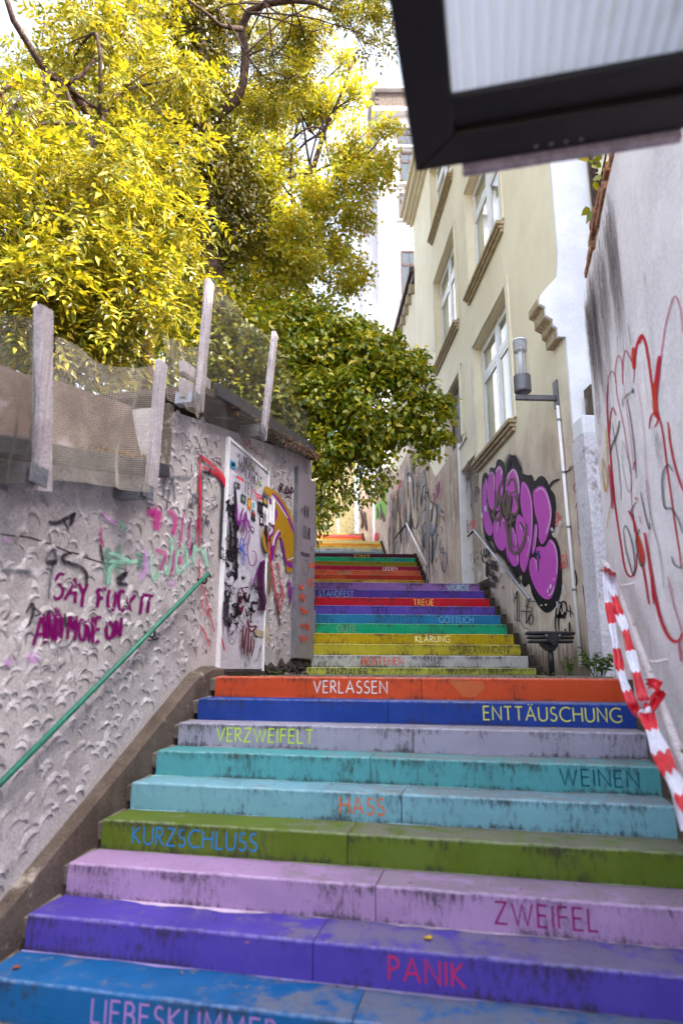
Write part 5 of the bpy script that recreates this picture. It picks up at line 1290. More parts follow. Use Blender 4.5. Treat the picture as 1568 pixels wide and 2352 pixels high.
for st, w_, m_ in [([(1010, 1600), (1018, 1480), (990, 1440), (1040, 1400)], .03, K), ([(1012, 1690), (1018, 1560)], .025, K), ([(1015, 1180), (1008, 1060), (975, 960)], .03, K),
    ([(300, 700), (330, 780), (350, 830)], .022, K), ([(455, 620), (462, 720), (455, 800)], .02, K), ([(655, 640), (645, 820)], .04, K), ([(690, 990), (690, 1100), (725, 1300)], .035, K), ([(760, 1000), (800, 1060), (815, 1120)], .03, K),
    # highlights
    ([(275, 400), (290, 390), (302, 460), (304, 540)], .02, LT), ([(330, 340), (375, 310), (402, 380), (412, 560)], .025, LT), ([(430, 300), (480, 240), (512, 300), (505, 340)], .05, LT), ([(525, 500), (515, 620)], .018, LT),
    ([(585, 400), (620, 320), (680, 275), (725, 360), (745, 480), (748, 600)], .045, LT), ([(735, 700), (715, 830)], .018, LT), ([(815, 455), (880, 560), (920, 720), (930, 900), (928, 1100), (905, 1300), (860, 1480)], .022, LT), ([(875, 1190), (890, 1270)], .03, LT),
    ([(990, 575), (1050, 530), (1110, 570), (1150, 660), (1180, 780), (1190, 920), (1160, 1060), (1125, 1160)], .045, LT), ([(995, 1040), (990, 1160), (975, 1300), (955, 1400)], .025, LT), ([(765, 1030), (800, 1110)], .03, LT), ([(660, 1070), (700, 1180), (718, 1310)], .02, LT),
    ([(470, 1000), (440, 1130)], .025, LT), ([(510, 1000), (540, 960)], .02, LT), ([(740, 1450), (735, 1540)], .02, LT), ([(950, 1500), (985, 1540), (1005, 1680)], .02, LT), ([(1180, 1255), (1235, 1310), (1270, 1420), (1282, 1560), (1275, 1720)], .035, LT), ([(1240, 1890), (1210, 1980), (1160, 2020)], .04, LT),
    ([(330, 800), (320, 760), (325, 700)], .03, spray((96, 100, 90), .4, .4, .8)), ([(285, 770), (290, 850)], .05, wht), ([(238, 870), (240, 940)], .04, wht),
    # brown scrawl over it
    ([(590, 500), (650, 400), (700, 450), (710, 600)], .07, GB), ([(720, 560), (730, 640), (750, 750)], .05, GB), ([(690, 580), (630, 620), (620, 800), (650, 880), (720, 880), (740, 760), (690, 620)], .07, GB), ([(600, 560), (560, 640), (540, 760)], .09, GB), ([(600, 640), (600, 780), (580, 960)], .12, GB), ([(640, 900), (650, 960), (600, 1010), (700, 960)], .08, GB),
    ([(560, 1000), (590, 1120), (610, 1250), (640, 1380), (700, 1430), (760, 1400), (820, 1280), (845, 1150), (855, 1020)], .09, GB), ([(640, 1000), (630, 1150), (650, 1290), (700, 1350)], .06, GB), ([(520, 420), (470, 560), (440, 740), (410, 840), (400, 960)], .07, GB), ([(470, 560), (480, 700), (500, 860), (480, 1060)], .06, GB), ([(380, 880), (440, 960), (520, 880)], .09, GB), ([(510, 640), (540, 760), (560, 900)], .09, GB),
    # soft black dust around
    ([(640, 60), (600, 180), (580, 300)], .22, Kf), ([(680, 70), (740, 200), (770, 300)], .20, Kf), ([(300, 330), (250, 480)], .05, Kf), ([(600, 1560), (700, 1720), (780, 1850)], .20, Kf), ([(440, 1380), (560, 1500), (620, 1600)], .18, Kf), ([(290, 1200), (360, 1330), (430, 1440)], .15, Kf),
    ([(1170, 520), (1230, 440), (1315, 405)], .05, K), ([(1380, 310), (1440, 290), (1475, 215)], .05, Kf),
    # paint chips
    ([(1200, 1860), (1190, 1920)], .05, wht), ([(1160, 1920), (1155, 1980)], .025, wht), ([(1245, 1770), (1240, 1820)], .02, wht), ([(1068, 2140), (1070, 2160)], .05, spray((210, 196, 150), .1, .3)), ([(1130, 2130), (1132, 2155)], .05, spray((210, 196, 150), .1, .3)),
    ([(1005, 1370), (1015, 1440), (1040, 1500), (1025, 1400)], .03, spray((30, 60, 120), .2, .3)), ([(1000, 1420), (1050, 1480)], .03, spray((30, 60, 120), .2, .3)),
    # tags left of it
    ([(25, 600), (50, 420), (90, 220), (95, 150), (70, 180), (85, 420), (105, 575)], .022, K), ([(50, 150), (30, 250), (45, 420), (75, 330), (60, 160)], .018, K), ([(20, 435), (70, 350), (125, 318)], .03, K),
    ([(125, 580), (95, 760), (120, 820), (140, 940)], .022, spray((40, 50, 90), .2, .2)), ([(90, 790), (180, 640), (205, 560), (180, 520), (150, 600), (160, 720), (190, 680)], .018, spray((40, 50, 90), .2, .2)), ([(145, 530), (190, 520), (200, 620)], .018, K), ([(140, 550), (180, 590), (150, 620), (190, 650)], .016, K),
    ([(75, 1000), (80, 1090), (110, 1080), (95, 1000), (110, 980)], .02, red2), ([(110, 1000), (115, 1080)], .02, red2), ([(115, 1040), (135, 960), (138, 1080)], .02, red2), ([(160, 970), (145, 1020), (150, 1090), (165, 1060)], .02, red2),
    ([(1275, 830), (1270, 900), (1310, 870), (1290, 940), (1335, 910), (1325, 980)], .02, red2), ([(1262, 960), (1270, 1020), (1300, 940), (1310, 1010)], .022, red2), ([(1330, 960), (1300, 1040), (1260, 1060)], .03, red2),
    ([(1410, 1390), (1420, 1480), (1425, 1600), (1350, 1650)], .022, red2), ([(1332, 1460), (1345, 1510), (1370, 1450), (1385, 1490)], .016, red2), ([(1335, 1530), (1360, 1580), (1395, 1500)], .016, red2), ([(1340, 1640), (1350, 1580), (1370, 1630), (1395, 1550), (1400, 1600)], .018, red2),
    # black tag below
    ([(240, 1380), (235, 1440), (260, 1460), (245, 1500), (280, 1560), (330, 1540), (370, 1460)], .025, K), ([(275, 1350), (280, 1440), (300, 1480), (330, 1430), (310, 1370), (300, 1470)], .025, K), ([(320, 1560), (318, 1760)], .075, K), ([(290, 1560), (350, 1590)], .04, K), ([(270, 1380), (290, 1500)], .02, K), ([(345, 1400), (340, 1480)], .025, K),
    ([(700, 2080), (720, 2000), (735, 1960), (735, 2180), (735, 2360)], .022, K), ([(690, 2100), (715, 2050), (740, 2030)], .02, K), ([(765, 1990), (770, 2200), (768, 2380)], .02, spray((50, 26, 60), .2, .2)), ([(785, 2230), (860, 2235), (930, 2240)], .022, K), ([(865, 2060), (870, 2200), (860, 2400), (900, 2320), (935, 2240), (940, 2160)], .022, K), ([(870, 2170), (900, 2100), (920, 2060)], .018, K), ([(840, 2160), (920, 2180)], .018, K),
    ([(520, 1690), (525, 1740), (510, 1760)], .02, spray((60, 30, 60), .3, .2)), ([(560, 1880), (530, 1900), (560, 1920)], .07, spray((70, 50, 70), .5, .4, .5)), ([(620, 1740), (640, 2120)], .03, spray((90, 70, 84), .5, .4, .45)), ([(690, 1980), (690, 2130)], .05, spray((90, 60, 84), .5, .4, .55)), ([(500, 1700), (505, 1860)], .05, spray((100, 70, 90), .5, .4, .45)),
    ([(570, 1620), (590, 1780)], .05, spray((150, 110, 140), .5, .4, .4))]:
    G2.line(cG(st), w_, m_)
mk = spray((40, 30, 34), .1, .3)
for w_, x, y, x2, y2 in (('TOYPACK', 365, 1600, 470, 1620), ('GBM WEN', 362, 1650, 470, 1690), ('RUDOE', 355, 1740, 440, 1780), ('LOWDRO', 380, 1790, 480, 1850), ('THELSCH', 358, 1880, 450, 1920)):
    G2.text(w_, cG([(x, y)])[0], cG([(x2, y2)])[0], .10, .016, mk, .12)
rn = random.Random(66)
for i in range(26):
    x = rn.uniform(100, 215); y = rn.uniform(1380, 1640); G2.line(cG([(x, y), (x + rn.uniform(-18, 18), y + rn.uniform(5, 40)), (x + rn.uniform(-18, 18), y + rn.uniform(20, 60))]), .007, mk)
cH = crop(2000, 2400, 3.136)
for st, w_, m_ in [([(200, 180), (215, 240), (245, 265), (285, 265), (310, 320), (340, 360), (370, 355), (390, 400)], .016, K), ([(430, 180), (395, 230), (400, 300), (430, 300), (445, 230), (430, 180)], .026, K), ([(740, 400), (725, 320), (735, 150), (770, 40), (800, 50), (815, 150)], .04, K), ([(755, 180), (745, 230)], .06, K), ([(815, 180), (815, 240)], .06, K), ([(860, 20), (880, 130), (910, 150), (920, 220)], .03, K), ([(905, 280), (910, 400)], .05, K), ([(850, 360), (855, 400)], .04, K)]:
    G2.line(cH(st), w_, m_)
# drip marks and flaked white patches low on the wall
fl = spray((206, 204, 206), .12, .5, .9, 40)
for (x, y, w_) in ((700, 190, .06), (745, 60, .05), (1280, -60, .05)):
    G2.line(cH([(x, y - 40), (x + 8, y), (x - 4, y + 40)]), w_, fl)
for (x, y) in ((1240, 1100), (1260, 1170), (1340, 1040), (1360, 1000), (1320, 1120), (1400, 1900), (1420, 1960), (1380, 2040)):
    G2.line(cG([(x - 14, y - 20), (x, y), (x + 10, y + 26)]), .07, fl)
G2.line(cH([(495, 120), (497, 220), (500, 400)]), .012, spray((60, 44, 40), .4, .4, .8))
cbp(G2.build('pink_bubble_graffiti', cb)).__setitem__('label', 'pink and black bubble letter graffiti')
# tags on the shutter
G3 = Paint(WR, -.181); G3.pxk = 75
G3u = [(WR.uz(*c15([p])[0], -.18)) for p in ()]
def G3line(px, w_, m_):
    P = [Vector(WR.uz(x, y, -.18)) for x, y in c15(px)]; G3.uzline(smooth(P), w_, m_)
for st, w_, m_ in [([(1250, 560), (1260, 520), (1300, 440), (1310, 520), (1260, 640), (1270, 700)], .03, spray((70, 50, 44), .2, .3, .9)), ([(1330, 480), (1360, 400), (1380, 470), (1350, 580), (1330, 490)], .03, spray((70, 50, 44), .2, .3, .9)), ([(1290, 520), (1330, 600), (1310, 640)], .03, spray((70, 50, 44), .2, .3, .9)), ([(1340, 600), (1345, 820)], .02, spray((70, 50, 44), .2, .3, .9)), ([(1380, 590), (1375, 700)], .02, spray((70, 50, 44), .2, .3, .9)),
   ([(1420, 610), (1395, 760), (1410, 870), (1445, 790), (1425, 640)], .02, spray((60, 44, 40), .2, .3, .9)),
   ([(1300, 1040), (1305, 1120), (1330, 1080)], .02, spray((90, 60, 50), .2, .3)), ([(1340, 1010), (1375, 1060), (1340, 1100)], .02, spray((90, 60, 50), .2, .3)),
   ([(1315, 1200), (1310, 1290), (1335, 1280), (1330, 1200)], .02, spray((196, 96, 50), .2, .3)), ([(1350, 1260), (1355, 1320), (1385, 1270), (1390, 1420), (1415, 1250)], .02, spray((196, 96, 50), .2, .3)), ([(1285, 1480), (1330, 1340), (1320, 1480), (1370, 1350), (1385, 1500), (1400, 1400), (1420, 1480)], .022, spray((196, 96, 50), .2, .3)), ([(1300, 1560), (1340, 1500), (1335, 1640), (1375, 1500), (1370, 1580)], .02, spray((196, 96, 50), .2, .3))]:
    G3line(st, w_, m_)
cbp(G3.build('shutter_tags', cb))
# tags right of the pipe, dark red
G4 = Paint(WR, .004); G4.pxk = 110; cI = crop(1700, 1100, 1.5209)
for st, w_, m_ in [([(855, 1195), (885, 1185), (905, 1160)], .03, Kf), ([(905, 1180), (915, 1260), (905, 1300), (930, 1350), (915, 1420)], .02, spray((110, 24, 50), .2, .4)), ([(920, 1230), (935, 1300), (925, 1400), (940, 1480)], .02, spray((150, 30, 60), .2, .4)), ([(910, 1170), (925, 1230), (930, 1330)], .02, Kf)]:
    G4.line(cI(st), w_, m_)
cJ = crop(1700, 2000, 1.5209); dr_ = spray((110, 24, 50), .2, .3)
for st, w_, m_ in [([(925, 0), (935, 180), (960, 160), (970, 230), (960, 380)], .016, dr_), ([(930, 200), (955, 330), (965, 440), (975, 540)], .014, dr_), ([(985, 480), (970, 560), (960, 520), (975, 640), (990, 780)], .016, dr_), ([(985, 480), (1005, 500), (1010, 600), (1000, 700)], .018, dr_), ([(915, 430), (925, 500), (910, 530)], .03, K), ([(990, 560), (1000, 640), (1030, 760)], .012, dr_), ([(815, 790), (815, 700), (835, 620), (860, 640), (860, 700)], .03, K), ([(825, 680), (823, 720)], .05, K), ([(850, 680), (850, 720)], .05, K), ([(880, 640), (890, 680), (905, 700)], .025, K)]:
    G4.line(cJ(st), w_, m_)
cbp(G4.build('corner_tags', cb))

# ---- conduit pipe with clips up to the lamp
pp = empty('conduit', 'thin white conduit pipe running down the wall from the lamp bracket', 'pipe', loc=WR.P(-1, 0))
a = WR.uz(1280, 932, .04); b = WR.uz(1333, 1520, .04)
mb = MB(); mb.tube([WR.P(a[0], a[1], .04), WR.P((a[0] + b[0]) / 2, (a[1] + b[1]) / 2, .04), WR.P(b[0], b[1] - .05, .04)], .021, 10); relp(mb.build('pipe', M['white_paint'], pp, smooth=True), pp)
for t in (.06, .28, .50, .74, .95):
    p = WR.P(a[0] + (b[0] - a[0]) * t, a[1] + (b[1] - a[1]) * t, .04); mb = MB(); mb.tube([p + Vector((0, 0, -.014)), p + Vector((0, 0, .014))], .027, 10); mb.box(p - WR.n * .02 + WR.d * .03, (.05, .02, .03), (WR.d, WR.n, Vector((0, 0, 1)))); relp(mb.build('clip', M['galv'], pp), pp)

# ---- wall lamp
lp = empty('wall_lamp', 'grey wall lamp with a clear glass cylinder on a bracket arm', 'lamp', loc=WR.P(-1, 3.5))
def lpp(o): return relp(o, lp)
pz = 3.55; pu = -1.0
mb = MB(); mb.wbox(WR, pu - .065, pu + .065, pz - .17, pz + .20, .0, .03); lpp(mb.build('wall_plate', M['grey_metal'], lp, bevel=.004))
mb = MB(); mb.wbox(WR, pu - .03, pu + .03, pz - .08, pz - .01, .03, .56); lpp(mb.build('arm', M['grey_metal'], lp, bevel=.006))
lc = WR.P(pu, pz, .46)
mb = MB(); mb.lathe(lc, [(0, -.008), (.03, -.008), (.05, .02), (.075, .03), (.108, .032), (.113, .05), (.113, .25), (.108, .262), (.10, .262), (0, .262)], 28); lpp(mb.build('base', M['grey_metal'], lp, smooth=False))
mb = MB(); mb.lathe(lc, [(.1, .262), (.1, .78), (.094, .80), (0, .802)], 28); lpp(mb.build('glass_cylinder', M['lampglass'], lp, smooth=True))
mb = MB(); mb.lathe(lc, [(0, .79), (.09, .79), (.095, .775), (.095, .768), (.088, .765)], 24)
for k in range(5): mb.lathe(lc, [(.055, .75 - k * .028), (.088, .745 - k * .028), (.09, .738 - k * .028), (.055, .742 - k * .028)], 24)
lpp(mb.build('louvre', M['white_paint'], lp, smooth=True))
mb = MB(); mb.lathe(lc, [(0, .27), (.036, .27), (.036, .60), (.03, .615), (0, .62)], 18); lpp(mb.build('bulb', surf('frosted_bulb', (226, 230, 238), (216, 220, 230), 3, .25, 0), lp, smooth=True))
mb = MB()
for k in range(3):
    an = 2 * PI * k / 3 + .5; p = lc + Vector((.083 * math.cos(an), .083 * math.sin(an), .26)); mb.tube([p, p + Vector((0, 0, .50))], .0045, 6)
lpp(mb.build('rod', M['galv'], lp))

# ---- pier and white party wall
pw = empty('party_wall', 'tall white painted gable wall with a stub of cornice profile, behind the near wall', 'wall', loc=WR.P(-1.4, 1))
def pwp(o): return relp(o, pw)
# its face looks down the steps; its left edge follows the old cornice
Xw = lambda o, z, back=0: WR.P(-1.37 - back, z, o)
prof = [(.0, 2.95), (.0, 4.18), (.10, 4.18), (.10, 4.30), (.15, 4.34), (.15, 4.42), (.24, 4.48), (.24, 4.60), (.31, 4.64), (.31, 4.74), (.22, 4.86), (.05, 5.05), (.01, 5.4), (.01, 10.5), (-.50, 10.5), (-.50, 2.95)]
mb = MB(); mb.prism([Xw(o, z) for o, z in prof], WR.d * -.05); pwp(mb.build('wall', M['white_render'], pw))
mb = MB(); mb.wbox(WR, -1.40, -1.371, -.1, 2.945, -.50, -.004); pwp(mb.build('lower_wall', M['cream_dirty'], pw))
mb = MB(); mb.wbox(WR, -1.36, -1.1, .0, 10.5, -.50, -.03); pwp(mb.build('wall_return', M['white_render'], pw))
mb = MB(); mb.tube([WR.P(-1.48, 2.9, -.58), WR.P(-1.48, 5.6, -.56), WR.P(-1.48, 11, -.53)], .062, 10); mb.tube([WR.P(-1.48, 5.9, -.56), WR.P(-1.48, 5.98, -.56)], .072, 10); pwp(mb.build('downpipe', M['bark'], pw, smooth=True))
pr = empty('pier', 'short white flaking pier between the conduit pipe and the near wall', 'pier', loc=WR.P(-1.8, 0))
mb = MB()
a0 = WR.uz(1323, 945, -.02); 
mb.wbox(WR, -1.78, -1.42, -.3, 2.72, -.30, .04); relp(mb.build('shaft', surf('flaking_white_pier', (216, 213, 220), (192, 188, 196), 2, .85, .5, 30, .008, blotch=(160, 150, 152), blotch_t=(.58, .63), blotch_scale=1.7), pr, bevel=.012), pr)
mb = MB(); mb.wbox(WR, -1.76, -1.43, 2.722, 2.98, -.29, .034); relp(mb.build('cap', M['white_render'], pr, bevel=.03), pr)
mb = MB(); mb.wbox(WR, -1.7, -1.5, 3.022, 3.4, -.22, -.13); relp(mb.build('broken_slab', M['concrete'], pr, bevel=.01), pr)

# ---- graffiti wall beyond the shutter
gw = empty('retaining_wall', 'tall stained retaining wall covered in graffiti beside the third and fourth flights', 'wall', loc=WR.P(6, 1))
def gwp(o): return relp(o, gw)
mb = MB(); pts = []
uu = [4.42, 7, 9.8, 14, 17, 20, 24, 27, 31]
pts = [(4.42, 1.2)] + [(31, 6.5)] + [(u, (4.75 if u < 7.1 else float(stairz(9.13 + u)) + 3.6)) for u in reversed(uu)]
mb.prism([WR.P(u, z, .05) for u, z in pts], WR.n * -.30); gwp(mb.build('wall', M['wall_far'], gw))
mb = MB(); mb.wbox(WR, 4.405, 4.46, 1.2, 4.78, -.26, .052); gwp(mb.build('white_reveal', M['white_paint'], gw, bevel=.006))
mb = MB(); mb.wbox(WR, 21.2, 22.2, 6.0, 9.6, .05, .075); gwp(mb.build('white_strip', M['white_paint'], gw))
F = Paint(WR, .054, dz=.0003); F.pxk = lambda w_: (62 * w_ if w_ < .1 else 6.2 + (w_ - .1) * 8)
bw_ = spray((52, 38, 36), .15, .25); bb = spray((110, 140, 176), .35, .4, .8); fr_ = spray((186, 60, 66), .4, .5, .8); fy = spray((186, 180, 50), .4, .5, .8); fg = spray((110, 190, 70), .3, .4, .9); pu_ = spray((70, 50, 110), .15, .2); mg = spray((140, 40, 100), .3, .3, .9); gy = spray((160, 146, 140), .3, .4, .7); skin = spray((220, 214, 214), .2, .2)
def f15(px, w_, m_, dn=.0):
    P = [Vector(WR.uz(x, y, .05)) for x, y in c15(px)]; F.uzline(smooth(P), w_, m_)
for st, w_, m_ in [
  ([(20, 640), (30, 760), (25, 900)], 1.1, fg), ([(60, 640), (70, 760), (60, 860)], .9, fg), ([(110, 560), (130, 720), (120, 860)], .8, fg), ([(140, 360), (150, 560), (150, 880)], .4, fg),
  ([(30, 700), (50, 800), (40, 880)], .12, bw_), ([(80, 650), (100, 780), (90, 900)], .12, bw_), ([(120, 780), (140, 900), (150, 930)], .10, bw_),
  ([(350, 310), (380, 300), (370, 420), (330, 500), (290, 600), (260, 720)], .30, fr_), ([(400, 270), (405, 360), (360, 420)], .25, fr_), ([(260, 720), (250, 860), (250, 1120)], .16, fr_), ([(310, 760), (320, 900), (310, 1100)], .2, fr_),
  ([(375, 470), (360, 560), (365, 640)], .25, fy), ([(300, 620), (280, 760), (290, 900)], .2, fy), ([(400, 800), (400, 900), (390, 1000)], .25, fy), ([(320, 700), (330, 820), (325, 1000)], .14, fy),
  ([(360, 430), (365, 560), (370, 700), (375, 900), (372, 1090)], .10, bw_), ([(370, 820), (380, 900), (385, 1050)], .2, spray((120, 76, 40), .4, .4, .9)), ([(340, 860), (350, 1000)], .15, spray((120, 76, 40), .4, .4, .9)),
  ([(390, 640), (400, 720), (410, 860)], .3, spray((190, 120, 130), .45, .5, .7)), ([(430, 380), (430, 560), (445, 700), (455, 800), (470, 880)], .18, bb), ([(595, 230), (600, 360), (595, 460), (610, 560), (608, 680)], .16, bb), ([(625, 120), (620, 200)], .12, bb), ([(550, 790), (555, 860)], .16, bb),
  ([(445, 460), (440, 300), (490, 240), (540, 160), (575, 240), (578, 330)], .075, bw_), ([(440, 300), (430, 420), (455, 560), (460, 720)], .04, bw_), ([(575, 240), (580, 480), (600, 640), (625, 740)], .04, bw_), ([(615, 290), (660, 370), (700, 360), (760, 280), (785, 240), (790, 420), (775, 600), (780, 760)], .07, bw_), ([(620, 290), (612, 480), (600, 620)], .03, bw_),
  ([(665, 700), (690, 800), (675, 960), (640, 1045), (600, 1000), (580, 900), (545, 900), (490, 960)], .05, bw_), ([(530, 260), (545, 240), (550, 280), (525, 300)], .12, skin), ([(725, 340), (745, 330), (750, 400), (715, 380)], .12, skin), ([(870, 670), (890, 680), (890, 730), (865, 700)], .09, skin),
  ([(795, 500), (820, 460), (850, 580), (900, 620), (960, 680), (975, 800), (960, 960), (930, 1100), (905, 1160)], .06, bw_), ([(835, 400), (850, 500), (905, 570)], .03, bw_), ([(915, 620), (900, 760), (880, 920), (830, 860), (815, 780)], .05, bw_), ([(780, 980), (800, 1120), (860, 1100), (905, 1200), (915, 1400), (895, 1560), (860, 1480), (840, 1300), (850, 1140)], .05, bw_), ([(770, 620), (772, 800), (790, 1100), (800, 1320), (850, 1480), (890, 1600)], .05, bw_), ([(780, 1300), (830, 1400), (860, 1540)], .09, bw_),
  ([(680, 1050), (720, 1160), (730, 1260)], .04, bw_), ([(870, 960), (860, 1060), (900, 1100), (890, 960)], .12, bb), ([(950, 960), (960, 1150), (940, 1350), (925, 1480)], .12, spray((96, 110, 140), .35, .4, .8)), ([(1010, 640), (1000, 820)], .08, bb), ([(775, 1000), (785, 1080)], .08, bb), ([(885, 1190), (890, 1320)], .03, skin),
  ([(520, 460), (500, 520), (520, 620), (540, 560), (510, 680)], .035, fr_), ([(575, 400), (545, 450)], .03, fr_), ([(500, 780), (520, 700)], .03, fr_),
  ([(910, 540), (925, 480), (935, 620), (945, 470)], .04, mg), ([(960, 440), (975, 350), (975, 560), (1005, 300), (1000, 480)], .045, mg), ([(1020, 590), (1015, 480), (1045, 410), (1045, 540), (1020, 620)], .025, mg), ([(970, 560), (985, 700), (970, 660)], .04, mg),
  ([(1040, 1210), (1020, 1330), (1050, 1430), (1070, 1330), (1045, 1370)], .028, pu_), ([(1015, 1440), (1040, 1560), (1080, 1720), (1120, 1620), (1125, 1480), (1105, 1400), (1075, 1480), (1080, 1650)], .028, pu_), ([(1060, 1400), (1090, 1430)], .028, pu_), ([(960, 1640), (950, 1720), (985, 1700), (970, 1800)], .016, pu_),
  ([(1085, 770), (1060, 780), (1040, 730)], .04, bw_), ([(970, 1010), (1015, 945)], .03, bw_), ([(985, 1160), (1010, 1120)], .03, bw_), ([(1010, 960), (1020, 830), (1050, 870)], .025, bw_), ([(1070, 900), (1085, 840), (1090, 930)], .025, bw_), ([(1030, 1030), (1060, 1010), (1055, 1120)], .025, bw_), ([(965, 1490), (960, 1580)], .03, bw_), ([(980, 1490), (975, 1560)], .02, bw_)]:
    f15(st, w_, m_)
# weathered runs
rn = random.Random(14)
for i in range(110):
    u = rn.uniform(7.5, 16); z0 = float(stairz(9.13 + u)) + rn.uniform(1.2, 3.3); L_ = rn.uniform(.4, 1.4)
    F.uzline([Vector((u + rn.uniform(-.03, .03), z0 - L_ * k / 7)) for k in range(8)], rn.uniform(.04, .16), rn.choice([gy, gy, spray((100, 78, 64), .45, .5, .6), spray((206, 190, 170), .45, .5, .7), bw_ if rn.random() < .3 else gy]), .3)
cK = crop(1200, 2000, 2.613)
for st, w_, m_ in [([(560, 200), (600, 260), (580, 360), (620, 300)], .1, gy), ([(640, 100), (660, 220), (650, 300)], .12, bw_), ([(680, 120), (690, 220), (700, 320)], .1, bw_), ([(610, 80), (600, 180)], .16, spray((150, 110, 130), .4, .4, .8)), ([(800, 340), (795, 420), (815, 400), (820, 340)], .07, red2), ([(805, 360), (800, 410)], .07, red2)]:
    P = [Vector(WR.uz(x, y, .05)) for x, y in cK(st)]; F.uzline(smooth(P), w_, m_)
gwp(F.build('graffiti', gw))
# cables and conduit on that wall
mb = MB()
def wp(px, off): return [WR.P(*WR.uz(x, y, off), off) for x, y in px]
mb.tube(wp(c15([(765, 100), (772, 500), (785, 900), (792, 1300), (800, 1540)]), .075), .018, 6); gwp(mb.build('conduit', M['galv'], gw))
for y in (120, 180, 350, 540, 740, 950, 1150, 1350, 1570, 1760):
    mb = MB(); mb.tube(wp(c15([(790, y - 20), (735, y + 60)]), .09), .010, 5); gwp(mb.build('clip', M['black_metal'], gw))
mb = MB(); mb.tube(wp(c15([(368, 1100), (370, 1415)]), .075), .03, 6); mb.tube(wp(c15([(320, 1220), (368, 1218)]), .09), .012, 6); gwp(mb.build('downpipe', M['galv'], gw))
# small plants growing at the kerb
# ---- handrails
def railset(label, pts, r, mats, name='handrail', brackets=(), plane=WR, boff=.05):
    """pts: (px x, px y, Y) ; mats per segment"""
    P = [atY(*p) for p in pts]; rt = empty(name, label, 'handrail', loc=P[0])
    for i in range(len(P) - 1):
        mb = MB(); d_ = (P[i + 1] - P[i]).normalized(); mb.tube([P[i] - d_ * r * .3, P[i + 1] + d_ * r * .3], r, 10); relp(mb.build('rail', M[mats[i]], rt, smooth=True), rt)
    for (i, t, dn) in brackets:
        p = P[i].lerp(P[i + 1], t); mb = MB()
        q = p - WR.n * .12
        mb.tube([p - Vector((0, 0, r)), p - Vector((0, 0, .07)), q - Vector((0, 0, .07))], .010, 6)
        if dn: mb.tube([p, p - Vector((0, 0, dn))], .018, 8)
        relp(mb.build('bracket', M['galv'], rt), rt)
    return rt
h2 = empty('handrail', 'galvanised handrail sloping down across the pink graffiti beside the second flight', 'handrail', loc=WR.P(1, 1))
a = Vector((*WR.uz(*cG([(125, 1110)])[0], .10),)); b = Vector((*WR.uz(*cG([(890, 2065)])[0], .10),))
A_ = WR.P(a.x, a.y, .10); B_ = WR.P(b.x, b.y, .10); d_ = B_ - A_
mb = MB(); mb.tube([A_, B_], .0225, 14); relp(mb.build('rail', M['galv'], h2, smooth=True), h2)
mb = MB(); mb.tube([A_ + WR.d * .0, A_ + WR.d * .48 + Vector((0, 0, -.02))], .0225, 12); relp(mb.build('return_end', M['black_metal'], h2, smooth=True), h2)
for t in (.17, .28, .35, .76):
    mb = MB(); mb.tube([A_ + d_ * (t - .006), A_ + d_ * (t + .006)], .0255, 12); relp(mb.build('sleeve', M['galv'], h2), h2)
for t in (.03, .97):
    p = A_ + d_ * t; mb = MB(); mb.tube([p, p - Vector((0, 0, .07)), p - Vector((0, 0, .08)) - WR.n * .03, p - Vector((0, 0, .07)) - WR.n * .10], .008, 8); relp(mb.build('bracket', M['galv'], h2, smooth=True), h2)
railset('white and dark metal handrail zigzagging along the graffiti wall beside the third flight', [(*c15([(808, 1608)])[0], 17.0), (*c15([(490, 960)])[0], 20.4), (*c15([(213, 1292)])[0], 25.4)], .028, ['rail_white', 'black_metal'], brackets=[(0, .02, .9), (0, .45, 0), (0, .85, 0), (1, .1, 0)])
railset('white and dark metal handrail beside the fourth flight in front of the green graffiti', [(*c15([(213, 1292)])[0], 25.6), (*c15([(25, 888)])[0], 30.0), (*cK([(722, 350)])[0], 36.0)], .028, ['rail_white', 'black_metal'], brackets=[(0, .03, .8), (0, .5, 0), (1, .9, 0)])
railset('thin distant handrail beside the farthest flight', [(*cK([(700, 370)])[0], 36.4), (*cK([(620, 160)])[0], 40.0), (*cK([(552, 305)])[0], 44.0)], .03, ['rail_white', 'grey_metal'], brackets=[(0, .03, 0), (0, .4, 0), (1, .8, 0)])
lh = empty('handrail', 'dark handrail at the left of the second flight beside the grey steel panel', 'handrail', loc=(-.45, 9.6, .8))
P0 = atY(*cK([(150, 1035)])[0], 9.9); P1 = atY(*cK([(112, 600)])[0], 11.9)
mb = MB(); mb.tube([P0 - Vector((0, 0, .05)), P0, P1], .026, 12); relp(mb.build('rail', M['green_paint'] if 0 else M['black_metal'], lh, smooth=True), lh)
mb = MB(); mb.tube([P1.lerp(P0, .08), P1.lerp(P0, .08) - Vector((.15, 0, .08))], .009, 6); mb.tube([P0.lerp(P1, .12), P0.lerp(P1, .12) - Vector((.22, 0, .06))], .009, 6); relp(mb.build('bracket', M['black_metal'], lh), lh)

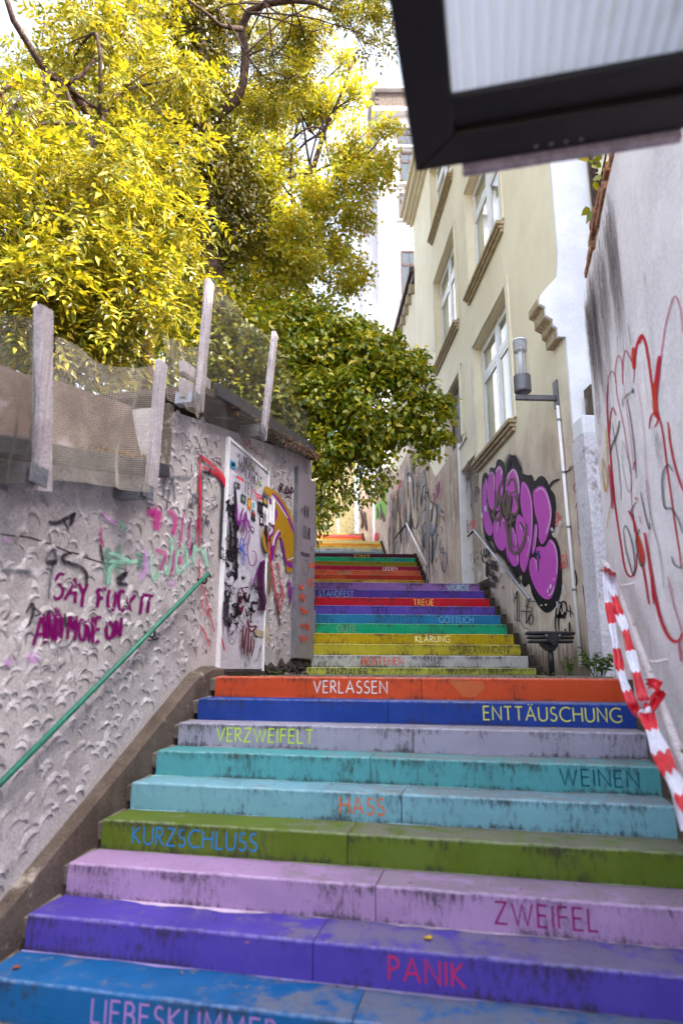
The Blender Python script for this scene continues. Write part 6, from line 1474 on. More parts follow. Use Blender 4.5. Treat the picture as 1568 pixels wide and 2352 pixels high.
# ---- folding leaning seat on the landing
st_ = empty('folding_seat', 'black metal folding seat on a post standing on the landing beside the lime step', 'seat', loc=atY(1267, 1549, 7.8))
def sp_(o): return relp(o, st_)
fp = atY(1267, 1549, 7.8); fp.z = -.068
def sx(dx, dz, dy=0): return fp + E2 * dx + N2 * dy + Vector((0, 0, dz))
mb = MB(); mb.tube([sx(0, 0), sx(0, .36)], .034, 18); sp_(mb.build('post', M['black_metal'], st_, smooth=True))
for k, (zz, w_, x0, x1) in enumerate(((.485, .022, -.26, .28), (.435, .017, -.25, .27), (.39, .016, -.245, .255))):
    pts = []
    for i in range(24):
        an = 2 * PI * i / 24; c_, s_ = math.cos(an), math.sin(an)
        ex = (abs(c_) ** .55) * (1 if c_ > 0 else -1); ey = (abs(s_) ** .55) * (1 if s_ > 0 else -1)
        pts.append(sx((x0 + x1) / 2 + (x1 - x0) / 2 * ex * (1 - .0), zz, .0 + .085 * ey))
    pts.append(pts[0]); mb = MB(); mb.tube(pts, w_, 10, False); sp_(mb.build('loop', M['rubber'], st_, smooth=True))
mb = MB(); mb.prism([sx(-.105, .475, -.112), sx(.105, .475, -.112), sx(.105, .44, -.112), sx(.03, .365, -.112), sx(-.03, .365, -.112), sx(-.105, .44, -.112)], N2 * .008); sp_(mb.build('front_plate', M['grey_metal'] if 0 else M['black_metal'], st_, bevel=.003))
mb = MB(); mb.prism([sx(-.115, .40, -.06), sx(.09, .40, -.06), sx(.075, .34, -.06), sx(.035, .285, -.06), sx(-.035, .285, -.06), sx(-.11, .35, -.06)], N2 * .12); sp_(mb.build('hinge_block', M['rubber'], st_, bevel=.006))
mb = MB(); mb.tube([sx(0, .37, -.15), sx(0, .37, .1)], .030, 16); sp_(mb.build('pivot', M['black_metal'], st_, smooth=False))
for dx in (-.078, .078):
    mb = MB(); mb.lathe(sx(dx, .455, -.116), [(0, 0)], 3) if 0 else mb.tube([sx(dx, .455, -.114), sx(dx, .455, -.126)], .012, 10); sp_(mb.build('bolt', M['bolt'], st_, smooth=True))

# ================================================================== FAR END
yh = empty('boarded_house', 'pale yellow house wall of vertical boards closing the top of the steps', 'house', loc=(0, 44, 7.5))
def yp(o): return relp(o, yh)
mb = MB(); mb.box((-3.4, 46, 11.4), (8.6, 4, 7.8)); yp(mb.build('wall', M['yellow_board'], yh))
b0 = MB(); b0.box((0, 0, 0), (.20, .03, 7.0)); pb = b0.build('board', M['yellow_board'], yh)
for i in range(40):
    o = pb if i == 0 else pb.copy()
    if i: COL.objects.link(o)
    o.matrix_parent_inverse = Matrix.Translation(-yh.location); o.location = (.75 - i * .212, 43.98, 11.0)
mb = MB()
for i in range(40):
    for j in range(26):
        if (i + j) % 2 == 0: mb.box((.75 - i * .212, 43.955, 7.9 + j * .30 + (i % 4) * .05), (.10, .012, .035), (Vector((.8, 0, -.6)), Vector((0, 1, 0)), Vector((.6, 0, .8))))
tag(yp(mb.build('slots', M['slot'], yh)), kind='stuff')
lpst = empty('street_lamp', 'thin white lamp post in front of the yellow boarded house', 'street lamp', loc=atY(780, 1222, 40.5))
pA = atY(780, 1225, 40.5); pB = atY(772, 1172, 40.5)
mb = MB(); mb.tube([pA - Vector((0, 0, .6)), pB], .07, 8); relp(mb.build('pole', M['white_paint'], lpst), lpst)
mb = MB(); mb.lathe(pB + Vector((0, 0, -.1)), [(.05, 0), (.22, .15), (.2, .35), (.0, .4)], 12); relp(mb.build('lantern', M['white_paint'], lpst), lpst)
dw = MB(); dw.tube([atY(*cK([(225, 235)])[0], 40), atY(*cK([(335, 340)])[0], 38.5)], .03, 6); tag(dw.build('handrail', M['black_metal']), 'dark diagonal rail at the far top left of the steps', 'handrail')

def win_px(parent, x0, y0, x1, y1, Y, fm, inv, depth=.12, mull=True):
    A = atY(x0, y0, Y); B = atY(x1, y1, Y); w_ = B.x - A.x; h_ = A.z - B.z; cx = (A.x + B.x) / 2; cz = (A.z + B.z) / 2
    mb = MB(); t = .09
    for (dx, dz, sx_, sz_) in ((-w_ / 2, 0, t, h_), (w_ / 2, 0, t, h_), (0, h_ / 2, w_, t), (0, -h_ / 2, w_, t), (0, h_ * .2, w_, t)): mb.box((cx + dx, Y - .03, cz + dz), (sx_ + t * .2, .1, sz_ + t))
    if mull: mb.box((cx, Y - .035, cz), (.07, .09, h_))
    f = mb.build('window', fm, parent); f.matrix_parent_inverse = inv
    mb = MB(); mb.box((cx, Y - .012, cz), (w_, .02, h_)); mb.build('dark_backing', M['dim_room_tone'], f)  # flat panel coloured dark to stand for the unlit room behind the pane
    mb = MB(); mb.box((cx, Y - .035, cz), (w_, .008, h_)); p = mb.build('pane', M['glass'], f)
    mb = MB(); mb.box((cx, Y - .1, cz - h_ / 2 - .15), (w_ + .5, .3, .14)); s = mb.build('sill', M['far_white'], f)
fb = empty('apartment_building', 'white apartment building with brown windows and a shingled mansard beyond the trees', 'building', loc=(4, 42, 7))
inv = Matrix.Translation(-fb.location)
def fbp(o): o.matrix_parent_inverse = inv; return o
Yf = 40; xl = atY(872, 800, Yf).x; zr = atY(872, 262, Yf).z; zt = atY(872, 205, Yf).z
mb = MB(); mb.prism([Vector((xl, Yf, 7)), Vector((xl + 9, Yf, 7)), Vector((xl + 9, Yf, zr)), Vector((xl, Yf, zr))], (0, 9, 0)); fbp(mb.build('wall', M['far_white'], fb))
mb = MB(); q0 = Vector((xl - 1.1, Yf + 1.4, 7)); mb.prism([q0, q0 + Vector((1.1, 0, 0)), q0 + Vector((1.1, 0, zr - 9)), q0 + Vector((0, 0, zr - 9))], (0, 7, 0)); fbp(mb.build('side_wing', M['far_white'], fb))
mb = MB(); mb.box((xl + 4.4, Yf + 4, zr + .05), (9.6, 9.0, .35)); mb.box((xl + 4.4, Yf + 4, zt + .04), (10, 8.4, .16)); fbp(mb.build('cornice', M['far_white'], fb))
mb = MB(); hh = (zt - zr - .2)
mb.prism([Vector((xl - .25, Yf - .2, zr + .22)), Vector((xl + 9, Yf - .2, zr + .22)), Vector((xl + 9, Yf + .25, zt)), Vector((xl - .1, Yf + .25, zt))], (0, 8, 0)); fbp(mb.build('mansard', M['shingle'], fb))
for r in range(7):
    for k in range(9):
        if r == 0 and k == 0: s0 = MB().box((0, 0, 0), (.50, .03, .30)).build('shingle', M['shingle'], fb); o = s0
        else: o = s0.copy(); COL.objects.link(o)
        o.matrix_parent_inverse = inv; o.location = (xl + .1 + k * .53 + (r % 2) * .26, Yf - .2 + r * (.45 / 7), zr + .4 + r * hh / 7); o.rotation_euler = (-.2, 0, 0)
for (x0, y0, x1, y1) in ((922, 578, 962, 682), (918, 446, 960, 503), (914, 296, 955, 336), (920, 352, 960, 420)): win_px(fb, x0, y0, x1, y1, Yf, M['frame_brown'], inv)
# string courses and block joints
mb = MB()
for y in (520, 556, 690, 432, 345): z = atY(900, y, Yf).z; mb.box((xl + 4.5, Yf - .03, z), (9, .08, .10))
fbp(mb.build('string_course', M['far_white'], fb))
# lower neighbour with a dark coping beyond the cream building
nb = empty('terraced_house', 'lower pale house with dark coping just beyond the cream building', 'house', loc=WR.P(12, 3))
mb = MB(); mb.wbox(WR, 9.47, 15.5, 3.0, 12.3, -7, -.04); relp(mb.build('wall', M['cream'], nb), nb)
mb = MB(); mb.wbox(WR, 9.46, 15.6, 12.3, 12.5, -7, .16); mb.wbox(WR, 9.46, 15.6, 12.05, 12.299, -7, .06); relp(mb.build('coping', M['frame_brown'], nb, bevel=.02), nb)
for k in range(9):
    mb = MB(); mb.wbox(WR, 9.7 + k * .65, 9.85 + k * .65, 11.75, 12.04, -.04, .12); relp(mb.build('corbel', M['sill'], nb), nb)
# house glimpsed through the maple on the left
gh = empty('slate_roofed_house', 'white house with slate roof glimpsed through the tree leaves', 'house', loc=(-4, 31, 10))
inv2 = Matrix.Translation(-gh.location); Yg = 31
A = atY(575, 372, Yg); B = atY(712, 470, Yg)
mb = MB(); mb.prism([Vector((A.x, Yg, 8)), Vector((B.x, Yg, 8)), Vector((B.x, Yg, atY(700, 412, Yg).z)), Vector((A.x, Yg, atY(700, 412, Yg).z))], (0, 8, 0)); o = mb.build('wall', M['far_white'], gh); o.matrix_parent_inverse = inv2
z1 = atY(700, 412, Yg).z; z2 = atY(700, 368, Yg).z
mb = MB(); mb.prism([Vector((A.x - .3, Yg - .3, z1)), Vector((A.x - .3, Yg + 8, z1)), Vector((A.x - .3, Yg + 4, z2 + 1.2))], (B.x - A.x + .6, 0, 0)); o = mb.build('roof', M['slate'], gh); o.matrix_parent_inverse = inv2
win_px(gh, 603, 432, 622, 470, Yg, M['frame_white'], inv2); win_px(gh, 655, 432, 672, 470, Yg, M['frame_white'], inv2)
# ================================================================== VEGETATION
def unit(a): return a / np.maximum(np.linalg.norm(a, axis=-1, keepdims=True), 1e-9)
T_LEAFLET = (np.array([(0, 0, 0), (.42, .5, .07), (1, 0, -.08), (.42, -.5, .07)]), [(0, 1, 2), (0, 2, 3)])
T_IVY = (np.array([(0, 0, 0), (.18, .48, .05), (.55, .40, .03), (1.0, 0, -.14), (.55, -.40, .03), (.18, -.48, .05), (.4, 0, -.02)]), [(0, 1, 6), (1, 2, 6), (2, 3, 6), (3, 4, 6), (4, 5, 6), (5, 0, 6)])
T_MAPLE = (np.array([(0, 0, 0), (.25, .55, .05), (.48, .22, 0), (1, 0, -.1), (.48, -.22, 0), (.25, -.55, .05)]), [(0, 1, 2), (0, 2, 4), (2, 3, 4), (0, 4, 5)])
def leafcloud(name, mat, P, D, Nn, L, Wd, tm, parent=None, kind=None):
    T, F = tm; D = unit(D); S = unit(np.cross(D, Nn)); Nn = np.cross(S, D)
    V = P[:, None, :] + D[:, None, :] * (T[None, :, 0, None] * L[:, None, None]) + S[:, None, :] * (T[None, :, 1, None] * Wd[:, None, None]) + Nn[:, None, :] * (T[None, :, 2, None] * L[:, None, None])
    n, k = V.shape[:2]; V = V.reshape(-1, 3); F = np.array(F)
    FF = (F[None] + (np.arange(n) * k)[:, None, None]).reshape(-1)
    me = bpy.data.meshes.new(name); me.vertices.add(len(V)); me.vertices.foreach_set('co', V.astype(np.float32).ravel())
    nf = n * len(F); me.loops.add(len(FF)); me.loops.foreach_set('vertex_index', FF.astype(np.int32))
    me.polygons.add(nf); me.polygons.foreach_set('loop_start', np.arange(nf, dtype=np.int32) * 3); me.polygons.foreach_set('loop_total', np.full(nf, 3, dtype=np.int32))
    me.materials.append(mat); me.update(calc_edges=True)
    o = bpy.data.objects.new(name, me); COL.objects.link(o)
    if parent: o.parent = parent; o.matrix_parent_inverse = Matrix.Translation(-parent.location)
    if kind: o['kind'] = kind
    return o
def blobs(spec):
    out = []
    for s in spec:
        x, y, Y, r = s[:4]; c = atY(x, y, Y); fl = s[4] if len(s) > 4 else 1.0
        out.append((np.array(c), np.array((r, r * .9, r * fl))))
    return out
def split(bl, m, k, seed, rr=(.30, .50)):
    """breaks big crown volumes into many separate leafy masses so that gaps stay between them"""
    rn = np.random.default_rng(seed); out = []
    for c, R in bl:
        for i in range(m):
            d = unit(rn.normal(0, 1, 3)); r = rn.uniform(*rr) * R.min() * k
            out.append((c + d * R * rn.uniform(.35, .92), np.array((r * rn.uniform(.9, 1.3), r, r * rn.uniform(.55, .85)))))
    return out
def sample(bl, n, shell=.5):
    vol = np.array([np.prod(b[1]) ** (2 / 3) for b in bl]); k = RNG.choice(len(bl), n, p=vol / vol.sum())
    d = unit(RNG.normal(0, 1, (n, 3))); r = RNG.random(n) ** (1 / 3); r = np.where(RNG.random(n) < shell, .8 + .25 * RNG.random(n), r)
    C = np.array([b[0] for b in bl])[k]; R = np.array([b[1] for b in bl])[k]
    lump = 1 + .22 * np.sin(d[:, 0] * 5 + k * 1.7) * np.sin(d[:, 2] * 6 + k) + .12 * np.sin(d[:, 1] * 11 + d[:, 2] * 9)
    return C + d * R * (r * lump)[:, None], d
def limb_mesh(mb, a, b, r0, r1, seed, n=8, bend=.12, seg=7):
    rn = np.random.default_rng(seed); a = Vector(a); b = Vector(b); L = (b - a).length; P = []; o = Vector((0, 0, 0)); q = Vector(rn.normal(0, 1, 3))
    for i in range(n + 1):
        t = i / n; o = q * (math.sin(PI * t) * L * bend) + Vector(rn.normal(0, .012, 3)) * L * (.3 if 0 < i < n else 0)
        P.append(a.lerp(b, t) + o)
    mb.tube(P, [r0 + (r1 - r0) * i / n for i in range(n + 1)], seg); return P
def twigs(mb, bl, root, r, seed, per=5):
    rn = np.random.default_rng(seed)
    for i, (c, R) in enumerate(bl):
        P = limb_mesh(mb, root[i % len(root)], c, r, r * .45, seed + i, 9)
        for j in range(per):
            d = unit(rn.normal(0, 1, 3)); s = P[int(rn.integers(4, 9))]
            limb_mesh(mb, s, c + d * R * .95, r * .32, r * .07, seed * 31 + i * 9 + j, 6, .10, 5)
def pinnate(name, mat, bl, n, L, parent, pairs=4, shell=.5, droop=.5, jit=.25):
    P, d = sample(bl, n, shell)
    ax = unit(d * .8 + RNG.normal(0, .6, (n, 3)) + np.array([.1, -.1, -droop]) * 1.0)
    up = unit(np.array([0, -.15, 1.0]) + RNG.normal(0, .35, (n, 3)) + d * .3); S = unit(np.cross(ax, up)); nn = np.cross(S, ax)
    PP = []; DD = []; NN = []; LL = []
    sc = RNG.uniform(.7, 1.2, n)
    for i in range(pairs + 1):
        for sg in ((1, -1) if i < pairs else (0,)):
            p = P + ax * (L * .55 * i * sc)[:, None] - np.array([0, 0, 1]) * (.05 * L * i * i * sc)[:, None]
            dd = ax * (.6 if sg else 1) + S * sg * .85 - np.array([0, 0, .12 + .05 * i]) + RNG.normal(0, jit * .4, (n, 3))
            PP.append(p); DD.append(dd); NN.append(nn + RNG.normal(0, jit, (n, 3))); LL.append(L * sc * RNG.uniform(.8, 1.15, n) * (1 if 0 < i else .75))
    P = np.concatenate(PP); LL = np.concatenate(LL)
    return leafcloud(name, mat, P, np.concatenate(DD), np.concatenate(NN), LL, LL * .36, T_LEAFLET, parent)
def rosettes(name, mat, bl, n, L, parent, tm=T_IVY, k=5, shell=.8, droop=.7, wr=.62, spread=.06):
    P, d = sample(bl, n, shell); PP = []; DD = []; NN = []
    for i in range(k):
        dd = unit(d * .7 + RNG.normal(0, .55, (n, 3)) + np.array([0, -.1, -droop]))
        PP.append(P + RNG.normal(0, spread, (n, 3))); DD.append(dd); NN.append(unit(d + np.array([0, -.2, .7]) + RNG.normal(0, .35, (n, 3))))
    P = np.concatenate(PP); L_ = L * RNG.uniform(.6, 1.2, len(P))
    return leafcloud(name, mat, P, np.concatenate(DD), np.concatenate(NN), L_, L_ * wr, tm, parent)

LM_ash = leafmat('ash_leaf', [(66, 80, 24), (132, 132, 34), (170, 158, 44), (90, 100, 30), (156, 148, 50), (194, 174, 62)], .36, .30, (1.35, 1.22, .5, 1))
LM_maple = leafmat('maple_leaf', [(132, 138, 40), (166, 158, 42), (188, 164, 48), (144, 150, 50), (124, 142, 60)], .5, .4, (1.5, 1.4, .6, 1))
LM_ivy = leafmat('ivy_leaf', [(66, 94, 22), (112, 130, 28), (166, 158, 34), (78, 110, 32), (142, 144, 32), (196, 176, 48)], .28, .25)
LM_dark = leafmat('undergrowth_leaf', [(80, 92, 24), (112, 114, 28), (96, 98, 24), (134, 126, 34)], .35, .4)
LM_climb = leafmat('trunk_ivy_leaf', [(54, 56, 16), (92, 86, 20), (70, 66, 18), (120, 106, 28)], .25, .35)
LM_weed = leafmat('weed_leaf', [(48, 82, 22), (70, 100, 26), (96, 110, 26)], .3, .5)

c7 = crop(0, 0, 1.12)
def pathY(px, Y0, Y1): return [atY(x, y, Y0 + (Y1 - Y0) * i / (len(px) - 1)) for i, (x, y) in enumerate(px)]
# --- ash tree at the left
t1 = empty('ash_tree', 'sunlit yellow green ash tree leaning over the outbuilding roof at the left', 'tree', loc=(-3.4, 8.6, 1.2))
mb = MB(); mb.tube(pathY(c7([(700, 2000), (640, 1500), (560, 1000), (440, 560), (340, 430), (290, 385), (215, 330), (160, 250), (110, 170), (60, 90), (25, -20)]), 9.0, 7.4), [.13, .12, .11, .085, .07, .062, .058, .05, .046, .042, .036], 9)
relp(mb.build('trunk', M['bark'], t1, smooth=True), t1)
B1 = blobs([(30, 330, 7.6, .95), (190, 470, 7.4, 1.05), (20, 560, 7.0, 1.0), (300, 640, 7.4, .95), (170, 650, 6.9, .85), (90, 700, 6.8, .8), (390, 560, 8.0, .9), (330, 330, 8.6, 1.0), (170, 130, 8.6, .95), (260, 60, 8.8, .9), (400, 180, 9, .8), (60, 780, 7.2, .6), (250, 740, 7.2, .6), (-80, 450, 7, 1.1)])
mb = MB(); rt = pathY(c7([(440, 560), (290, 385), (560, 1000), (215, 330)]), 8.2, 8.0); twigs(mb, B1, rt, .035, 5, 5); relp(mb.build('branch', M['bark'], t1, smooth=True), t1)
pinnate('crown', LM_ash, split(B1, 11, 1.0, 2), 4200, .135, t1, 4, .45)
# --- big ash with the elbowed limb, ivy climbing its trunk
t2 = empty('ivy_clad_tree', 'tall tree with a dark elbow shaped limb and a trunk clad in climbing ivy', 'tree', loc=(-2.9, 11.5, 1.8))
mb = MB(); mb.tube([Vector((-3.2, 11.6, 1.4))] + pathY(c7([(960, 1500), (930, 1100), (905, 880), (900, 640), (905, 400), (900, 120), (905, -200)]), 11, 10.6), [.28, .26, .24, .2, .16, .13, .10, .08], 10)
relp(mb.build('trunk', M['bark'], t2, smooth=True), t2)
mb = MB(); mb.tube(pathY(c7([(900, 760), (930, 640), (960, 560), (1000, 498), (1060, 450), (1090, 370), (1102, 240), (1080, 130), (1110, 55), (1190, 14), (1310, 0), (1400, 10), (1480, 45), (1495, 0)]), 11, 9.6), [.13, .10, .095, .09, .088, .085, .085, .082, .075, .065, .05, .036, .022, .015], 9)
relp(mb.build('limb', M['bark'], t2, smooth=True), t2)
mb = MB(); mb.tube(pathY(c7([(1085, 128), (1030, 122), (985, 112), (940, 70), (900, 40), (830, -10)]), 10, 9.4), [.05, .042, .038, .03, .03, .026], 7); relp(mb.build('limb', M['bark'], t2, smooth=True), t2)
mb = MB()
for k, pp_ in enumerate(([(1110, 250), (1180, 215), (1290, 250), (1380, 300)], [(1010, 110), (1020, 240), (1030, 420)], [(1230, 320), (1290, 350), (1330, 330), (1370, 375)], [(1500, 20), (1560, 90), (1640, 240), (1720, 250)], [(830, 860), (850, 700), (840, 520)], [(1130, 60), (1260, 90), (1400, 140), (1500, 110)])):
    mb.tube(pathY(c7(pp_), 10, 9.8), [.016, .013, .009, .005][:len(pp_)] , 6)
relp(mb.build('twig', M['bark'], t2, smooth=True), t2)
B2 = blobs([(470, 10, 11.2, .9), (620, 0, 11, .8), (700, 60, 11, .7), (600, 140, 11.4, .55), (830, 30, 10, .6), (760, -20, 10, .7), (650, 190, 10.5, .5), (340, 0, 10, .9), (860, 90, 10, .3), (560, 250, 11, .6), (520, 90, 11.3, .9), (700, 140, 11.3, .55), (400, 110, 11.3, .8), (620, 260, 11.5, .5)])
mb = MB(); twigs(mb, B2, pathY(c7([(1110, 55), (1190, 14), (1102, 240), (1310, 0)]), 9.9, 9.9), .018, 91, 5); relp(mb.build('branch', M['bark'], t2, smooth=True), t2)
pinnate('crown', LM_ash, split(B2, 9, 1.0, 3), 2500, .115, t2, 4, .3)
B2i = blobs([(450, 110, 10.8, .5, 1.8), (450, 230, 10.8, .62, 1.4), (455, 330, 10.8, .72, 1.3), (480, 430, 11, .9), (430, 420, 11, .8), (520, 500, 11, .9), (440, 30, 10.6, .5, 1.6)])
rosettes('climbing_ivy', LM_climb, B2i, 5200, .085, t2, T_IVY, 4, .55, .4, .7, .05)
# --- maple beyond, with sky showing through
t3 = empty('maple_tree', 'thin leaved maple with sky showing through its crown, left of the white apartment building', 'tree', loc=(-2.2, 15, 3))
mb = MB(); mb.tube([Vector((-2.0, 15.2, 2.6))] + pathY([(690, 640), (700, 520), (715, 400), (745, 300), (790, 200), (815, 130)], 15, 14), [.16, .12, .1, .08, .06, .035, .02], 8); relp(mb.build('trunk', M['bark'], t3, smooth=True), t3)
B3 = blobs([(650, 560, 14, 1.2), (745, 470, 14, .9), (800, 350, 14, .75), (850, 420, 13.6, .6), (700, 640, 13.6, 1.1), (560, 600, 13.5, 1.2), (770, 580, 14, .7), (745, 230, 14.5, .7), (890, 300, 13.6, .38), (600, 470, 14.4, 1.0), (830, 210, 14, .5), (640, 350, 14.6, .7), (815, 500, 13.8, .5), (880, 370, 13.6, .35), (790, 640, 13.6, .6), (540, 700, 13, 1.1), (790, 140, 14.4, .4), (690, 120, 14.6, .5), (600, 260, 14.8, .9), (680, 240, 14.5, .7), (560, 360, 14.8, 1.0)])
mb = MB(); twigs(mb, B3, pathY([(690, 620), (715, 400), (705, 500), (745, 300)], 15, 14.4), .035, 44, 8); relp(mb.build('branch', M['bark'], t3, smooth=True), t3)
rosettes('crown', LM_maple, split(B3, 12, 1.0, 4, (.28, .48)), 10500, .115, t3, T_MAPLE, 4, .35, .35, .8, .10)
# --- dense bank of shrubs behind the outbuilding
B4 = blobs([(60, 880, 9, .8), (200, 860, 9.5, .9), (340, 860, 10, .8), (430, 800, 10.5, .9), (540, 820, 10.5, 1.0), (600, 930, 10.2, .8), (480, 720, 11.5, 1.2), (330, 740, 11.5, 1.3), (150, 740, 11.5, 1.4), (0, 700, 11.5, 1.5), (250, 560, 12, 1.7), (400, 520, 12.5, 1.6), (80, 480, 12, 1.8), (420, 330, 13, 1.5), (250, 250, 13, 1.8), (60, 250, 13, 1.4), (560, 420, 13.5, 1.0), (640, 780, 12.5, 1.2), (700, 760, 12.5, .9), (660, 930, 10.8, .7)])
o = rosettes('undergrowth', LM_dark, B4, 12500, .13, None, T_IVY, 4, .5, .4, .55, .12)
tag(o, kind='stuff'); 
# --- the large ivy hung tree over the steps
t5 = empty('ivy_bush', 'dense dark green ivy bush overhanging the painted steps, lit yellow on top', 'bush', loc=(-1.2, 10.6, 1.6))
mb = MB(); mb.tube([Vector((-1.3, 10.6, .6)), Vector((-1.2, 10.6, 1.8)), atY(700, 1050, 10.6), atY(760, 950, 10.5), atY(860, 880, 10.4)], [.14, .12, .10, .07, .04], 8); relp(mb.build('trunk', M['bark'], t5, smooth=True), t5)
B5 = blobs([(760, 800, 10.8, .72), (850, 835, 10.5, .62), (930, 880, 10.3, .46), (985, 985, 10.2, .30), (1000, 925, 10.3, .26), (720, 920, 10.4, .75), (830, 930, 10.3, .66), (915, 970, 10.2, .44), (750, 1030, 10.3, .52), (830, 1020, 10.5, .42), (690, 1060, 10.3, .34), (650, 860, 10.8, .75), (720, 750, 11.2, .5), (815, 765, 10.9, .42), (890, 800, 10.6, .34), (975, 1035, 10.3, .18), (590, 830, 11, .8), (560, 760, 11.3, .7), (610, 920, 10.9, .55), (640, 760, 11, .6), (1015, 1000, 10.2, .14), (870, 1040, 10.3, .22), (955, 830, 10.5, .2), (1025, 950, 10.2, .12)])
rosettes('inner_foliage', LM_ivy, [(c, R * .8) for c, R in B5], 2600, .12, t5, T_IVY, 5, .5, .75, .6, .08)
rosettes('crown', LM_ivy, split(B5, 10, 1.0, 6, (.22, .38)), 5200, .108, t5, T_IVY, 6, .9, .75, .56, .05)
# underside: thinner hanging shoots
B5b = blobs([(760, 1130, 10.5, .30), (830, 1110, 10.6, .34), (740, 1165, 10.4, .2, 1.4), (870, 1090, 10.5, .3), (725, 1190, 10.3, .12, 2), (700, 1120, 10.3, .25)])
rosettes('hanging_shoots', LM_ivy, B5b, 420, .085, t5, T_IVY, 4, .6, .9, .65, .06)
mb = MB(); vp = []; vd = []
rn = random.Random(3)
for k, pl_ in enumerate(([(740, 1100), (735, 1180), (742, 1220), (728, 1255)], [(800, 1130), (790, 1160), (770, 1180), (745, 1215)], [(725, 1120), (722, 1180), (724, 1230), (735, 1275)], [(880, 1100), (870, 1130), (845, 1150)], [(760, 1110), (752, 1170), (735, 1200)])):
    P = pathY(pl_, 10.2, 10.0); mb.tube(P, .005, 5)
    for i in range(len(P) - 1):
        for j in range(9): vp.append(tuple(P[i].lerp(P[i + 1], j / 9) + Vector((rn.gauss(0, .04), rn.gauss(0, .04), rn.gauss(0, .02))))); vd.append((rn.gauss(0, .6), rn.gauss(0, .5), -.8))
relp(mb.build('vine', M['bark'], t5), t5)
n = len(vp); leafcloud('vine_leaves', LM_ivy, np.array(vp), np.array(vd), RNG.normal(0, 1, (n, 3)) + np.array([0, -1, .4]), RNG.uniform(.05, .09, n), RNG.uniform(.04, .06, n), T_IVY, t5)
# the nearest, largest leaves as leaves of their own
def single_leaves(bl, n, mat, L, parent, tm, wr, seed, droop=.75):
    T, F = tm; me = bpy.data.meshes.new('leaf'); me.from_pydata([(t[0], t[1] * wr, t[2]) for t in T], [], F); me.materials.append(mat)
    P, d = sample(bl, n * 6, 1.0); f = (d @ np.array([0, -1, 0])) > .15; P = P[f][:n]; d = d[f][:n]
    inv = Matrix.Translation(-parent.location)
    for i in range(len(P)):
        D = unit(d[i] * .6 + RNG.normal(0, .45, 3) + np.array([0, -.15, -droop])); N0 = d[i] + np.array([0, -.3, .6]) + RNG.normal(0, .25, 3); S = unit(np.cross(D, N0)); N2_ = np.cross(S, D); s = L * RNG.uniform(.8, 1.25)
        o = bpy.data.objects.new('leaf', me); COL.objects.link(o); o.parent = parent; o.matrix_parent_inverse = inv
        p = P[i] + d[i] * .05
        o.matrix_basis = Matrix(((D[0] * s, S[0] * s, N2_[0] * s, p[0]), (D[1] * s, S[1] * s, N2_[1] * s, p[1]), (D[2] * s, S[2] * s, N2_[2] * s, p[2]), (0, 0, 0, 1)))
single_leaves(B5, 290, LM_ivy, .125, t5, T_IVY, .58, 1)
single_leaves(B1[:7], 280, LM_ash, .15, t1, T_LEAFLET, .36, 2, .4)

# --- weeds at the foot of the wall
def weed(name, label, px, Y, r, n, L, seed, h):
    c = atY(*px, Y); c.z = -.06; e = empty(name, label, 'plant', loc=c)
    rn = np.random.default_rng(seed); mb = MB(); P = []; D = []
    for k in range(max(6, n // 10)):
        a = rn.uniform(0, 2 * PI); q = c + Vector((math.cos(a) * r * .3 * rn.random(), math.sin(a) * r * .25 * rn.random(), 0)); tip = c + Vector((math.cos(a) * r * rn.random(), math.sin(a) * r * .6 * rn.random(), h * rn.uniform(.4, 1.0)))
        mb.tube([q, q.lerp(tip, .5) + Vector((0, 0, h * .12)), tip], [.004, .003, .002], 5)
        for j in range(10):
            t = .25 + .75 * j / 10; p = q.lerp(tip, t) + Vector((0, 0, h * .2 * math.sin(PI * t) * .6)); an = rn.uniform(0, 2 * PI); P.append(tuple(p)); D.append((math.cos(an), math.sin(an), rn.uniform(-.3, .4)))
    relp(mb.build('stem', LM_weed, e), e); m = len(P)
    leafcloud('leaves', LM_weed, np.array(P), np.array(D), np.array([0, -.3, 1]) + rn.normal(0, .4, (m, 3)), rn.uniform(.7, 1.2, m) * L, rn.uniform(.6, 1.0, m) * L * .75, T_IVY, e)
weed('nettle_clump', 'leafy green weed clump at the foot of the white pier beside the tape', (1378, 1550), 6.75, .24, 170, .060, 3, .27)
weed('weed', 'small olive weed at the foot of the conduit pipe', (1305, 1548), 7.5, .14, 120, .030, 4, .24)
weed('weed', 'low straggly weed at the base of the seat post', (1262, 1549), 7.6, .20, 70, .022, 6, .06)
weed('weed', 'little weed at the broken plinth left of the grey panel', (640, 1552), 7.3, .08, 60, .02, 7, .06)
# moss and grass tufts in the joint along the top landing edge
mp = []; 
rn = np.random.default_rng(17)
for i in range(500):
    t = rn.random(); p = LOW0 + E1 * (LW * t) + N1 * (rn.uniform(.3, .5)); 
    if rn.random() < .55: p = Vector((rn.uniform(-.4, 2.6), 9.08 + rn.normal(0, .03), -.06))
    p.z = -.062; mp.append(tuple(p))
n = len(mp); o = leafcloud('moss', LM_weed, np.array(mp), rn.normal(0, 1, (n, 3)) * np.array([1, 1, .3]) + np.array([0, 0, .5]), rn.normal(0, 1, (n, 3)), rn.uniform(.01, .03, n), rn.uniform(.008, .018, n), T_LEAFLET, None); tag(o, kind='stuff')
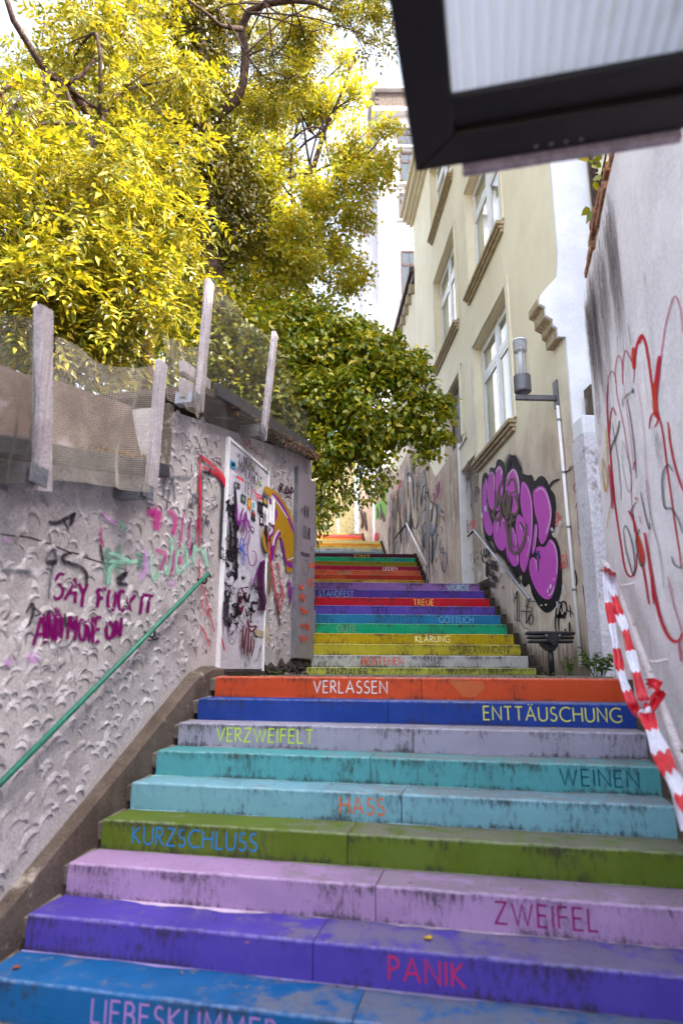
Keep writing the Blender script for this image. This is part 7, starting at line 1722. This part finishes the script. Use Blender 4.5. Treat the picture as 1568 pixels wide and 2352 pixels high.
# --- fallen leaves and litter
LT_ = []; LD = []
for k in range(0, 9):
    o_ = lfront(k); 
    for i in range(46 if k > 2 else 26):
        x = rn.random() ** .8 * LW; y = (rn.uniform(.02, .28) if rn.random() < .55 else rn.uniform(.22, .29)); p = o_ + E1 * x + N1 * y + Vector((0, 0, .003)); LT_.append(tuple(p)); LD.append((rn.normal(), rn.normal(), rn.normal() * .12))
for i in range(260):
    p = LOW0 + E1 * (LW * rn.random()) + N1 * rn.uniform(.02, .4) + Vector((0, 0, .004)); LT_.append(tuple(p)); LD.append((rn.normal(), rn.normal(), rn.normal() * .3))
n = len(LT_); o = leafcloud('fallen_litter', M['dry_leaf'], np.array(LT_), np.array(LD), np.array([0, 0, 1]) + rn.normal(0, .25, (n, 3)), rn.uniform(.008, .026, n), rn.uniform(.005, .012, n), T_LEAFLET, None); tag(o, kind='stuff')
P_ = []; D_ = []
for i in range(260):
    u = rn.uniform(-2.0, -1.15); P_.append(tuple(WL.P(u, gz(u) + .085 + rn.uniform(0, .03), .09 + rn.uniform(-.06, .06)))); D_.append(rn.normal(0, 1, 3) * np.array([1, 1, .4]))
for i in range(420):
    u = rn.uniform(1.5, 3.2) if rn.random() < .8 else rn.uniform(0, 1.5); P_.append(tuple(WL.P(u, 2.47 + u * .16 - .09 + rn.uniform(-.06, .04), .20 + rn.uniform(-.04, .05)))); D_.append(rn.normal(0, 1, 3))
n = len(P_); o = leafcloud('roof_litter', M['dry_leaf'], np.array(P_), np.array(D_), rn.normal(0, 1, (n, 3)), rn.uniform(.015, .05, n), rn.uniform(.008, .022, n), T_LEAFLET, None); tag(o, kind='stuff')
# countable bigger leaves
yl = surf('yellow_fallen_leaf', (206, 170, 40), (180, 140, 40), 20, .6, .3, 80, .002); bl_ = surf('brown_fallen_leaf', (150, 90, 50), (110, 60, 36), 20, .6, .3, 80, .002)
for k, (px, kk, m_, s_, lab) in enumerate((((976, 2152), 7, yl, .055, 'curled yellow leaf lying on the violet PANIK tread'), ((1062, 1390), None, yl, .05, 'small yellow leaf caught at the foot of the red TREUE riser'), ((30, 2222), 8, bl_, .05, 'crumpled brown leaf at the left end of the bright blue tread'), ((1150, 2132), 7, bl_, .045, 'brown leaf under the end of ZWEIFEL'), ((1270, 1674), 2, yl, .04, 'pale yellow leaf sprig below ENTTÄUSCHUNG'), ((575, 2165), 7, bl_, .03, 'small brown leaf on the left part of the violet tread'))):
    if kk is None: z = .027 + 6 * RISE + .004
    else: z = -.0607 - RISE * kk + .004
    r = ray(*px); p = r * (z / r.z)
    if kk is None: p = Vector((atY(*px, 10.9).x, 9.127 + 7 * .298 - .02, .027 + 6 * RISE + .004))
    mb = MB(); q = random.Random(k); a = q.uniform(0, 6)
    pts = [(0, 0, .002), (.3, .32, .16), (.55, .42, .05), (1, 0, .12), (.6, -.4, .1), (.3, -.3, .02), (.5, 0, .0)]
    V = [(s_ * (x * math.cos(a) - y * math.sin(a)), s_ * (x * math.sin(a) + y * math.cos(a)), s_ * zz + .001) for x, y, zz in pts]
    mb.add(V, [(0, 1, 6), (1, 2, 6), (2, 3, 6), (3, 4, 6), (4, 5, 6), (5, 0, 6)])
    o = mb.build('fallen_leaf', m_, loc=p); tag(o, lab, 'leaf', 'fallen leaves lying on the steps')
# leaves of the creeper hanging over the top of the near wall
cv = empty('creeper', 'sprig of creeper leaves on the broken brick top of the near wall', 'plant', loc=WN.P(-.3, 3.7))
P_ = []
for i in range(60):
    u = -.3 - rn.random() * 1.0; P_.append(tuple(WN.P(u, 3.72 + rn.uniform(-.08, .3), -.05 + rn.uniform(-.1, .12))))
n = len(P_); leafcloud('leaves', LM_ivy, np.array(P_), rn.normal(0, 1, (n, 3)) + np.array([-.3, 0, -.6]), rn.normal(0, 1, (n, 3)), rn.uniform(.06, .11, n), rn.uniform(.04, .08, n), T_IVY, cv)
mb = MB(); mb.tube([WN.P(-.2, 3.62, -.05), WN.P(-.5, 3.8, -.02), WN.P(-1.2, 3.9, -.05)], .008, 5); relp(mb.build('stem', M['bark'], cv), cv)
